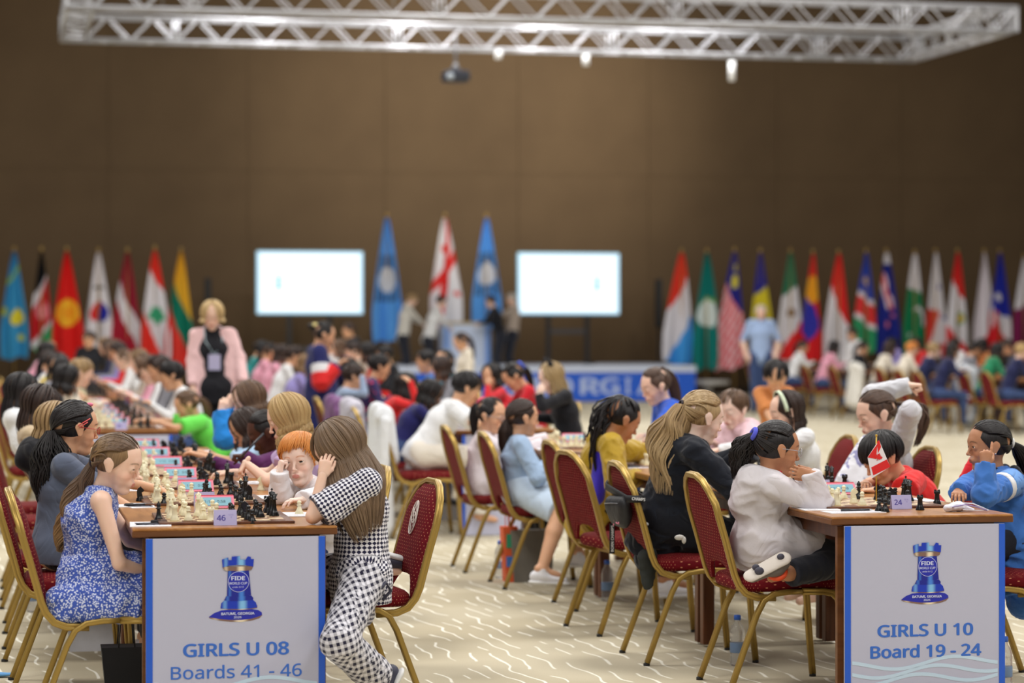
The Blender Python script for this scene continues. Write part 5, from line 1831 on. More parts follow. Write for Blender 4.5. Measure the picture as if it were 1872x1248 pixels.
end_panel(XL + .047, .650, 8.815, 'GIRLS U 08', 'Boards 41 - 46', 'white end panel sign reading GIRLS U 08, Boards 41 - 46', False)
end_panel(XR + .045, .655, 8.835, 'GIRLS U 10', 'Board 19 - 24', 'white end panel sign reading GIRLS U 10, Board 19 - 24', True)
for x0, y, lab in ((XL, 17.385, 'plain white end panel below the second table row at left'), (XR, 16.885, 'plain white end panel below the table of the cat-eared girl')):
    t = thing('end_panel_sign', lab, 'sign', (x0 + TW / 2, y, 0))
    MB().box((0, 0, .36), (.65, .01, .71), WHITEP).obj('board', t)
    for s in (-1, 1): MB().box((s * .313, -.006, .36), (.024, .003, .71), BLUEP).obj('blue_border', t)
    rook_logo(facing((0, -.0055, .52), (0, -1, 0)), t, .19)

# ------------------------------------------------------------------ chairs
CH = make_chair('banquet_chair', 'red chair', 'red and gold banquet chairs')
CHE = make_chair('banquet_chair', 'red chair', 'red and gold banquet chairs', emblem=True)
_used = {}
def place_chair(x, y, deg, label, src=None):
    src = src or CH
    if not _used.get(src.name):
        _used[src.name] = 1; src.location = (x, y, 0); src.rotation_euler = (0, 0, math.radians(deg)); src['label'] = label
        return src
    return dup(src, (x, y, 0), math.radians(deg), label)
place_chair(3.08, 9.57, 0, 'red and gold banquet chair on which the girl in pale grey hoodie kneels')
place_chair(2.97, 10.45, 0, 'red banquet chair with a black waist bag strapped to its back')
place_chair(2.97, 11.5, 9, 'empty red banquet chair behind the one with the waist bag, turned slightly')
place_chair(3.12, 12.5, 3, 'red banquet chair of the girl in gold jacket, mostly hidden by the empty chair')
place_chair(2.98, 13.6, 0, 'red banquet chair of the girl in light denim jacket')
place_chair(2.93, 14.55, 0, 'red banquet chair of the girl in white blouse with glasses')
for k, (x, y, who) in enumerate(((.33, 9.155, 'the girl in blue flowered dress'), (.25, 10.15, 'the girl with red glasses and black ponytail'), (.22, 11.15, 'the blonde girl in black hooded jacket'), (.22, 12.15, 'the dark-haired child in tan shirt'), (.2, 13.2, 'the black-haired child in white, left table row'), (.2, 14.2, 'the empty place at the far end of the left table row'))):
    place_chair(x, y, 0, 'red and gold banquet chair of ' + who if 'empty' not in who else 'empty red chair at the far left end of the board 46 row')
place_chair(1.29, 9.33, 187, 'red banquet chair with white oval emblem, right of the girl in checkered clothes', CHE)
place_chair(1.24, 10.3, 183, 'red banquet chair of the ginger child, seen behind the checkered girl', CHE)
for y, who in ((11.25, 'the curly blonde in lilac'), (12.2, 'the dark-skinned girl in purple'), (13.2, 'the girl in light blue top'), (14.2, 'the child in bright blue jacket')):
    place_chair(1.30, y, 180, 'red banquet chair of ' + who)
for x, y, who in ((4.0, 9.5, 'the girl in blue tracksuit jacket'), (4.1, 10.5, 'the boy in red shirt'), (4.18, 11.45, 'the girl holding up her ponytail'), (4.22, 12.75, 'the girl with pale headband'), (4.1, 13.6, 'the child in pink hoodie'), (4.1, 14.5, 'the girl in royal blue shirt')):
    place_chair(x, y, 180, 'red banquet chair of ' + who)

# ------------------------------------------------------------------ boards, pieces, clocks, plates, sheets
TZ = .750
bz = TZ + .0116
ORD = ['nearest', 'second', 'third', 'fourth', 'fifth', 'farthest']
def board_set(cx, cy, num, seed, row, detail=True, indiv=True, stuff=None, k=0):
    where = '%s board of the %s' % (ORD[k], row)
    b = chess_board(cx, cy, TZ, 'walnut framed chess board, the %s of the %s' % (ORD[k], row), full=detail)
    set_pieces(cx, cy, bz, where, seed, stuff=None if indiv else stuff)
    make_clock('pink rimmed chess clock behind the %s' % where, (cx + .0, cy + .345, TZ))
    name_plate(str(num), (cx + (-.012 if cx < 2 else .048), cy - .285, TZ), 'lavender number plate reading %s, in front of the %s' % (num, where))
    r = random.Random(seed + 99)
    sheet(cx - .28, cy - .20, TZ, .15, .21, r.uniform(-.15, .15), 'white score sheet at the ivory side of the %s' % where)
    sheet(cx + .28, cy + .16, TZ, .15, .21, r.uniform(-.3, .3), 'white score sheet at the black side of the %s' % where)
    if seed % 2: pen(cx - .27, cy - .24, TZ + .003, r.uniform(-.2, .4), 'black pen lying on the ivory side score sheet, %s' % where)
    return b
stuff = []
for k in range(6):
    y = 9.22 + k * .985
    num = 46 - k
    board_set(.785, y, num, 100 + k, 'left table row', detail=k < 3, k=k)
for k in range(6):
    board_set(3.45, 9.47 + k * .985, 24 - k, 200 + k, 'right table row', detail=k < 3, k=k)
for x, y0, num0, row, n, ind in ((.785, 17.8, 40, 'second left row', 6, 2), (3.46, 17.3, 18, 'cat ears row', 6, 0)):
    for k in range(n):
        board_set(x, y0 + k * .97, num0 - k, 300 + k + num0, row, detail=False, indiv=k < ind, stuff=stuff, k=k)
for x, y0 in ((.785, 25.8), (3.46, 25.3)):
    for k in range(6):
        chess_board(x, y0 + k * .97, TZ, '%s chess board of the back row %s' % (ORD[k], 'left of the pink blazer' if x < 1 else 'behind the navy coat'), full=False)
        set_pieces(x, y0 + k * .97, bz, '', 500 + k, stuff=stuff)
m = MB(); 
bins = {}
for me, x, y, z in stuff: bins.setdefault(me.name, []).append((me, x, y, z))
S = Surf(); mi = {}
Sv, Sf, Sm = [], [], []; off = 0
for nm, L in bins.items():
    me = L[0][0]; co = np.empty(len(me.vertices) * 3); me.vertices.foreach_get('co', co); co = co.reshape(-1, 3)
    fs = [tuple(p.vertices) for p in me.polygons]; isw = me.materials[0] == CW
    for (_, x, y, z) in L:
        m.add(co + V(x, y, z), fs, CW if isw else CB, True)
if m.v: 
    o = m.obj('distant_chess_pieces', kind='stuff'); tag(o, 'crowd of small ivory and black chess pieces on the far boards', 'chess pieces')

# single pieces beside the nearest boards
def side_piece(c, k, px, py, lab, rz=0.):
    p = WZ(px, py, TZ); piece(c, k, p.x, p.y, TZ, '', rz, lab)
side_piece('black', 'bishop', 290, 953, 'black bishop standing alone at the near left corner of the table, beside plate 46')
side_piece('black', 'knight', 256, 916, 'black knight on the table by the elbow of the girl in blue flowered dress')
side_piece('black', 'pawn', 300, 924, 'black pawn off the board between two score sheets near board 46')
side_piece('black', 'pawn', 461, 957, 'black pawn in front of board 46, right of its plate')
side_piece('white', 'rook', 385, 956, 'ivory rook in front of board 46, touching the left of its plate')
side_piece('white', 'knight', 477, 896, 'ivory knight on the table right of board 45', rz=PI)
side_piece('white', 'pawn', 547, 940, 'ivory pawn at the right of board 46 by the elbow of the checkered girl')
side_piece('white', 'bishop', 440, 905, 'ivory bishop held by the hand of the curly blonde girl')
side_piece('black', 'pawn', 1607, 935, 'left one of two black pawns beside plate 24')
side_piece('black', 'pawn', 1618, 936, 'right one of two black pawns touching plate 24')
side_piece('black', 'rook', 1682, 932, 'black rook in front of board 24, right of its plate')
side_piece('black', 'rook', 1713, 922, 'black rook at the right edge of board 24 by the blue sleeve')
p = WZ(300, 958, TZ)
sheet(p.x, p.y, TZ, .21, .10, 0.02, 'white score sheet at the near left corner of the table, below the black bishop')
p = WZ(255, 926, TZ); sheet(p.x, p.y, TZ, .10, .16, 0.2, 'small white sheet under the black knight by the flowered dress')
p = WZ(1560, 936, TZ); sheet(p.x, p.y, TZ, .23, .12, 0.05, 'white score sheet with pen at the left corner of the right table')
pen(p.x + .02, p.y + .02, TZ + .003, .05, 'dark pen on the score sheet left of plate 24')
p = WZ(283, 957, TZ); pen(p.x + .05, p.y + .02, TZ + .003, .1, 'black pen lying across the nearest score sheet, left of plate 46')

# small paper flag at board 24
p = WZ(1602, 925, TZ); p.y += 0
cf = thing('desk_flag', 'small red and white maple leaf flag on gold stick before the boy in red', 'flag', (p.x, p.y, TZ))
MB().tube([(0, 0, .008), (0, 0, .285)], .0028, mat('flag_stick_gold', rgb(200, 160, 60), .3, metal=.5), 8).obj('stick', cf)
MB().ball((0, 0, .288), .0055, mat('flag_stick_gold'), 10, 7).obj('finial', cf)
MB().lathe([(.026, 0), (.026, .006), (.008, .014), (.004, .02)], (0, 0, 0), mat('ivory_plastic'), 16).obj('base', cf)
# cloth hangs from the stick, folded down diagonally
def leaf_poly(s, cx, cy, rot):
    h = [(0, 1), (.17, .66), (.36, .74), (.30, .32), (.55, .52), (.63, .38), (.95, .42), (.82, .18), (.92, .08), (.50, -.22), (.56, -.38), (.06, -.32), (.05, -.75)]
    P = h + [(-x, y) for x, y in reversed(h)][:-1]
    c, sn = math.cos(rot), math.sin(rot)
    return [(cx + s * (x * c - y * sn), cy + s * (x * sn + y * c)) for x, y in P]
fm = mat('paper_flag', (0.8, 0.8, 0.8), .6)
RR = mat('flag_red', rgb(222, 40, 40), .6); WW = mat('flag_white', rgb(236, 234, 238), .6)
def quad_sheet(pts, mt, name, par, th=.0012, z=0.0):
    a = sum(pts[i][0] * pts[(i + 1) % len(pts)][1] - pts[(i + 1) % len(pts)][0] * pts[i][1] for i in range(len(pts)))
    if a < 0: pts = list(reversed(pts))
    M = facing((0, -.006, 0), (-.12, -1, 0)); M.translation = Vector((0, -.006 - z, .0))
    return MB().prism(pts, M, th, mt).obj(name, par)
S_ = 1 / 466.0
def C(px, py): return ((px - 1602) * S_, (925 - py) * S_)
body_ = quad_sheet([C(1606, 799), C(1628, 850), C(1592, 872), C(1584, 832)], WW, 'cloth', cf)
quad_sheet([C(1606, 799), C(1610, 812), C(1604, 824), C(1602, 803)], RR, 'red_corner', body_, z=.0014)
quad_sheet([C(1603, 806), C(1600, 835), C(1584, 832)], RR, 'red_band', body_, z=.0014)
quad_sheet([C(1621, 836), C(1628, 850), C(1595, 866), C(1591, 851)], RR, 'red_band', body_, z=.0014)
quad_sheet(leaf_poly(.019, *C(1604, 832), -.35), RR, 'maple_leaf', body_, z=.0028)

# folded white mask / spectacles and cord by the girl in blue
p = WZ(1755, 935, TZ)
fmk = thing('face_mask', 'crumpled white face mask with ear loops at the right end of the nearest table', 'mask', (p.x, p.y, TZ))
MKW = mat('mask_white', rgb(226, 226, 238), .7)
pp, qq, _ = sdf_mesh([cap_((-.05, 0, .015), (.0, .01, .022), .018, .022, flat=((0, 0, 1), .8)), cap_((0, .01, .02), (.05, -.005, .008), .020, .008, flat=((0, 0, 1), .7))], .003, wrinkle=.003, wfreq=120)
S = Surf(); S.add(pp, qq, 0); link('mask_body', S.mesh('mask', [MKW]), fmk)
mm = MB()
mm.tube([(.0, .0, .035), (.05, -.01, .032), (.09, -.02, .015), (.11, -.03, .006), (.06, -.035, .006), (.0, -.03, .01)], .0025, MKW, 6)
mm.tube([(-.04, -.02, .02), (.01, -.03, .03), (.06, -.03, .02), (.10, -.035, .005)], .0022, mat('loop_violet', rgb(150, 140, 200), .6), 6)
mm.obj('ear_loop', fmk)

# bottles, bags and boxes on the floor
for px, py, lab in ((1348, 1216, 'clear water bottle with blue cap under the nearest chair of the right row'), (1110, 1098, 'water bottle under the empty red chair'), (1836, 1262, 'water bottle with blue cap by the right edge of the GIRLS U 10 panel'), (60, 1118, 'water bottle under the chairs at the far left'), (914, 1056, 'water bottle beside the striped bag under the denim girl')):
    p = WZ(px, py, 0); bottle((p.x, p.y, 0), lab, None)
p = WZ(1826, 1262, 0); o = thing('red_bottle', 'small red topped bottle squeezed between panel and water bottle at right', 'bottle', (p.x - .0, p.y + .25, 0))
MB().lathe([(.03, 0), (.032, .01), (.032, .16), (.018, .2), (.018, .225), (.002, .226)], (0, 0, 0), mat('red_bottle', rgb(190, 30, 40), .35), 16).obj('bottle_body', o)

def bag(px, py, w, d, h, m, label, dD=0.0, name='shopping_bag'):
    p = WZ(px, py, 0); t = thing(name, label, 'bag', (p.x, p.y + d / 2, 0), 0)
    b = MB(); e = .02
    vs = [(-w / 2, -d / 2, 0), (w / 2, -d / 2, 0), (w / 2, d / 2, 0), (-w / 2, d / 2, 0), (-w / 2 - e, -d / 2 + .01, h), (w / 2 + e, -d / 2 + .01, h), (w / 2 + e, d / 2 - .01, h), (-w / 2 - e, d / 2 - .01, h)]
    b.add(vs, [(0, 3, 2, 1), (4, 5, 6, 7), (0, 1, 5, 4), (1, 2, 6, 5), (2, 3, 7, 6), (3, 0, 4, 7)], m); b.obj('bag_body', t)
    for s in (-1, 1): MB().tube([(-w * .2, s * (d / 2 - .008), h), (-w * .16, s * d / 2, h + .09), (0, s * d / 2, h + .12), (w * .16, s * d / 2, h + .09), (w * .2, s * (d / 2 - .008), h)], .003, m, 5).obj('handle', t)
    return t
WB = variant('white_bag', rgb(205, 205, 210), .5, bump=.1)
t = bag(172, 1190, .22, .12, .30, WB, 'white paper bag with small printed lettering under the flowered dress girl')
put_text('G E O R G I A', .018, INK, facing((.03, -.063, .255), (0, -1, 0)), t, 'lettering', width=.06)
put_text('visitbatumi.com', .012, INK, facing((.03, -.063, .232), (0, -1, 0)), t, 'lettering', width=.07)
t = bag(232, 1275, .16, .14, .20, variant('black_bag', rgb(26, 26, 30), .6), 'black box bag on the floor just left of the GIRLS U 08 panel')
t = bag(975, 1064, .22, .14, .30, variant('grey_canvas', rgb(120, 116, 108), .8, bump=.3), 'grey canvas bag on the floor beneath the girl in light denim')
t = bag(934, 1064, .05, .12, .32, mat('multi_bag', rgb(224, 96, 50), .6), 'orange, green and blue striped bag beside the grey canvas bag')
MB().box((0, -.06, .24), (.052, .008, .08), mat('stripe_green', rgb(50, 150, 110), .6)).obj('green_stripe', t)
MB().box((0, -.06, .12), (.052, .008, .06), mat('stripe_blue', rgb(70, 120, 200), .6)).obj('blue_stripe', t)
t = bag(885, 970, .22, .12, .15, mat('blue_gift_bag', rgb(130, 180, 235), .5), 'light blue bag on the floor behind the chairs of the right row')
MB().box((.02, -.064, .07), (.12, .004, .09), WHITEP).obj('white_label', t)
t = bag(815, 950, .20, .12, .16, WB, 'plain white bag on the floor behind the farthest chair of the right row')

# waist bag strapped on the second chair
BKL = variant('bag_black', rgb(34, 34, 38), .55, bump=.2)
wb = thing('waist_bag', 'black waist bag with pink print buckled round the chair back', 'bag', (2.97, 10.45, 0))
def bxs(z): return -.222 - (z - .48) / .265 * .08
bp, bq, _ = sdf_mesh([cap_((bxs(.70) - .045, .08, .685), (bxs(.70) - .045, -.15, .70), .040, .038, flat=((1, 0, 0), .7)), cap_((bxs(.66) - .045, .03, .63), (bxs(.66) - .045, -.11, .63), .036, .036, flat=((1, 0, 0), .7)), cap_((bxs(.66) - .045, .05, .66), (bxs(.66) - .045, -.13, .66), .038, .038, flat=((1, 0, 0), .7))], .005, k=.04, wrinkle=.0012, wfreq=50)
S = Surf(); S.add(bp, bq, 0); bo = link('pouch', S.mesh('pouch', [BKL]), wb)
st = MB()
zz = .73
loop = [(bxs(zz) - .03, .21, zz + .03), (bxs(zz) - .035, -.2, zz), (bxs(zz) - .015, -.228, zz), (bxs(zz) + .035, -.225, zz), (bxs(zz) + .04, .0, zz + .02), (bxs(zz) + .03, .225, zz + .04), (bxs(zz) - .015, .232, zz + .04)]
st.tube(loop, .016, mat('strap_black', rgb(24, 24, 28), .6), prof=[(1, .12), (-1, .12), (-1, -.12), (1, -.12)], closed=True, up=(0, 0, 1))
st.obj('strap', wb)
q = W(1119, 984, 10.82) - Vector((2.97, 10.45, 0))
hs_ = MB(); hs_.box(tuple(q), (.024, .003, .135), mat('strap_black')); hs_.box(tuple(q + Vector((.01, .01, .09))), (.012, .003, .06), mat('strap_black')); hs_.obj('strap_end', wb)
put_text('BORN CHAMPS', .020, mat('strap_white', rgb(225, 225, 225), .6), facing(tuple(q + Vector((0, -.003, 0))), (0, -1, 0), (-1, 0, 0)), wb, 'strap_lettering', bold=.0005, width=.118)
zp = MB(); zp.tube([(bxs(.70) - .076, .08, .690), (bxs(.70) - .078, -.04, .700), (bxs(.70) - .074, -.15, .706)], .0025, mat('zipper', rgb(120, 120, 126), .35, metal=.7), 5); zp.obj('zipper', wb)
put_text('CHAMPS', .022, mat('strap_white'), facing((bxs(zz) + .01, -.2305, zz + .001), (0, -1, 0), (.1, 0, 1)), wb, 'strap_lettering', bold=.0006, width=.06)
PKP = mat('pink_print', rgb(214, 130, 150), .6)
pk = MB(); r = random.Random(4)
for k in range(16): pk.ball((bxs(.66) - .074 + r.uniform(0, .006), r.uniform(-.13, 0), r.uniform(.60, .68)), (.003, r.uniform(.004, .010), r.uniform(.003, .008)), PKP, 6, 5)
pk.obj('pink_print', bo)
# a quilted dark coat tail hanging under the seat of that chair
qp, qq_, _ = sdf_mesh([cap_((2.735, 10.30, .47), (2.745, 10.30, .35), .036, .026, flat=((0, 1, 0), .55)), cap_((2.76, 10.31, .48), (2.76, 10.31, .39), .030, .025, flat=((0, 1, 0), .55))], .007, wrinkle=.006, wfreq=60)
S = Surf(); S.add(qp, qq_, 0); o = link('quilted_coat', S.mesh('quilted_coat', [variant('quilt_green', rgb(40, 44, 42), .7, bump=.3)])); tag(o, 'dark quilted coat hanging down from the chair with the waist bag', 'coat')

# blue cloth on the carpet at the bottom left corner
p = WZ(14, 1236, 0)
qp, qq_, _ = sdf_mesh([cap_((p.x - .12, p.y, .012), (p.x + .02, p.y - .02, .012), .05, .018, flat=((0, 0, 1), .3))], .005, wrinkle=.004, wfreq=60)
S = Surf(); S.add(qp, qq_, 0); o = link('blue_cloth', S.mesh('blue_cloth', [cloth('sky', rgb(110, 170, 225))])); tag(o, 'light blue cloth lying on the carpet in the bottom corner', 'cloth')

# jackets hung over chairs between the rows
def hung_jacket(name, x, y, deg, m, label, drop=.62, seed=1, wide=.24, lean=1.0):
    a = math.radians(deg); f = V(math.cos(a), math.sin(a), 0); l = V(-math.sin(a), math.cos(a), 0); o = V(x, y, 0)
    b = o - f * .335
    pr = [cap_(b - l * wide * .75 + V(0, 0, .86), b + l * wide * .75 + V(0, 0, .86), .060, k=.05),
          cap_(b - l * wide * .4 + V(0, 0, .82), b - l * wide * .55 - f * .03 + V(0, 0, .88 - drop), .085, .125, flat=(f, .8), k=.05),
          cap_(b + l * wide * .4 + V(0, 0, .82), b + l * wide * .6 - f * .02 + V(0, 0, .90 - drop), .085, .120, flat=(f, .8), k=.05),
          cap_(b + V(0, 0, .82), b - f * .02 + V(0, 0, .90 - drop), .10, .13, flat=(f, .8), k=.05),
          cap_(b + f * .05 + V(0, 0, .84), b + f * .10 + V(0, 0, .56), .07, .06, flat=(f, .5), k=.05),
          cap_(b - l * wide + V(0, 0, .82), b - l * wide * 1.05 - f * .02 + V(0, 0, .45), .04, .03, k=.02),
          cap_(b - f * .03 - l * .06 + V(0, 0, .90), b - f * .03 + l * .06 + V(0, 0, .90), .05, .05, k=.03)]
    p, q, _ = sdf_mesh(pr, .012, k=.03, wrinkle=.012, wfreq=30, seed=seed, wscale=(1, 1, .3))
    S = Surf(); S.add(p, q, 0); ob = link(name, S.mesh(name, [m])); tag(ob, label, 'jacket'); return ob
place_chair(2.86, 16.95, 0, 'red banquet chair of the child in white shirt, draped with a white jacket')
hung_jacket('hung_jacket', 2.90, 16.95, 0, cloth('white_jacket', rgb(226, 228, 232)), 'white jacket with blue marks hung over the chair behind the white-shirted child', drop=.78)
place_chair(2.86, 18.1, 0, 'red banquet chair of the child in navy at the second right row')
hung_jacket('hung_jacket', 2.88, 18.3, 0, cloth('greylilac_jacket', rgb(196, 192, 204)), 'grey jacket on a chair, left of the white hung jacket', drop=.5, seed=3)
qp = cloth('plum', rgb(124, 84, 128))
place_chair(2.86, 19.1, 0, 'red banquet chair of the girl in red top with black hair')
hung_jacket('hung_jacket', 2.86, 19.1, 0, qp, 'plum purple jacket on a chair left of the white hung jacket', drop=.6, seed=5)
# ------------------------------------------------------------------ the people
C_ = cloth
WHT = C_('white', rgb(232, 232, 234)); NVY = C_('navy', rgb(32, 36, 74)); BLK = C_('black', rgb(26, 26, 32)); BLK2 = C_('coalblack', rgb(20, 22, 30))
GRY = C_('light_grey', rgb(206, 204, 208)); DEN = C_('light_denim', rgb(160, 184, 214)); RED = C_('red_tee', rgb(220, 44, 44))
DPANT = C_('dark_trousers', rgb(38, 40, 50)); JEANS = C_('jeans', rgb(60, 78, 120)); SHW = mat('shoe_white', rgb(232, 232, 238), .5)
CREAM = C_('cream', rgb(222, 212, 196))
def up_arm(elbow, wrist, d=(0, 0, 1), palm=(0, 1, 0), pose='relaxed'): return dict(elbow=elbow, hand=wrist, dir=d, palm=palm, pose=pose)
def Vn(v): return V(v.x, v.y, v.z)
def w(px, py, D): return Vn(W(px, py, D))

# 1 girl in blue flowered dress
FLO = C_('blue_flowered', rgb(64, 88, 174), 'floral', rgb(206, 212, 234))
P = V(.31, 9.16, .555); K1 = P + V(.31, 0, -.02)
sk = [cap_(P + V(-.02, 0, .05), P + V(.0, 0, -.04), .105, .125, k=.05), cap_(P + V(0, .05, -.01), K1 + V(0, .07, 0), .098, .082, k=.05), cap_(P + V(0, -.06, -.01), K1 + V(0, -.07, 0), .098, .082, k=.05),
      cap_(P + V(-.05, -.10, -.06), P + V(.26, -.13, -.10), .050, .042, k=.06), cap_(P + V(-.06, .05, -.05), P + V(-.04, -.06, -.08), .08, .075, k=.05), cap_(P + V(-.07, -.08, .0), P + V(-.08, -.07, -.08), .07, .06, k=.05),
      cap_(V(.17, 8.99, .48), V(.64, 8.99, .47), .048, .046, k=.05), cap_(V(.18, 8.972, .435), V(.64, 8.972, .425), .030, .030, k=.05)]
i = person('girl in blue flowered sleeveless dress with brown ponytail, looking down at board 46', w(214, 850, 9.02), P, 0, hyaw=-22, hpitch=16, skin='fair', s=1.03,
   hair=dict(style='pony', col='lbrown', cols=(rgb(78, 58, 46), rgb(128, 100, 76)), mat='brownblond', tip=rgb(176, 140, 92), tie=(-.88, 0, -.50), end=w(112, 1010, 9.02), mid=w(122, 940, 9.02), wave=.014, wfreq=2.4, rad=.042, n=210),
   top=dict(mat=FLO, sleeve=0, low=-.02, name='dress_top', infl=.009, wr=.005), skirt=dict(prims=sk, mat=FLO, wr=.010, wf=40, ws=(1, 1, .5)), pants=dict(mat=FLO, leg=.3, name='under_shorts'), shoes=dict(mat=SHW),
   arms=dict(r=dict(elbow=w(222, 1042, 8.87), hand=w(268, 1045, 8.95)), l=dict(hand=(.62, 9.3, .60))), res=.006, bare_legs=True, spine_out=.035)
ring_on(i, 'hair_tie', (-.88, 0, -.50), .018, .004, mat('hair_tie_dark', (.03, .02, .03), .6), 1.08)
co = MB(); nb = i['nb']
co.tube([tuple(V(nb) + V(.045 * math.cos(a) * 1.1 + .005, .050 * math.sin(a), -.012 - .012 * math.cos(a))) for a in np.linspace(0, 2 * PI, 21)[:-1]], .011, FLO, prof=[(1.3, .35), (-1.3, .35), (-1.3, -.35), (1.3, -.35)], closed=True, up=(0, 0, 1))
on_person(i, 'collar', co)

# 2 girl with red glasses
i = person('girl with red glasses and very long black ponytail, grey-blue shirt, behind the flowered dress', w(138, 785, 10.05), (.20, 10.2, .57), 0, hyaw=16, hpitch=6, skin='tan', s=1.08,
   hair=dict(style='pony', col='black', tie=(-.85, 0, -.40), end=w(100, 950, 10.0), mid=w(92, 850, 10.0), wave=.012, curly=1, rad=.078, n=260, wfreq=2),
   top=dict(mat=C_('slate_tee', rgb(92, 100, 120)), sleeve=.38, low=.06), pants=dict(mat=BLK), shoes=dict(mat=SHW), arms=dict(r=dict(hand=(.60, 10.1, .66)), l=dict(hand=(.62, 10.35, .79))), res=.0075)
glasses(i, mat('glasses_red', rgb(190, 36, 50), .3))
cl = MB(); cl.tube([HP(i, .03, -.082, .05), HP(i, .0, -.086, .03), HP(i, -.018, -.088, .018), HP(i, -.012, -.088, .010), HP(i, .02, -.086, .035)], .0022, mat('clip_coral', rgb(230, 90, 90), .35), 6); on_person(i, 'hair_clip', cl)
cl = MB(); cl.ball(HP(i, *hsurf((.50, -.25, .83), 1.03)), (.016, .012, .009), mat('clip_pink', rgb(226, 120, 150), .5), 8, 6); on_person(i, 'hair_clip', cl)
# 3
i = person('blonde girl in black hooded jacket, behind the girl with red glasses', w(101, 782, 11.1), (.26, 11.2, .55), 0, hyaw=12, hpitch=14, skin='fair', s=1.0,
   hair=dict(style='long', col='dblond', length=.12, n=170), top=dict(mat=BLK, sleeve=1, low=.08, loose=.014, extra=lambda d: [cap_(d['nb'] - d['sf'] * .03 - d['sl'] * .06, d['nb'] - d['sf'] * .03 + d['sl'] * .06, .045, k=.04), cap_(d['nb'] - d['sf'] * .07 - V(0, 0, .04), d['nb'] - d['sf'] * .05, .05, k=.04)]),
   pants=dict(mat=JEANS), arms=dict(r=dict(hand=(.55, 11.1, .80)), l=dict(hand=(.6, 11.3, .80))), res=.012)
# 4
i = person('dark-haired child in tan shirt, fourth along the left side of the board 46 row', w(74, 748, 12.1), (.28, 12.1, .55), 0, hyaw=-6, hpitch=16, skin='fair', s=1.08,
   hair=dict(style='long', col='dark', length=.16, n=170), top=dict(mat=C_('tan_shirt', rgb(200, 178, 146)), sleeve=1, low=.06), pants=dict(mat=JEANS), arms=dict(r=dict(hand=(.55, 12.0, .80)), l=dict(hand=(.6, 12.2, .80))), res=.012)
# 5
i = person('black-haired child in white, by the left edge behind the tan shirt', w(40, 722, 13.6), (.30, 13.3, .56), 0, hpitch=12, skin='tan', s=1.1,
   hair=dict(style='long', col='black', length=.2, n=170), top=dict(mat=WHT, sleeve=1), pants=dict(mat=JEANS), res=.013)

# 8 girl in checkered clothes, kneeling up on one knee at board 46
CHK = C_('checker', rgb(34, 32, 62), 'check', rgb(232, 230, 238)); GNG = C_('gingham', rgb(34, 32, 56), 'gingham', rgb(228, 226, 234))
i = person('girl in black and white checkered clothes with long brown hair leaning on the table', w(622, 824, 9.10), w(660, 1052, 9.12), 180, hyaw=12, hpitch=28, skin='fair', s=1.04, hs=1.04,
   hair=dict(style='long', col='lbrown', mat='longbrown', cols=(rgb(98, 76, 58), rgb(146, 120, 94)), length=.30, n=440, drift=(.06, -.03, 0), flare=.055, minaz=.42, wave=.003, face=.9, partside=0.0, gather=w(680, 900, 8.93), gk=.40),
   top=dict(mat=CHK, sleeve=.42, low=.10, attr=True, loose=.016, infl=.010, wr=.005, hemr=.10), pants=dict(mat=GNG, attr=True, infl=.012, wr=.004, hem=.056), shoes=dict(mat=mat('sandal_dark', rgb(60, 60, 78), .5)),
   arms=dict(l=up_arm(w(572, 944, 8.94), w(590, 868, 8.98), d=(.25, .1, 1), palm=(.3, 1, 0), pose='relaxed'), r=dict(elbow=w(606, 940, 9.3), hand=w(606, 872, 9.2), dir=(.3, -.3, 1), palm=(.4, -.5, 0))),
   legs=dict(l=dict(knee=w(624, 1160, 8.80), foot=w(688, 1236, 9.02), toe=(-.5, -.15, -.85), up=(-.9, 0, .5)), r=dict(knee=(1.06, 9.36, .53), foot=(1.42, 9.40, .52), toe=(.9, 0, -.25), up=(.3, 0, -1))), res=.006)
bk = MB(); q = w(700, 1080, 9.0)
# sandal strap peeking over the chair seat
bk.tube([tuple(q + V(-.03, 0, -.02)), tuple(q + V(.01, -.01, .035)), tuple(q + V(.03, 0, .0)), tuple(q + V(.0, .01, -.035))], .007, mat('sandal_dark'), 6); on_person(i, 'sandal_strap', bk)

# 9 ginger child
KNIT = C_('white_knit', rgb(236, 232, 236), 'knit')
i = person('ginger-haired child in white knitted sweater looking towards the camera, cheek on hand', w(548, 842, 10.02), (1.34, 10.22, .55), 180, hyaw=66, hpitch=6, hroll=-6, skin='pale', s=.98, shy=212,
   hair=dict(style='short', col='ginger', fringe=.36, ears=False, sweep=-.45, face=.96, dens=1.3), top=dict(mat=KNIT, sleeve=1, loose=.012), pants=dict(mat=JEANS),
   arms=dict(r=up_arm(w(503, 908, 9.84), w(511, 864, 9.92), d=(.2, .1, 1), palm=(1, .3, 0), pose='fist'), l=dict(elbow=w(588, 908, 9.85), hand=w(545, 915, 9.62), dir=(-1, -.1, 0))), res=.006, iris=mat('iris_dark', rgb(52, 34, 26), .12))
tails = MB()
# 10 curly blonde in lilac
i = person('curly blonde girl in lilac shirt reaching for a piece', w(527, 768, 11.05), (1.30, 11.22, .56), 180, hyaw=-4, hpitch=20, skin='fair', s=1.06,
   hair=dict(style='bob', col='blond', length=.13, wave=.010, wfreq=2.6, n=280, flare=.008, minaz=.85, face=.98), top=dict(mat=C_('lilac_tee', rgb(196, 168, 212)), sleeve=.30, low=.05, loose=.012), pants=dict(mat=C_('plum', rgb(124, 84, 128))),
   arms=dict(l=dict(elbow=w(484, 884, 10.82), hand=w(449, 846, 10.90), dir=(-.5, -.1, -.75), palm=(.6, 0, -.5), pose='pinch'), r=dict(hand=(1.0, 11.35, .80))), res=.0075)
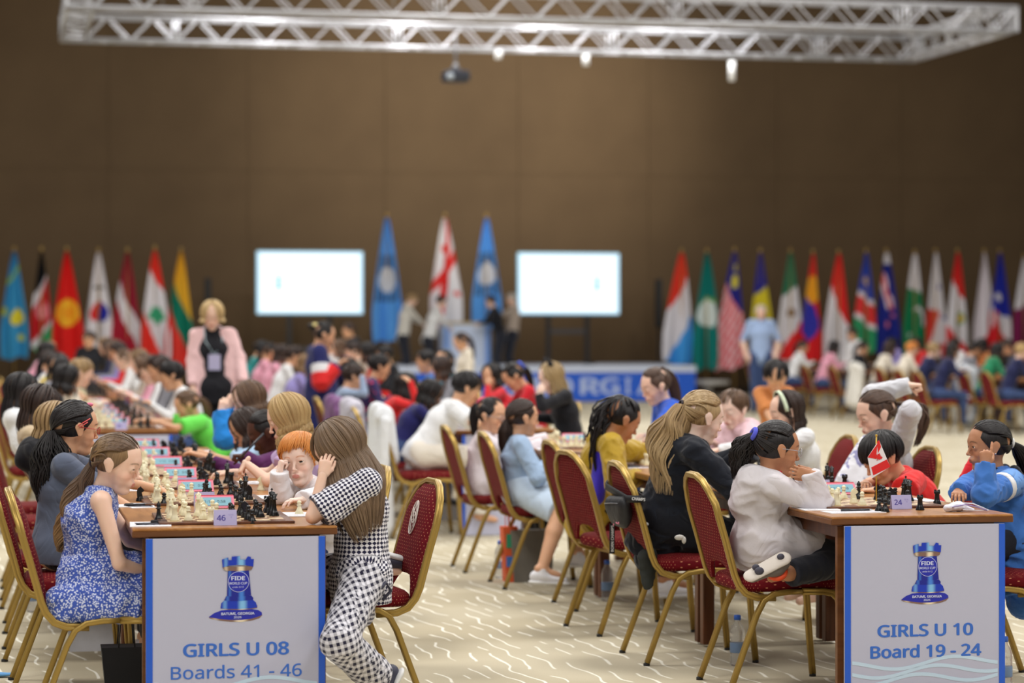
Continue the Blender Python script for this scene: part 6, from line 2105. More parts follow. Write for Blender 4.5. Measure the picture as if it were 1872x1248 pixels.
# 11 dark-skinned girl
i = person('dark-skinned girl in purple holding a black pen', w(486, 792, 12.1), (1.38, 12.2, .55), 180, hpitch=22, skin='dark', s=1.0,
   hair=dict(style='bun', col='black', tie=(-.9, 0, .1)), top=dict(mat=C_('purple_top', rgb(92, 40, 92)), sleeve=1), pants=dict(mat=BLK), arms=dict(l=dict(elbow=w(470, 850, 11.9), hand=w(446, 834, 11.85), dir=(-1, 0, .1), pose='fist'), r=dict(hand=(1.0, 12.3, .80))), res=.012)
g = MB(); g.tube([W(438, 838, 11.8), W(482, 792, 11.8)], .0055, mat('pen_5', (.05, .05, .06), .3), 8); o = g.obj('pen'); tag(o, 'black pen held up by the dark-skinned girl in purple', 'pen')
# 12
i = person('dark-haired girl in light blue top bent low over her board', w(452, 786, 13.0), (1.34, 13.1, .55), 180, hpitch=30, skin='tan', s=1.0,
   hair=dict(style='bob', col='dark', length=.09, n=170), top=dict(mat=C_('pale_blue_top', rgb(178, 208, 236)), sleeve=.4), pants=dict(mat=JEANS), arms=dict(l=dict(hand=(.98, 13.0, .80)), r=dict(hand=(1.0, 13.3, .80))), res=.012)
# 13
AZU = C_('azure_jacket', rgb(40, 136, 220))
i = person('brown-haired child in bright blue jacket, hands raised to the face', w(456, 735, 14.0), (1.44, 14.2, .56), 180, hpitch=18, skin='fair', s=1.1,
   hair=dict(style='bob', col='brown', length=.07, n=170), top=dict(mat=AZU, sleeve=1, loose=.026, wr=.008), pants=dict(mat=JEANS), arms=dict(l=up_arm(w(398, 806, 13.75), w(404, 752, 13.8), d=(.3, 0, 1), pose='cup'), r=up_arm(w(412, 800, 14.1), w(420, 745, 14.05), d=(.3, 0, 1), pose='cup')), res=.012)
# 14
GRN = C_('bright_green', rgb(110, 226, 90))
place_chair(1.42, 17.85, 180, 'red banquet chair of the child in bright green shirt')
i = person('child in bright green shirt leaning across the second left table row', w(342, 742, 17.65), (1.48, 17.85, .56), 180, hyaw=5, hpitch=22, skin='tan', s=1.02,
   hair=dict(style='pony', col='brown', tie=(-.9, 0, .0), end=w(382, 770, 17.7)), top=dict(mat=GRN, sleeve=.4, loose=.014), pants=dict(mat=BLK), arms=dict(l=dict(elbow=w(322, 782, 17.4), hand=w(290, 772, 17.5)), r=dict(hand=(.95, 18.0, .80))), res=.013)

# ---- right table row, left side
def hood(d): 
    nb, sf, sl = d['nb'], d['sf'], d['sl']
    out = []
    for a0 in np.linspace(-2.3, 2.3, 8)[:-1]:
        a1 = a0 + 4.6 / 7
        pt = lambda a: nb - sf * (.058 * math.cos(a)) + sl * .074 * math.sin(a) + V(0, 0, -.012 + .012 * math.cos(a)) + sf * .008
        out.append(cap_(pt(a0), pt(a1), .024, k=.03))
    out += [cap_(nb - sf * .07 - V(0, 0, .015), nb - sf * .10 - V(0, 0, .10), .05, .045, flat=(sf, .8), k=.04), cap_(nb - sf * .06 + sl * .04 - V(0, 0, .02), nb - sf * .085 - V(0, 0, .10), .045, .04, k=.04), cap_(nb - sf * .06 - sl * .04 - V(0, 0, .02), nb - sf * .085 - V(0, 0, .10), .045, .04, k=.04)]
    return out
HOOD = C_('grey_hoodie', rgb(214, 208, 212))
i = person('girl in pale grey hoodie with blue scrunchie, kneeling on her chair, cheeks in hands', w(1420, 824, 9.88), (3.02, 9.50, .60), 0, hyaw=2, hpitch=6, skin='brown', s=1.0, hs=1.04,
   hair=dict(style='pony', col='black', tie=(-.86, 0, .28), end=w(1352, 884, 9.9), mid=w(1345, 815, 9.9), rad=.042, wave=.008, curly=1, n=150),
   top=dict(mat=HOOD, sleeve=1, low=.10, loose=.012, infl=.010, wr=.008, wf=34, extra=lambda d: hood(d) + [cap_(d['P'] + V(0, -.03, -.01), d['P'] + V(.13, -.04, -.02), .130, .112, k=.04)], hemr=.11, cuff=.022), pants=dict(mat=DPANT, infl=.012),
   arms=dict(r=dict(elbow=w(1502, 921, 9.74), hand=w(1482, 866, 9.72), dir=(-1, .25, .12), palm=(.1, 1, .1), pose='relaxed'), l=dict(elbow=w(1500, 915, 10.1), hand=w(1480, 862, 10.05), dir=(-1, -.2, .1), palm=(.1, -1, .1), pose='relaxed')),
   legs=dict(r=dict(knee=(3.34, 9.42, .53), foot=w(1428, 1052, 9.66), toe=(-.9, -.1, -.42), up=(-.35, -.5, -.75), noshoe=True), l=dict(knee=(3.36, 9.62, .52), foot=(3.06, 9.62, .52), toe=(-1, 0, 0), up=(0, 0, -1))), res=.006)
glasses(i, mat('glasses_clear', rgb(180, 180, 190), .2))
ring_on(i, 'scrunchie', (-.86, 0, .28), .020, .010, cloth('scrunchie_blue', rgb(90, 96, 214)), 1.07)
g = MB(); a = w(1482, 872, 9.72); g.tube([tuple(a + V(.0 + .026 * math.cos(t), .026 * math.sin(t), .006 + .012 * math.cos(t))) for t in np.linspace(0, 2 * PI, 17)[:-1]], .0055, mat('bracelet_red', rgb(200, 40, 40), .5), 7, closed=True); on_person(i, 'bracelet', g)
g = MB(); g.tube([tuple(V(i['nb']) + V(.050 * math.cos(t) + .012, .050 * math.sin(t), .022 + .0 * math.cos(t))) for t in np.linspace(0, 2 * PI, 19)[:-1]], .009, cloth('collar_red', rgb(190, 30, 50)), 7, closed=True); on_person(i, 'red_collar', g)
# upturned sneaker: sole faces the viewer
def upturned(i, ank, toe, upn, label_parts):
    o = shoe(i['root'], V(ank) - i['off'], toe, .98, mat('sneaker_grey', rgb(120, 112, 108), .6), mat('sneaker_sole', rgb(216, 206, 196), .6), upn, vox=.005)
    f = unit(V(toe)); up = unit(V(upn) - f * (V(upn) @ f)); sd = np.cross(f, up)
    g = MB()
    for (t, k, r) in ((-.025, .0, .016), (.085, .012, .020), (.085, -.012, .016)):
        c = V(ank) - up * .050 + f * t + sd * k - up * .034
        g.ball(tuple(c), (r * 1.0, .010, r * .8), mat('sole_pad', rgb(72, 70, 84), .6), 10, 7)
    on_person(i, 'sole_pad', g)
    g = MB(); c = V(ank); g.tube([tuple(c + sd * .038 * math.cos(t) - up * .01 + f * .034 * math.sin(t)) for t in np.linspace(0, 2 * PI, 15)[:-1]], .010, mat('sneaker_orange', rgb(236, 84, 40), .5), 7, closed=True); on_person(i, 'heel_strap', g)
upturned(i, w(1420, 1048, 9.66), (-.90, -.1, -.42), (.30, .62, -.70), 1)

BLKC = C_('navy_black_coat', rgb(26, 30, 40))
i = person('girl with long wavy blonde hair in black hooded coat, kneeling at board 23', w(1283, 766, 10.75), (2.86, 10.48, .62), 0, hyaw=10, hpitch=14, skin='pale', s=1.16, hs=1.08,
   hair=dict(style='pony', col='dblond', mat='wavyblond', cols=(rgb(132, 104, 68), rgb(196, 164, 116)), tie=(-.88, 0, .10), end=w(1222, 905, 10.7), mid=w(1205, 810, 10.7), rad=.080, wave=.016, wfreq=1.9, n=400, tip=rgb(214, 186, 142)),
   top=dict(mat=BLKC, sleeve=1, low=.14, loose=.014, infl=.012, wr=.007, extra=hood, hemr=.10), pants=dict(mat=BLK2, infl=.014),
   arms=dict(r=dict(elbow=w(1345, 895, 10.55), hand=(3.42, 10.55, .82)), l=dict(elbow=(3.2, 10.7, .80), hand=(3.3, 10.5, .92), dir=(0, 0, 1))),
   legs=dict(r=dict(knee=(3.22, 10.38, .52), foot=(2.92, 10.40, .54), toe=(-1, 0, -.1), up=(0, 0, -1)), l=dict(knee=(3.25, 10.62, .52), foot=(2.92, 10.62, .54), toe=(-1, 0, 0), up=(0, 0, -1))), shoes=dict(mat=mat('boot_black', (.02, .02, .024), .5)), res=.0065)
ring_on(i, 'hair_tie', (-.88, 0, .10), .014, .005, mat('hair_tie_dark', (.03, .02, .03), .6), 1.08)
g = MB(); q = w(1242, 982, 10.28); g.ball(tuple(q), (.022, .008, .012), mat('coat_print', rgb(190, 186, 180), .6), 8, 6); g.ball(tuple(q + V(.02, 0, -.012)), (.010, .008, .016), mat('coat_print', rgb(190, 186, 180), .6), 8, 6); on_person(i, 'pale_print', g)

GLD = C_('gold_satin', rgb(182, 148, 38), rough=.42)
i = person('girl with long black braids in shiny gold jacket', w(1136, 770, 12.45), (2.99, 12.35, .56), 0, hyaw=6, hpitch=26, skin='brown', s=1.12, hs=1.06,
   hair=dict(style='braids', col='black', dens=1.3, tie=(-.42, 0, .92), end=w(1088, 862, 12.4), mid=w(1078, 740, 12.4), rad=.050, n=30, wave=.010, wfreq=2),
   top=dict(mat=GLD, sleeve=1, low=.17, loose=.020, wr=.008, infl=.010), pants=dict(mat=BLK), arms=dict(r=dict(elbow=w(1128, 885, 12.2), hand=w(1165, 872, 12.3)), l=dict(hand=(3.4, 12.45, .80))), res=.009, shoes=dict(mat=SHW))
g, q_, _ = sdf_mesh([cap_(w(1098, 822, 12.42), w(1092, 900, 12.42), .055, .065, flat=((1, 0, 0), .6)), cap_(w(1098, 826, 12.6), w(1092, 900, 12.6), .055, .06, flat=((1, 0, 0), .6))], .01, wrinkle=.004)
S = Surf(); S.add(g - i['off'], q_, 0); link('jacket_back_panel', S.mesh('panel_blue', [C_('violet_blue', rgb(66, 50, 190))]), i['root'])

i = person('girl in light denim jacket and shorts with dark ponytail, legs swinging above white sneakers', w(956, 766, 13.85), (2.86, 13.55, .55), 0, hyaw=6, hpitch=2, skin='tan', s=1.0, hs=1.0,
   hair=dict(style='pony', col='dark', tie=(-.80, 0, -.30), end=w(930, 850, 13.85), mid=w(922, 795, 13.85), rad=.046, n=120), bare_legs=True,
   top=dict(mat=DEN, sleeve=1, low=.03, loose=.012, wr=.004), pants=dict(mat=C_('pale_denim_shorts', rgb(198, 216, 236)), leg=.46, infl=.022), shoes=dict(mat=SHW),
   arms=dict(r=dict(elbow=w(988, 882, 13.6), hand=w(1004, 852, 13.65), dir=(.6, .3, .5), pose='cup'), l=dict(hand=(3.1, 13.6, .70))),
   legs=dict(r=dict(knee=w(1046, 948, 13.45), foot=w(985, 1060, 13.4), toe=(1, -.1, -.05)), l=dict(knee=(3.2, 13.62, .50), foot=w(1058, 1060, 13.75), toe=(1, 0, 0))), res=.008)
i = person('girl in white blouse with clear glasses and pink scrunchie, turned to look aside', w(899, 762, 14.75), (2.82, 14.5, .55), 0, hyaw=-42, hpitch=6, skin='tan', s=1.02, shy=-15,
   hair=dict(style='pony', col='black', tie=(-.75, 0, .60), end=w(868, 800, 14.8), mid=w(862, 745, 14.8), rad=.03), top=dict(mat=C_('white_blouse', rgb(232, 222, 228)), sleeve=1, low=.09), pants=dict(mat=BLK), arms=dict(r=dict(hand=(3.15, 14.3, .78)), l=dict(hand=(3.25, 14.6, .8))), res=.011)
glasses(i, mat('glasses_clear')); ring_on(i, 'scrunchie', (-.75, 0, .60), .022, .012, cloth('scrunchie_pink', rgb(226, 90, 120)), 1.06)

# ---- right table row, right side
TRK = C_('blue_tracksuit', rgb(66, 118, 196))
def tier(d): return []
i = person('dark-haired girl in blue tracksuit jacket resting her cheek on her raised hand', w(1806, 818, 10.30), (4.16, 9.62, .57), 180, hyaw=-3, hpitch=2, skin='brown', s=1.10, hs=1.0,
   hair=dict(style='pony', col='black', tie=(-.93, 0, -.12), end=w(1880, 905, 10.4), mid=w(1882, 830, 10.4), rad=.036, n=120),
   top=dict(mat=TRK, sleeve=1, low=.20, loose=.014, infl=.010, wr=.007, wf=50, hemr=.115, cuff=.018), pants=dict(mat=DPANT, infl=.003), shoes=dict(mat=SHW),
   arms=dict(l=up_arm(w(1772, 916, 9.86), w(1801, 850, 10.0), d=(.10, .06, 1), palm=(.35, 1, 0), pose='point'), r=dict(elbow=w(1772, 890, 10.25), hand=w(1744, 902, 9.98), dir=(-.4, -.9, -.1), palm=(0, 0, -1), pose='relaxed')), res=.0062)
ring_on(i, 'hair_tie', (-.93, 0, -.12), .016, .007, mat('tie_white', rgb(230, 230, 230), .6), 1.07)
g = MB(); g.ball(HP(i, -.004, .079, -.022), .0035, mat('earring', (.9, .9, .95), .1, metal=1), 8, 6); on_person(i, 'earring', g)
# white stripe and black yoke of the jacket: bands laid on the sleeve and shoulder
S0, E0, W0 = i['arm']['l']
def band_on(i, a, b, r, m, name, t0, t1):
    u = V(b) - V(a); p0 = V(a) + u * t0; p1 = V(a) + u * t1
    g, q_, _ = sdf_mesh([cap_(p0, p1, r, r, cuta=True, cutb=True)], .005)
    S = Surf(); S.add(g - i['off'], q_, 0); return link(name, S.mesh(name, [m]), i['root'])
band_on(i, S0, E0, .0615, WHT, 'white_stripe', .30, .44)
band_on(i, S0, E0, .0605, C_('light_blue_yoke', rgb(112, 160, 224)), 'pale_yoke', -.02, .28)
g, q_, _ = sdf_mesh([cap_(V(i['shc']) + V(.05, -.05, .02), V(i['chest']) + V(.105, -.06, 0), .050, .045, flat=((1, 0, 0), .6)), cap_(V(i['shc']) + V(.05, .05, .02), V(i['chest']) + V(.105, .03, 0), .050, .045, flat=((1, 0, 0), .6))], .007)
S = Surf(); S.add(g - i['off'], q_, 0); link('black_back_panel', S.mesh('panel', [BLK]), i['root'])
g = MB(); q = V(i['nb']); g.tube([tuple(q + V(-.02 + .05 * math.cos(t), .052 * math.sin(t), .016)) for t in np.linspace(0, 2 * PI, 19)[:-1]], .012, BLK, 7, closed=True); on_person(i, 'collar', g)
g, q_, _ = sdf_mesh([cap_(w(1760, 872, 10.6), w(1790, 845, 10.65), .020, .050, flat=((0, 1, 0), .6)), cap_(w(1790, 870, 10.65), w(1800, 850, 10.65), .05, .05, flat=((0, 1, 0), .6))], .006, wrinkle=.004)
S = Surf(); S.add(g, q_, 0); o = link('red_garment', S.mesh('red_garment', [cloth('red_white', rgb(214, 40, 52))]))
g2, q2_, _ = sdf_mesh([cap_(w(1779, 872, 10.55), w(1790, 838, 10.60), .014, .014)], .005)
S = Surf(); S.add(g2, q2_, 0); link('white_stripe', S.mesh('white_stripe', [WHT]), o); tag(o, 'red and white garment on the chair back behind the girl in blue tracksuit jacket', 'jacket')

i = person('boy in red T-shirt with black bowl-cut hair, leaning low over folded arms', w(1614, 838, 10.95), (4.20, 10.55, .55), 180, hyaw=6, hpitch=30, skin='tan', s=1.0, hs=1.06,
   hair=dict(style='short', col='black', fringe=.02, dens=1.2), top=dict(mat=RED, sleeve=.36, low=.06, loose=.014), pants=dict(mat=JEANS),
   arms=dict(l=dict(elbow=w(1648, 902, 10.72), hand=w(1598, 896, 10.62), dir=(-1, .2, 0)), r=dict(elbow=w(1600, 878, 11.2), hand=w(1575, 884, 10.95), dir=(-.5, -1, 0))), res=.0068)
GH = C_('grey_white_hoodie', rgb(206, 206, 212))
i = person('brown-haired girl in grey hoodie lifting her ponytail with both arms raised', w(1602, 760, 12.1), (4.36, 11.62, .57), 180, hyaw=4, hpitch=16, skin='fair', s=1.17, hs=1.10,
   hair=dict(style='pony', col='brown', mat='chestnut', cols=(rgb(56, 38, 30), rgb(100, 72, 54)), tie=(-.97, 0, .0), end=w(1676, 815, 12.05), mid=w(1712, 735, 12.05), rad=.034, n=110, wave=.006),
   top=dict(mat=GH, sleeve=1, low=.09, loose=.014, infl=.008, wr=.006, wf=50), pants=dict(mat=JEANS), mouth_open=True,
   arms=dict(l=dict(elbow=w(1664, 752, 11.80), hand=w(1644, 790, 12.0), dir=(.1, .5, .3), palm=(-1, 0, 0), pose='fist'), r=dict(elbow=w(1592, 697, 12.45), hand=w(1662, 704, 12.35), dir=(1, -.1, .0), palm=(0, 0, -1), pose='fist')), res=.0068)
g, q_, _ = sdf_mesh([cap_(w(1588, 815, 12.0), w(1552, 885, 11.9), .058, .075, flat=((0, 1, 0), .5)), cap_(w(1600, 820, 12.0), w(1575, 890, 11.9), .055, .07, flat=((0, 1, 0), .5))], .006, wrinkle=.004, wfreq=60)
S = Surf(); S.add(g - i['off'], q_, 0); link('white_shirt_front', S.mesh('front', [C_('white_print', rgb(232, 232, 238), 'print', rgb(150, 150, 190))]), i['root'])
i = person('dark-haired girl with pale green headband', w(1438, 755, 13.15), (4.30, 12.75, .56), 180, hpitch=14, skin='fair', s=1.05,
   hair=dict(style='bob', col='dark', length=.115, n=220, minaz=1.35, wave=.008, flare=.008), top=dict(mat=WHT, sleeve=1), pants=dict(mat=JEANS), arms=dict(l=dict(hand=(3.85, 12.6, .8)), r=dict(hand=(3.85, 12.9, .8))), res=.010)
g = MB(); pts = [HP(i, *(HC + V(.030 * math.cos(t * 0) , .091 * math.cos(t), .099 * math.sin(t)))) for t in np.linspace(-.1, PI + .1, 17)]; g.tube(pts, .010, cloth('headband', rgb(206, 218, 190)), prof=[(.25, 1), (-.25, 1), (-.25, -1), (.25, -1)]); on_person(i, 'headband', g)
i = person('child in pink hoodie with tied brown hair, hands near the pieces', w(1341, 750, 14.05), (4.10, 13.65, .56), 180, hyaw=34, hpitch=16, skin='pale', s=1.05, shy=195,
   hair=dict(style='short', col='brown', fringe=.45, dens=1.0), top=dict(mat=C_('pink_hoodie', rgb(232, 196, 204)), sleeve=1, loose=.018, extra=hood), pants=dict(mat=JEANS), arms=dict(l=dict(hand=w(1318, 842, 13.7), elbow=w(1362, 846, 13.7)), r=dict(elbow=w(1330, 820, 14.3), hand=w(1308, 812, 14.1), dir=(-.5, -.3, .4))), res=.010)
RB = C_('royal_blue', rgb(44, 90, 200))
i = person('girl in royal blue shirt with brown ponytail, farthest on the right side of the row', w(1199, 708, 15.1), (4.12, 14.5, .60), 180, hyaw=10, hpitch=18, skin='fair', s=1.12,
   hair=dict(style='pony', col='brown', mat='chestnut2', cols=(rgb(56, 40, 34), rgb(104, 78, 62)), tie=(-.6, 0, .80), end=w(1240, 770, 15.2), mid=w(1240, 690, 15.2), rad=.035), top=dict(mat=RB, sleeve=.42, loose=.014), pants=dict(mat=JEANS), arms=dict(l=dict(elbow=w(1206, 790, 14.8), hand=w(1180, 806, 14.9)), r=dict(hand=(3.9, 14.7, .8))), res=.011)
g = MB(); q = V(i['arm']['l'][0]); g.lathe([(.03, 0), (.03, .004), (.001, .005)], (0, 0, 0), WHT, 14); o = g.obj('sleeve_badge', i['root']); o.location = tuple(V(q) - i['off'] + V(0, -.062, -.02)); o.rotation_euler = (PI / 2, 0, 0)

# black haired boy standing between the blocks
i = person('black-haired boy in orange standing alone behind the girl with the headband', w(1418, 690, 17.4), (5.42, 16.7, .66), 262, hpitch=32, skin='tan', s=1.0, hs=1.1, sh_w=.105, legs=dict(l=dict(knee=(5.5, 16.62, .40), foot=(5.5, 16.66, .07)), r=dict(knee=(5.34, 16.62, .40), foot=(5.34, 16.66, .07))),
   hair=dict(style='short', col='black', fringe=.1), top=dict(mat=C_('orange_tee', rgb(206, 132, 76)), sleeve=.4), pants=dict(mat=BLK), arms=dict(l=dict(hand=(5.48, 16.45, .7)), r=dict(hand=(5.36, 16.45, .7))), res=.013)

# ---- second right row
i = person('child in white T-shirt and white trousers with black hair, leaning to the right', w(852, 712, 17.25), (2.86, 16.98, .58), 0, hpitch=22, skin='tan', s=1.20, hs=1.12,
   hair=dict(style='short', col='black', fringe=-.0, ears=True), top=dict(mat=WHT, sleeve=.40, low=.07, loose=.014), pants=dict(mat=C_('offwhite_trousers', rgb(228, 220, 208)), infl=.016), arms=dict(r=dict(elbow=w(868, 775, 16.9), hand=w(900, 770, 17.0)), l=dict(hand=(3.4, 17.2, .8))), res=.013)
def folk(label, px, py, D, y_off=0.0, yaw=0, px_off=-.25, s=1.05, skin='tan', hair=None, top=WHT, sleeve=1, pants=JEANS, hpitch=14, hyaw=0, res=.016, pz=.56, chair=True, arms=None, standing=False, low=.05, px_=None, bl=False, hs=None, **kw):
    h = w(px, py, D)
    yw = math.radians(yaw); f = V(math.cos(yw), math.sin(yw), 0)
    if standing:
        P = V(h[0], h[1], 0) - f * .02; P[2] = h[2] * .56
        l = V(-math.sin(yw), math.cos(yw), 0)
        lg = dict(l=dict(knee=P + l * .06 * s - V(0, 0, P[2] * .48) + f * .02, foot=V(P[0], P[1], .06) + l * .08 * s), r=dict(knee=P - l * .06 * s - V(0, 0, P[2] * .48) + f * .02, foot=V(P[0], P[1], .06) - l * .08 * s))
        arms = arms or dict(l=dict(hand=P + l * .15 * s + f * .06 + V(0, 0, .0)), r=dict(hand=P - l * .15 * s + f * .06 + V(0, 0, .0)))
        return person(label, h, P, yaw, hyaw=hyaw, hpitch=hpitch, s=s, skin=skin, hair=hair, top=dict(mat=top, sleeve=sleeve, low=low), pants=dict(mat=pants), arms=arms, legs=lg, res=res, shoes=dict(mat=BLKSHOE), hs=hs, **kw)
    P = V(h[0], h[1], 0) + f * px_off; P[2] = pz
    if chair:
        q = P + f * .02
        place_chair(q[0], q[1], yaw, 'red banquet chair of the ' + chair_of(label))
    return person(label, h, P, yaw, hyaw=hyaw, hpitch=hpitch, s=s, skin=skin, hair=hair, top=dict(mat=top, sleeve=sleeve, low=low), pants=dict(mat=pants), arms=arms, res=res, bare_legs=bl, hs=hs, **kw)
BLKSHOE = mat('black_shoe', (.02, .02, .022), .4)
def chair_of(label):
    ws = label.split(' ')
    return ' '.join(ws[:10])
H = lambda st, col, **k: dict(style=st, col=col, **k)
NAVYT = C_('navy_top', rgb(34, 34, 92))
folk('black-haired girl in navy top, between the white shirt and the red top', 786, 722, 18.3, px_off=-.24, hair=H('bob', 'black', length=.12), top=NAVYT, chair=False, hpitch=26)
folk('girl with long black hair and bright red top, hand in her hair', 742, 708, 19.3, px_off=-.22, hair=H('long', 'black', length=.18), top=RED, chair=False, hpitch=24, hyaw=25, arms=dict(r=dict(elbow=w(765, 745, 19.0), hand=w(748, 690, 19.05), dir=(-.5, .3, .7)), l=dict(hand=(3.4, 19.5, .8))))
folk('black-haired boy in navy shirt with pink and white stripe', 694, 672, 21.0, px_off=-.24, hair=H('short', 'black'), top=C_('navy_pink', rgb(60, 50, 96), 'print', rgb(210, 70, 110)))
folk('dark-haired child in light grey-blue shirt, head propped on arm', 646, 690, 20.6, px_off=-.18, hair=H('short', 'dark'), top=C_('greyblue', rgb(150, 168, 196)), arms=dict(r=dict(elbow=w(666, 720, 20.3), hand=w(662, 690, 20.35), dir=(0, 0, 1)), l=dict(hand=(3.2, 21, .8))))
i = folk('girl with very long wavy blonde hair and black cat ears, black top', 1008, 692, 18.2, yaw=180, px_off=-.16, s=1.1, skin='pale', hair=H('long', 'blond', mat='catblond', cols=(rgb(150, 124, 84), rgb(196, 168, 124)), length=.40, wave=.012, dens=1.6, drift=(.10, 0, 0), gather=w(1036, 740, 18.2), gk=.6, minaz=1.1), top=BLK, hpitch=22, res=.012, arms=dict(l=up_arm(w(985, 745, 17.9), w(985, 722, 17.95), d=(.3, 0, 1)), r=dict(hand=(3.9, 18, .8))))
for sg in (1, -1):
    g = MB(); a = HP(i, -.02, sg * .055, .095); b = HP(i, -.02, sg * .066, .165); g.tube([a, (a + b) / 2, b], lambda t: .026 * (1.05 - t), BLK, 8); on_person(i, 'cat_ear', g)
i = folk('black-haired girl in red with blue hair ribbon, right of the girl eating', 940, 690, 19.5, yaw=180, px_off=-.2, hair=H('pony', 'black', tie=(-.9, 0, .2), end=w(975, 718, 19.6), rad=.03), top=C_('deep_red', rgb(200, 30, 44)), hpitch=34)
ring_on(i, 'ribbon', (-.9, 0, .2), .03, .012, cloth('ribbon_blue', rgb(90, 110, 220)), 1.06)
folk('black-haired girl in red with hand at her mouth', 899, 690, 20.6, yaw=180, px_off=-.2, hyaw=40, hair=H('long', 'black', length=.08), top=C_('deep_red'), hpitch=16, arms=dict(l=up_arm(w(890, 730, 20.3), w(892, 706, 20.4)), r=dict(hand=(3.9, 20.6, .8))))
folk('black-haired child in turquoise top with face turned this way', 812, 662, 22.5, yaw=180, hyaw=50, px_off=-.2, hair=H('pony', 'black', tie=(-.8, 0, .5), end=w(828, 672, 22.6)), top=C_('turquoise', rgb(60, 176, 206)), hpitch=5)
folk('black-haired child in blue, just left of the turquoise top', 778, 662, 23.4, yaw=180, px_off=-.2, hair=H('short', 'black'), top=C_('mid_blue', rgb(70, 130, 214)))
folk('girl in cream top with dark ponytail, standing before the podium', 843, 625, 31.0, yaw=180, hair=H('pony', 'dark', tie=(-.9, 0, .1), end=w(866, 660, 31.1)), top=CREAM, standing=True, s=1.2, hpitch=20, res=.018)

# ---- adults
PKB = C_('pink_blazer', rgb(236, 196, 196)); 
h = w(388, 578, 20.3); P = w(396, 712, 20.3); 
i = person('blonde woman in pale pink blazer and black dress with white lanyard, walking towards the camera', h, P, 262, hpitch=14, skin='fair', s=1.34, hs=1.13, adult=True, sh_w=.112,
   hair=H('bob', 'blond', mat='adultblond', cols=(rgb(196, 160, 104), rgb(232, 206, 156)), length=.04), top=dict(mat=BLK, sleeve=0, low=.1), pants=dict(mat=BLK, infl=.03),
   arms=dict(l=dict(elbow=w(438, 655, 20.3), hand=w(446, 705, 20.15)), r=dict(elbow=w(352, 660, 20.3), hand=w(352, 712, 20.15))),
   legs=dict(l=dict(knee=P + V(.09, -.12, -.42), foot=V(P[0] + .09, P[1] - .12, .08)), r=dict(knee=P + V(-.09, .0, -.42), foot=V(P[0] - .08, P[1] + .18, .10))), shoes=dict(mat=BLKSHOE), res=.012)
a = i['arm']; nb = V(i['nb']); pr = []
for sd in 'lr':
    S0, E0, W0 = a[sd]; sg = 1 if sd == 'l' else -1
    pr += [cap_(S0, E0, .052, .050, k=.03), cap_(E0, E0 + (W0 - E0) * .9, .050, .048, cutb=True, k=.02)]
    fr = nb * .25 + S0 * .75
    pr += [cap_(fr + V(0, -.04, -.02), V(P[0], P[1], 0) + (S0 - nb) * V(1, 1, 0) * .85 + V(0, -.08, P[2] - .02), .075, .085, flat=((0, 1, 0), .5), k=.03)]
pr += [cap_(V(i['shc']) + V(0, .06, -.04), P + V(0, .07, -.02), .13, .15, flat=((1, 0, 0), 1.25), k=.03)]
pr[-1]['flat'] = ((0, 1, 0), .4)
g, q_, _ = sdf_mesh(pr, .013, k=.03, wrinkle=.006, wfreq=25)
S = Surf(); S.add(g - i['off'], q_, 0); link('blazer', S.mesh('blazer', [PKB]), i['root'])
g = MB(); q = V(i['nb']); 
g.tube([tuple(q + V(-.075, -.03, .02)), tuple(q + V(-.07, -.11, -.10)), tuple(q + V(0, -.16, -.21)), tuple(q + V(.07, -.11, -.10)), tuple(q + V(.075, -.03, .02))], .013, mat('lanyard', rgb(206, 226, 236), .6), prof=[(1, .2), (-1, .2), (-1, -.2), (1, -.2)], up=(0, 1, 0)); on_person(i, 'lanyard', g)
g = MB(); g.box(tuple(q + V(0, -.17, -.27)), (.10, .008, .13), mat('badge', rgb(190, 186, 220), .4)); on_person(i, 'badge', g)

h = w(592, 614, 22.2); P = w(588, 725, 22.2); NC = C_('navy_coat', rgb(34, 38, 92))
pr = [cap_(P + V(0, 0, .1), P - V(0, 0, .55), .15, .22, k=.05, flat=((0, 1, 0), .85)), cap_(P - V(0, 0, .5), P - V(0, 0, .66), .22, .22, cutb=True, k=.05)]
i = person('dark-haired woman in long navy coat with white and red sleeve, standing in profile', h, P, 0, hpitch=14, skin='tan', s=1.3, hs=1.12, adult=True, hair=H('bun', 'black', tie=(-.95, 0, .2)), top=dict(mat=NC, sleeve=1, low=.1, loose=.03), pants=dict(mat=NC),
   skirt=dict(prims=pr, mat=NC, wr=.01), arms=dict(r=dict(elbow=w(588, 698, 21.95), hand=w(618, 668, 22.0), dir=(.6, 0, .7)), l=dict(hand=P + V(.3, .1, .2))), legs=dict(l=dict(knee=P + V(.03, .08, -.4), foot=V(P[0], P[1] + .1, .07)), r=dict(knee=P + V(.03, -.08, -.4), foot=V(P[0], P[1] - .1, .07))), shoes=dict(mat=BLKSHOE), res=.013)
S0, E0, W0 = i['arm']['r']
band_on(i, S0, E0, .088, WHT, 'white_sleeve_band', .42, .72); band_on(i, S0, E0, .092, RED, 'red_sleeve_band', .72, 1.12)
g, q_, _ = sdf_mesh([cap_(E0, E0 + (W0 - E0) * .75, .088, .065)], .01); S = Surf(); S.add(g - i['off'], q_, 0); link('red_cuff', S.mesh('cuff', [RED]), i['root'])
g = MB(); g.ball(HP(i, -.09, 0, .07), (.035, .05, .02), cloth('clip_cream', rgb(222, 206, 140)), 8, 6); on_person(i, 'hair_clip', g)

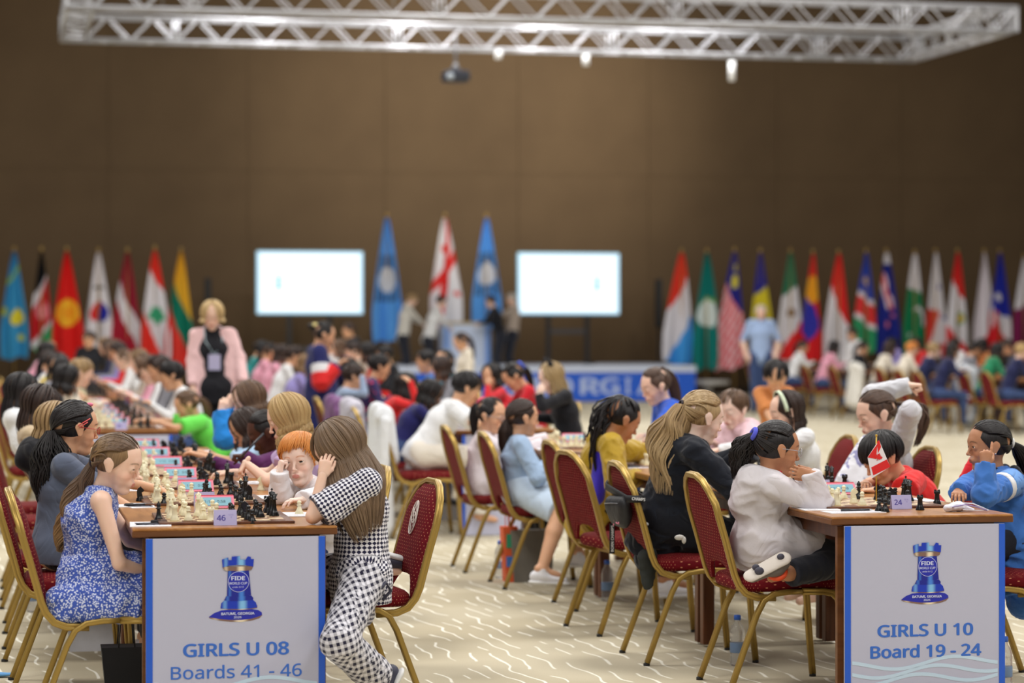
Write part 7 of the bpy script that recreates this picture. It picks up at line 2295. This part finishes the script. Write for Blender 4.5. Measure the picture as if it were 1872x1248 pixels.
i = folk('grey-haired man in light blue polo shirt and jeans standing before the flags', 1391, 572, 42.0, yaw=258, s=1.62, hs=1.18, skin='fair', hair=H('short', 'grey', dens=.5), top=C_('polo_blue', rgb(162, 184, 222)), sleeve=.42, standing=True, hpitch=2, res=.022, low=.10, sh_w=.118)
folk('grey-haired man in dark jacket sitting beyond the navy coat woman', 637, 605, 38, yaw=200, s=1.35, hs=1.12, skin='tan', hair=H('short', 'dark'), top=BLK, standing=True, res=.022)
folk('child in dark suit with white scarf, beneath the white, red and blue disc flag', 163, 622, 33, yaw=250, s=1.2, hair=H('short', 'dark'), top=BLK, standing=True, res=.02)
g = MB()
# people busy on the stage
def stage_person(label, px, py, D, yaw, topm, hair, pitch, P2, s=1.35):
    h = w(px, py, D); P = w(*P2)
    yw = math.radians(yaw); l = V(-math.sin(yw), math.cos(yw), 0); f = V(math.cos(yw), math.sin(yw), 0)
    zf = ST_Z + .07
    return person(label, h, P, yaw, hpitch=pitch, skin='fair', s=s, hs=1.15, hair=hair, top=dict(mat=topm, sleeve=1, low=.08), pants=dict(mat=DPANT), res=.024,
        legs=dict(l=dict(knee=(P + V(P[0], P[1], zf)) / 2 + l * .08 + f * .05 if False else V(P[0], P[1], (P[2] + zf) / 2) + l * .08 + f * .05, foot=V(P[0], P[1], zf) + l * .1), r=dict(knee=V(P[0], P[1], (P[2] + zf) / 2) - l * .08 + f * .05, foot=V(P[0], P[1], zf) - l * .1)),
        arms=dict(l=dict(hand=P + f * .4 + V(0, 0, .3)), r=dict(hand=P + f * .45 + V(0, 0, .25))))
stage_person('person in white shirt bending over the left side of the podium', 806, 552, 48.3, 0, WHT, H('short', 'dark'), 20, (782, 622, 48.3))
stage_person('person in black jacket at the right side of the podium', 897, 552, 48.9, 180, BLK, H('short', 'dark'), 15, (915, 615, 48.9))
stage_person('person in beige jacket behind the black jacket, by the right screen', 936, 548, 49.2, 180, C_('beige', rgb(176, 160, 146)), H('short', 'grey'), 10, (936, 612, 49.2))
stage_person('person in cream jacket bending forward at the foot of the left stage flag', 753, 549, 48.4, 0, C_('cream_jacket', rgb(214, 210, 202)), H('short', 'dblond'), 35, (736, 618, 48.4))

# ---- generated seated players of the farther rows: every one with own clothes and hair
cols = {'white': WHT, 'grey': C_('mid_grey', rgb(130, 130, 138)), 'navy': NVY, 'black': BLK, 'pink': C_('soft_pink', rgb(226, 160, 180)), 'red': RED, 'violet': C_('soft_violet', rgb(150, 140, 200)), 'teal': C_('teal', rgb(40, 140, 140)), 'cream': CREAM, 'beige': C_('beige', rgb(176, 160, 146)), 'blue': C_('mid_blue', rgb(70, 130, 214)), 'green': C_('leaf_green', rgb(40, 130, 90)), 'yellow': C_('soft_yellow', rgb(224, 200, 110)), 'orange': C_('orange_tee', rgb(214, 140, 80))}
def row_kid(x, y, yaw, topn, st, hc, z, label, sk='tan', sleeve=1, lean=.24, chair=True, res=.019, hp=16, hy=0, length=.1, s=1.08):
    yw = math.radians(yaw); f = V(math.cos(yw), math.sin(yw), 0)
    P = V(x, y, .56); h = V(x, y, z) + f * lean
    hd = H(st, hc, length=length, seed=int(y * 10) % 97) if st in ('long', 'bob', 'short') else H(st, hc, tie=(-.9, 0, .2), end=h - f * .15 - V(0, 0, .18))
    if chair: place_chair(x + f[0] * .02, y, yaw, 'red banquet chair of the ' + chair_of(label))
    return person(label, h, P, yaw, hyaw=hy, hpitch=hp, s=s, skin=sk, hair=hd, top=dict(mat=cols[topn], sleeve=sleeve), pants=dict(mat=JEANS if topn != 'blue' else DPANT), res=res)
# second left row, left side (facing right) and right side (facing left)
RK = [
 (.16, 18.0, 0, 'black', 'long', 'black', 1.09, 'black-haired child in black, far left, next to the blond boy', 'tan'),
 (.30, 19.3, 0, 'cream', 'short', 'dblond', 1.12, 'blond boy in cream top on the left side of the second left row', 'fair'),
 (.16, 20.4, 0, 'grey', 'long', 'black', 1.12, 'black-haired girl in grey just behind the blond boy in cream', 'tan'),
 (.16, 21.6, 0, 'yellow', 'short', 'dark', 1.14, 'dark-haired child in yellow at the left edge, second row', 'tan'),
 (.16, 22.8, 0, 'white', 'pony', 'black', 1.14, 'child in white with black ponytail at the left end of the second row', 'tan'),
 (1.46, 18.9, 180, 'white', 'short', 'black', 1.10, 'black-haired child in white, just behind the bright green shirt', 'tan'),
 (1.42, 19.9, 180, 'grey', 'short', 'dark', 1.14, 'dark-haired boy in grey and white, two behind the green shirt', 'tan'),
 (1.42, 20.9, 180, 'white', 'short', 'brown', 1.10, 'brown-haired boy in white with arms on the table', 'fair'),
 (1.42, 22.0, 180, 'pink', 'bob', 'brown', 1.12, 'brown-haired girl in pink in the second left row', 'fair'),
 (1.42, 23.0, 180, 'beige', 'short', 'lbrown', 1.16, 'light brown-haired boy in beige, last of the second left row', 'fair'),
 # third left row
 (.16, 26.2, 0, 'navy', 'short', 'dark', 1.12, 'dark-haired child in navy, first on the left of the third left row', 'tan'),
 (.16, 27.4, 0, 'pink', 'bob', 'black', 1.20, 'black-haired girl in pink under the light blue flag', 'tan'),
 (.16, 28.6, 0, 'black', 'long', 'dark', 1.20, 'dark-haired girl in black under the red flag with yellow sun', 'tan'),
 (.20, 29.8, 0, 'cream', 'short', 'blond', 1.20, 'blond child in cream under the red flag with yellow sun', 'fair'),
 (1.42, 26.2, 180, 'white', 'pony', 'brown', 1.13, 'brown-haired girl in white with ponytail, third left row', 'fair'),
 (1.42, 27.4, 180, 'red', 'short', 'dark', 1.20, 'dark-haired child in red below the dark red and white flag', 'tan'),
 (1.42, 28.6, 180, 'violet', 'bob', 'brown', 1.22, 'brown-haired girl in violet below the flag with green tree', 'fair'),
 (1.42, 29.8, 180, 'grey', 'long', 'dark', 1.22, 'dark-haired girl in grey below the flag with green tree', 'tan'),
 (1.42, 31.0, 180, 'navy', 'short', 'lbrown', 1.24, 'light brown-haired boy in navy at the end of the third left row', 'fair'),
 # second right row far end, third right row
 (2.84, 22.4, 0, 'navy', 'short', 'black', 1.08, 'black-haired boy in navy right beside the standing navy coat', 'tan'),
 (4.10, 21.8, 180, 'grey', 'bob', 'dark', 1.10, 'dark-haired girl in grey facing left in the cat ears row', 'tan'),
 (2.84, 25.6, 0, 'violet', 'long', 'lbrown', 1.08, 'girl with light brown hair in violet dress left of the navy coat woman', 'fair'),
 (2.84, 26.8, 0, 'white', 'short', 'dark', 1.16, 'dark-haired boy in white left of the navy coat woman', 'tan'),
 (2.84, 28.0, 0, 'pink', 'bob', 'dark', 1.16, 'dark-haired girl in pink beside the pink blazer woman', 'fair'),
 (2.84, 29.2, 0, 'pink', 'pony', 'black', 1.18, 'black-haired girl with ponytail in pink beyond the pink blazer', 'tan'),
 (2.84, 30.4, 0, 'teal', 'short', 'black', 1.20, 'black-haired child in teal beyond the pink blazer', 'tan'),
 (4.12, 25.4, 180, 'black', 'short', 'black', 1.18, 'black-haired child in black facing left behind the grey-blue shirt', 'tan'),
 (4.12, 26.6, 180, 'red', 'bob', 'black', 1.20, 'black-haired girl in red below the left flag of the stage', 'tan'),
 (4.12, 27.8, 180, 'beige', 'short', 'dark', 1.20, 'dark-haired boy in beige, third right row', 'fair'),
 (4.12, 29.0, 180, 'violet', 'long', 'brown', 1.22, 'brown-haired girl in violet facing left, third right row', 'fair'),
 (4.12, 30.2, 180, 'white', 'short', 'black', 1.24, 'black-haired boy in white under the left screen', 'tan'),
]
for a in RK: row_kid(*a[:7], a[7], a[8])
# far right rows: chairs seen from behind, players facing right
p = lambda px, D: w(px, 700, D)
FR = [(1838, 33.4, 'navy', 'short', 'blond', 'blond child in navy at the far right edge of the hall', 'fair'), (1795, 34.6, 'green', 'long', 'black', 'girl with long black hair in green, far right row', 'tan'),
      (1752, 36.2, 'grey', 'short', 'black', 'black-haired child in grey behind the grey draped chair', 'tan'), (1712, 33.8, 'navy', 'long', 'black', 'black-haired girl in navy on the nearest far right chair', 'tan'),
      (1678, 35.0, 'navy', 'short', 'dblond', 'blond boy in navy left of the long black hair, far right row', 'fair'), (1640, 37.0, 'cream', 'short', 'ginger', 'reddish-haired child in cream with blue trousers, far right row', 'fair'),
      (1600, 38.0, 'cream', 'long', 'dark', 'dark-haired girl in cream jacket, far right row', 'tan'), (1552, 39.0, 'black', 'pony', 'black', 'black-haired child in black, far right row', 'tan'),
      (1500, 40.5, 'pink', 'bob', 'black', 'black-haired girl in pink below the red over white flag', 'tan'), (1444, 42.0, 'white', 'pony', 'black', 'black-haired girl in white below the green, white and red flag', 'tan'),
      (1398, 43.4, 'grey', 'short', 'brown', 'brown-haired child in grey beside the man in polo shirt', 'fair')]
for px, D, tn, st, hc, lab, sk in FR:
    q = p(px, D); row_kid(q[0], q[1], 0, tn, st, hc, 1.15, lab, sk, res=.022)
FR2 = [(1868, 35.6, 'black', 'short', 'dark', 'dark-haired child in black opposite the blond child in navy', 'tan'), (1822, 37.0, 'orange', 'bob', 'black', 'black-haired child in orange facing left, far right row', 'tan'), (1770, 39.0, 'white', 'short', 'dark', 'dark-haired boy in white facing left, far right row', 'tan'), (1700, 40.0, 'red', 'bob', 'dark', 'dark-haired girl in red facing left below the green crescent flag', 'fair'), (1655, 41.0, 'violet', 'short', 'black', 'black-haired boy in violet facing left, far right row', 'tan')]
for px, D, tn, st, hc, lab, sk in FR2:
    q = p(px, D); row_kid(q[0], q[1], 180, tn, st, hc, 1.20, lab, sk, res=.024)
folk('dark-haired boy in white standing between red over white flag and blue one', 1558, 612, 43.0, yaw=200, s=1.2, hair=H('short', 'dark'), top=WHT, standing=True, res=.024)
q = p(1752, 36.2)
hung_jacket('hung_jacket', q[0] + .1, q[1] - .9, 0, C_('pale_grey_coat', rgb(190, 194, 200)), 'long pale grey coat draped over a chair in the far right row', drop=.72, seed=9, wide=.3)
place_chair(q[0] + .1, q[1] - .9, 0, 'red chair under the long pale grey coat, far right row')
q = p(1600, 38.0); hung_jacket('hung_jacket', q[0] + .0, q[1] - .05, 0, C_('cream_jacket'), 'cream jacket over the chair of the dark-haired girl, far right row', drop=.55, seed=10, wide=.26)
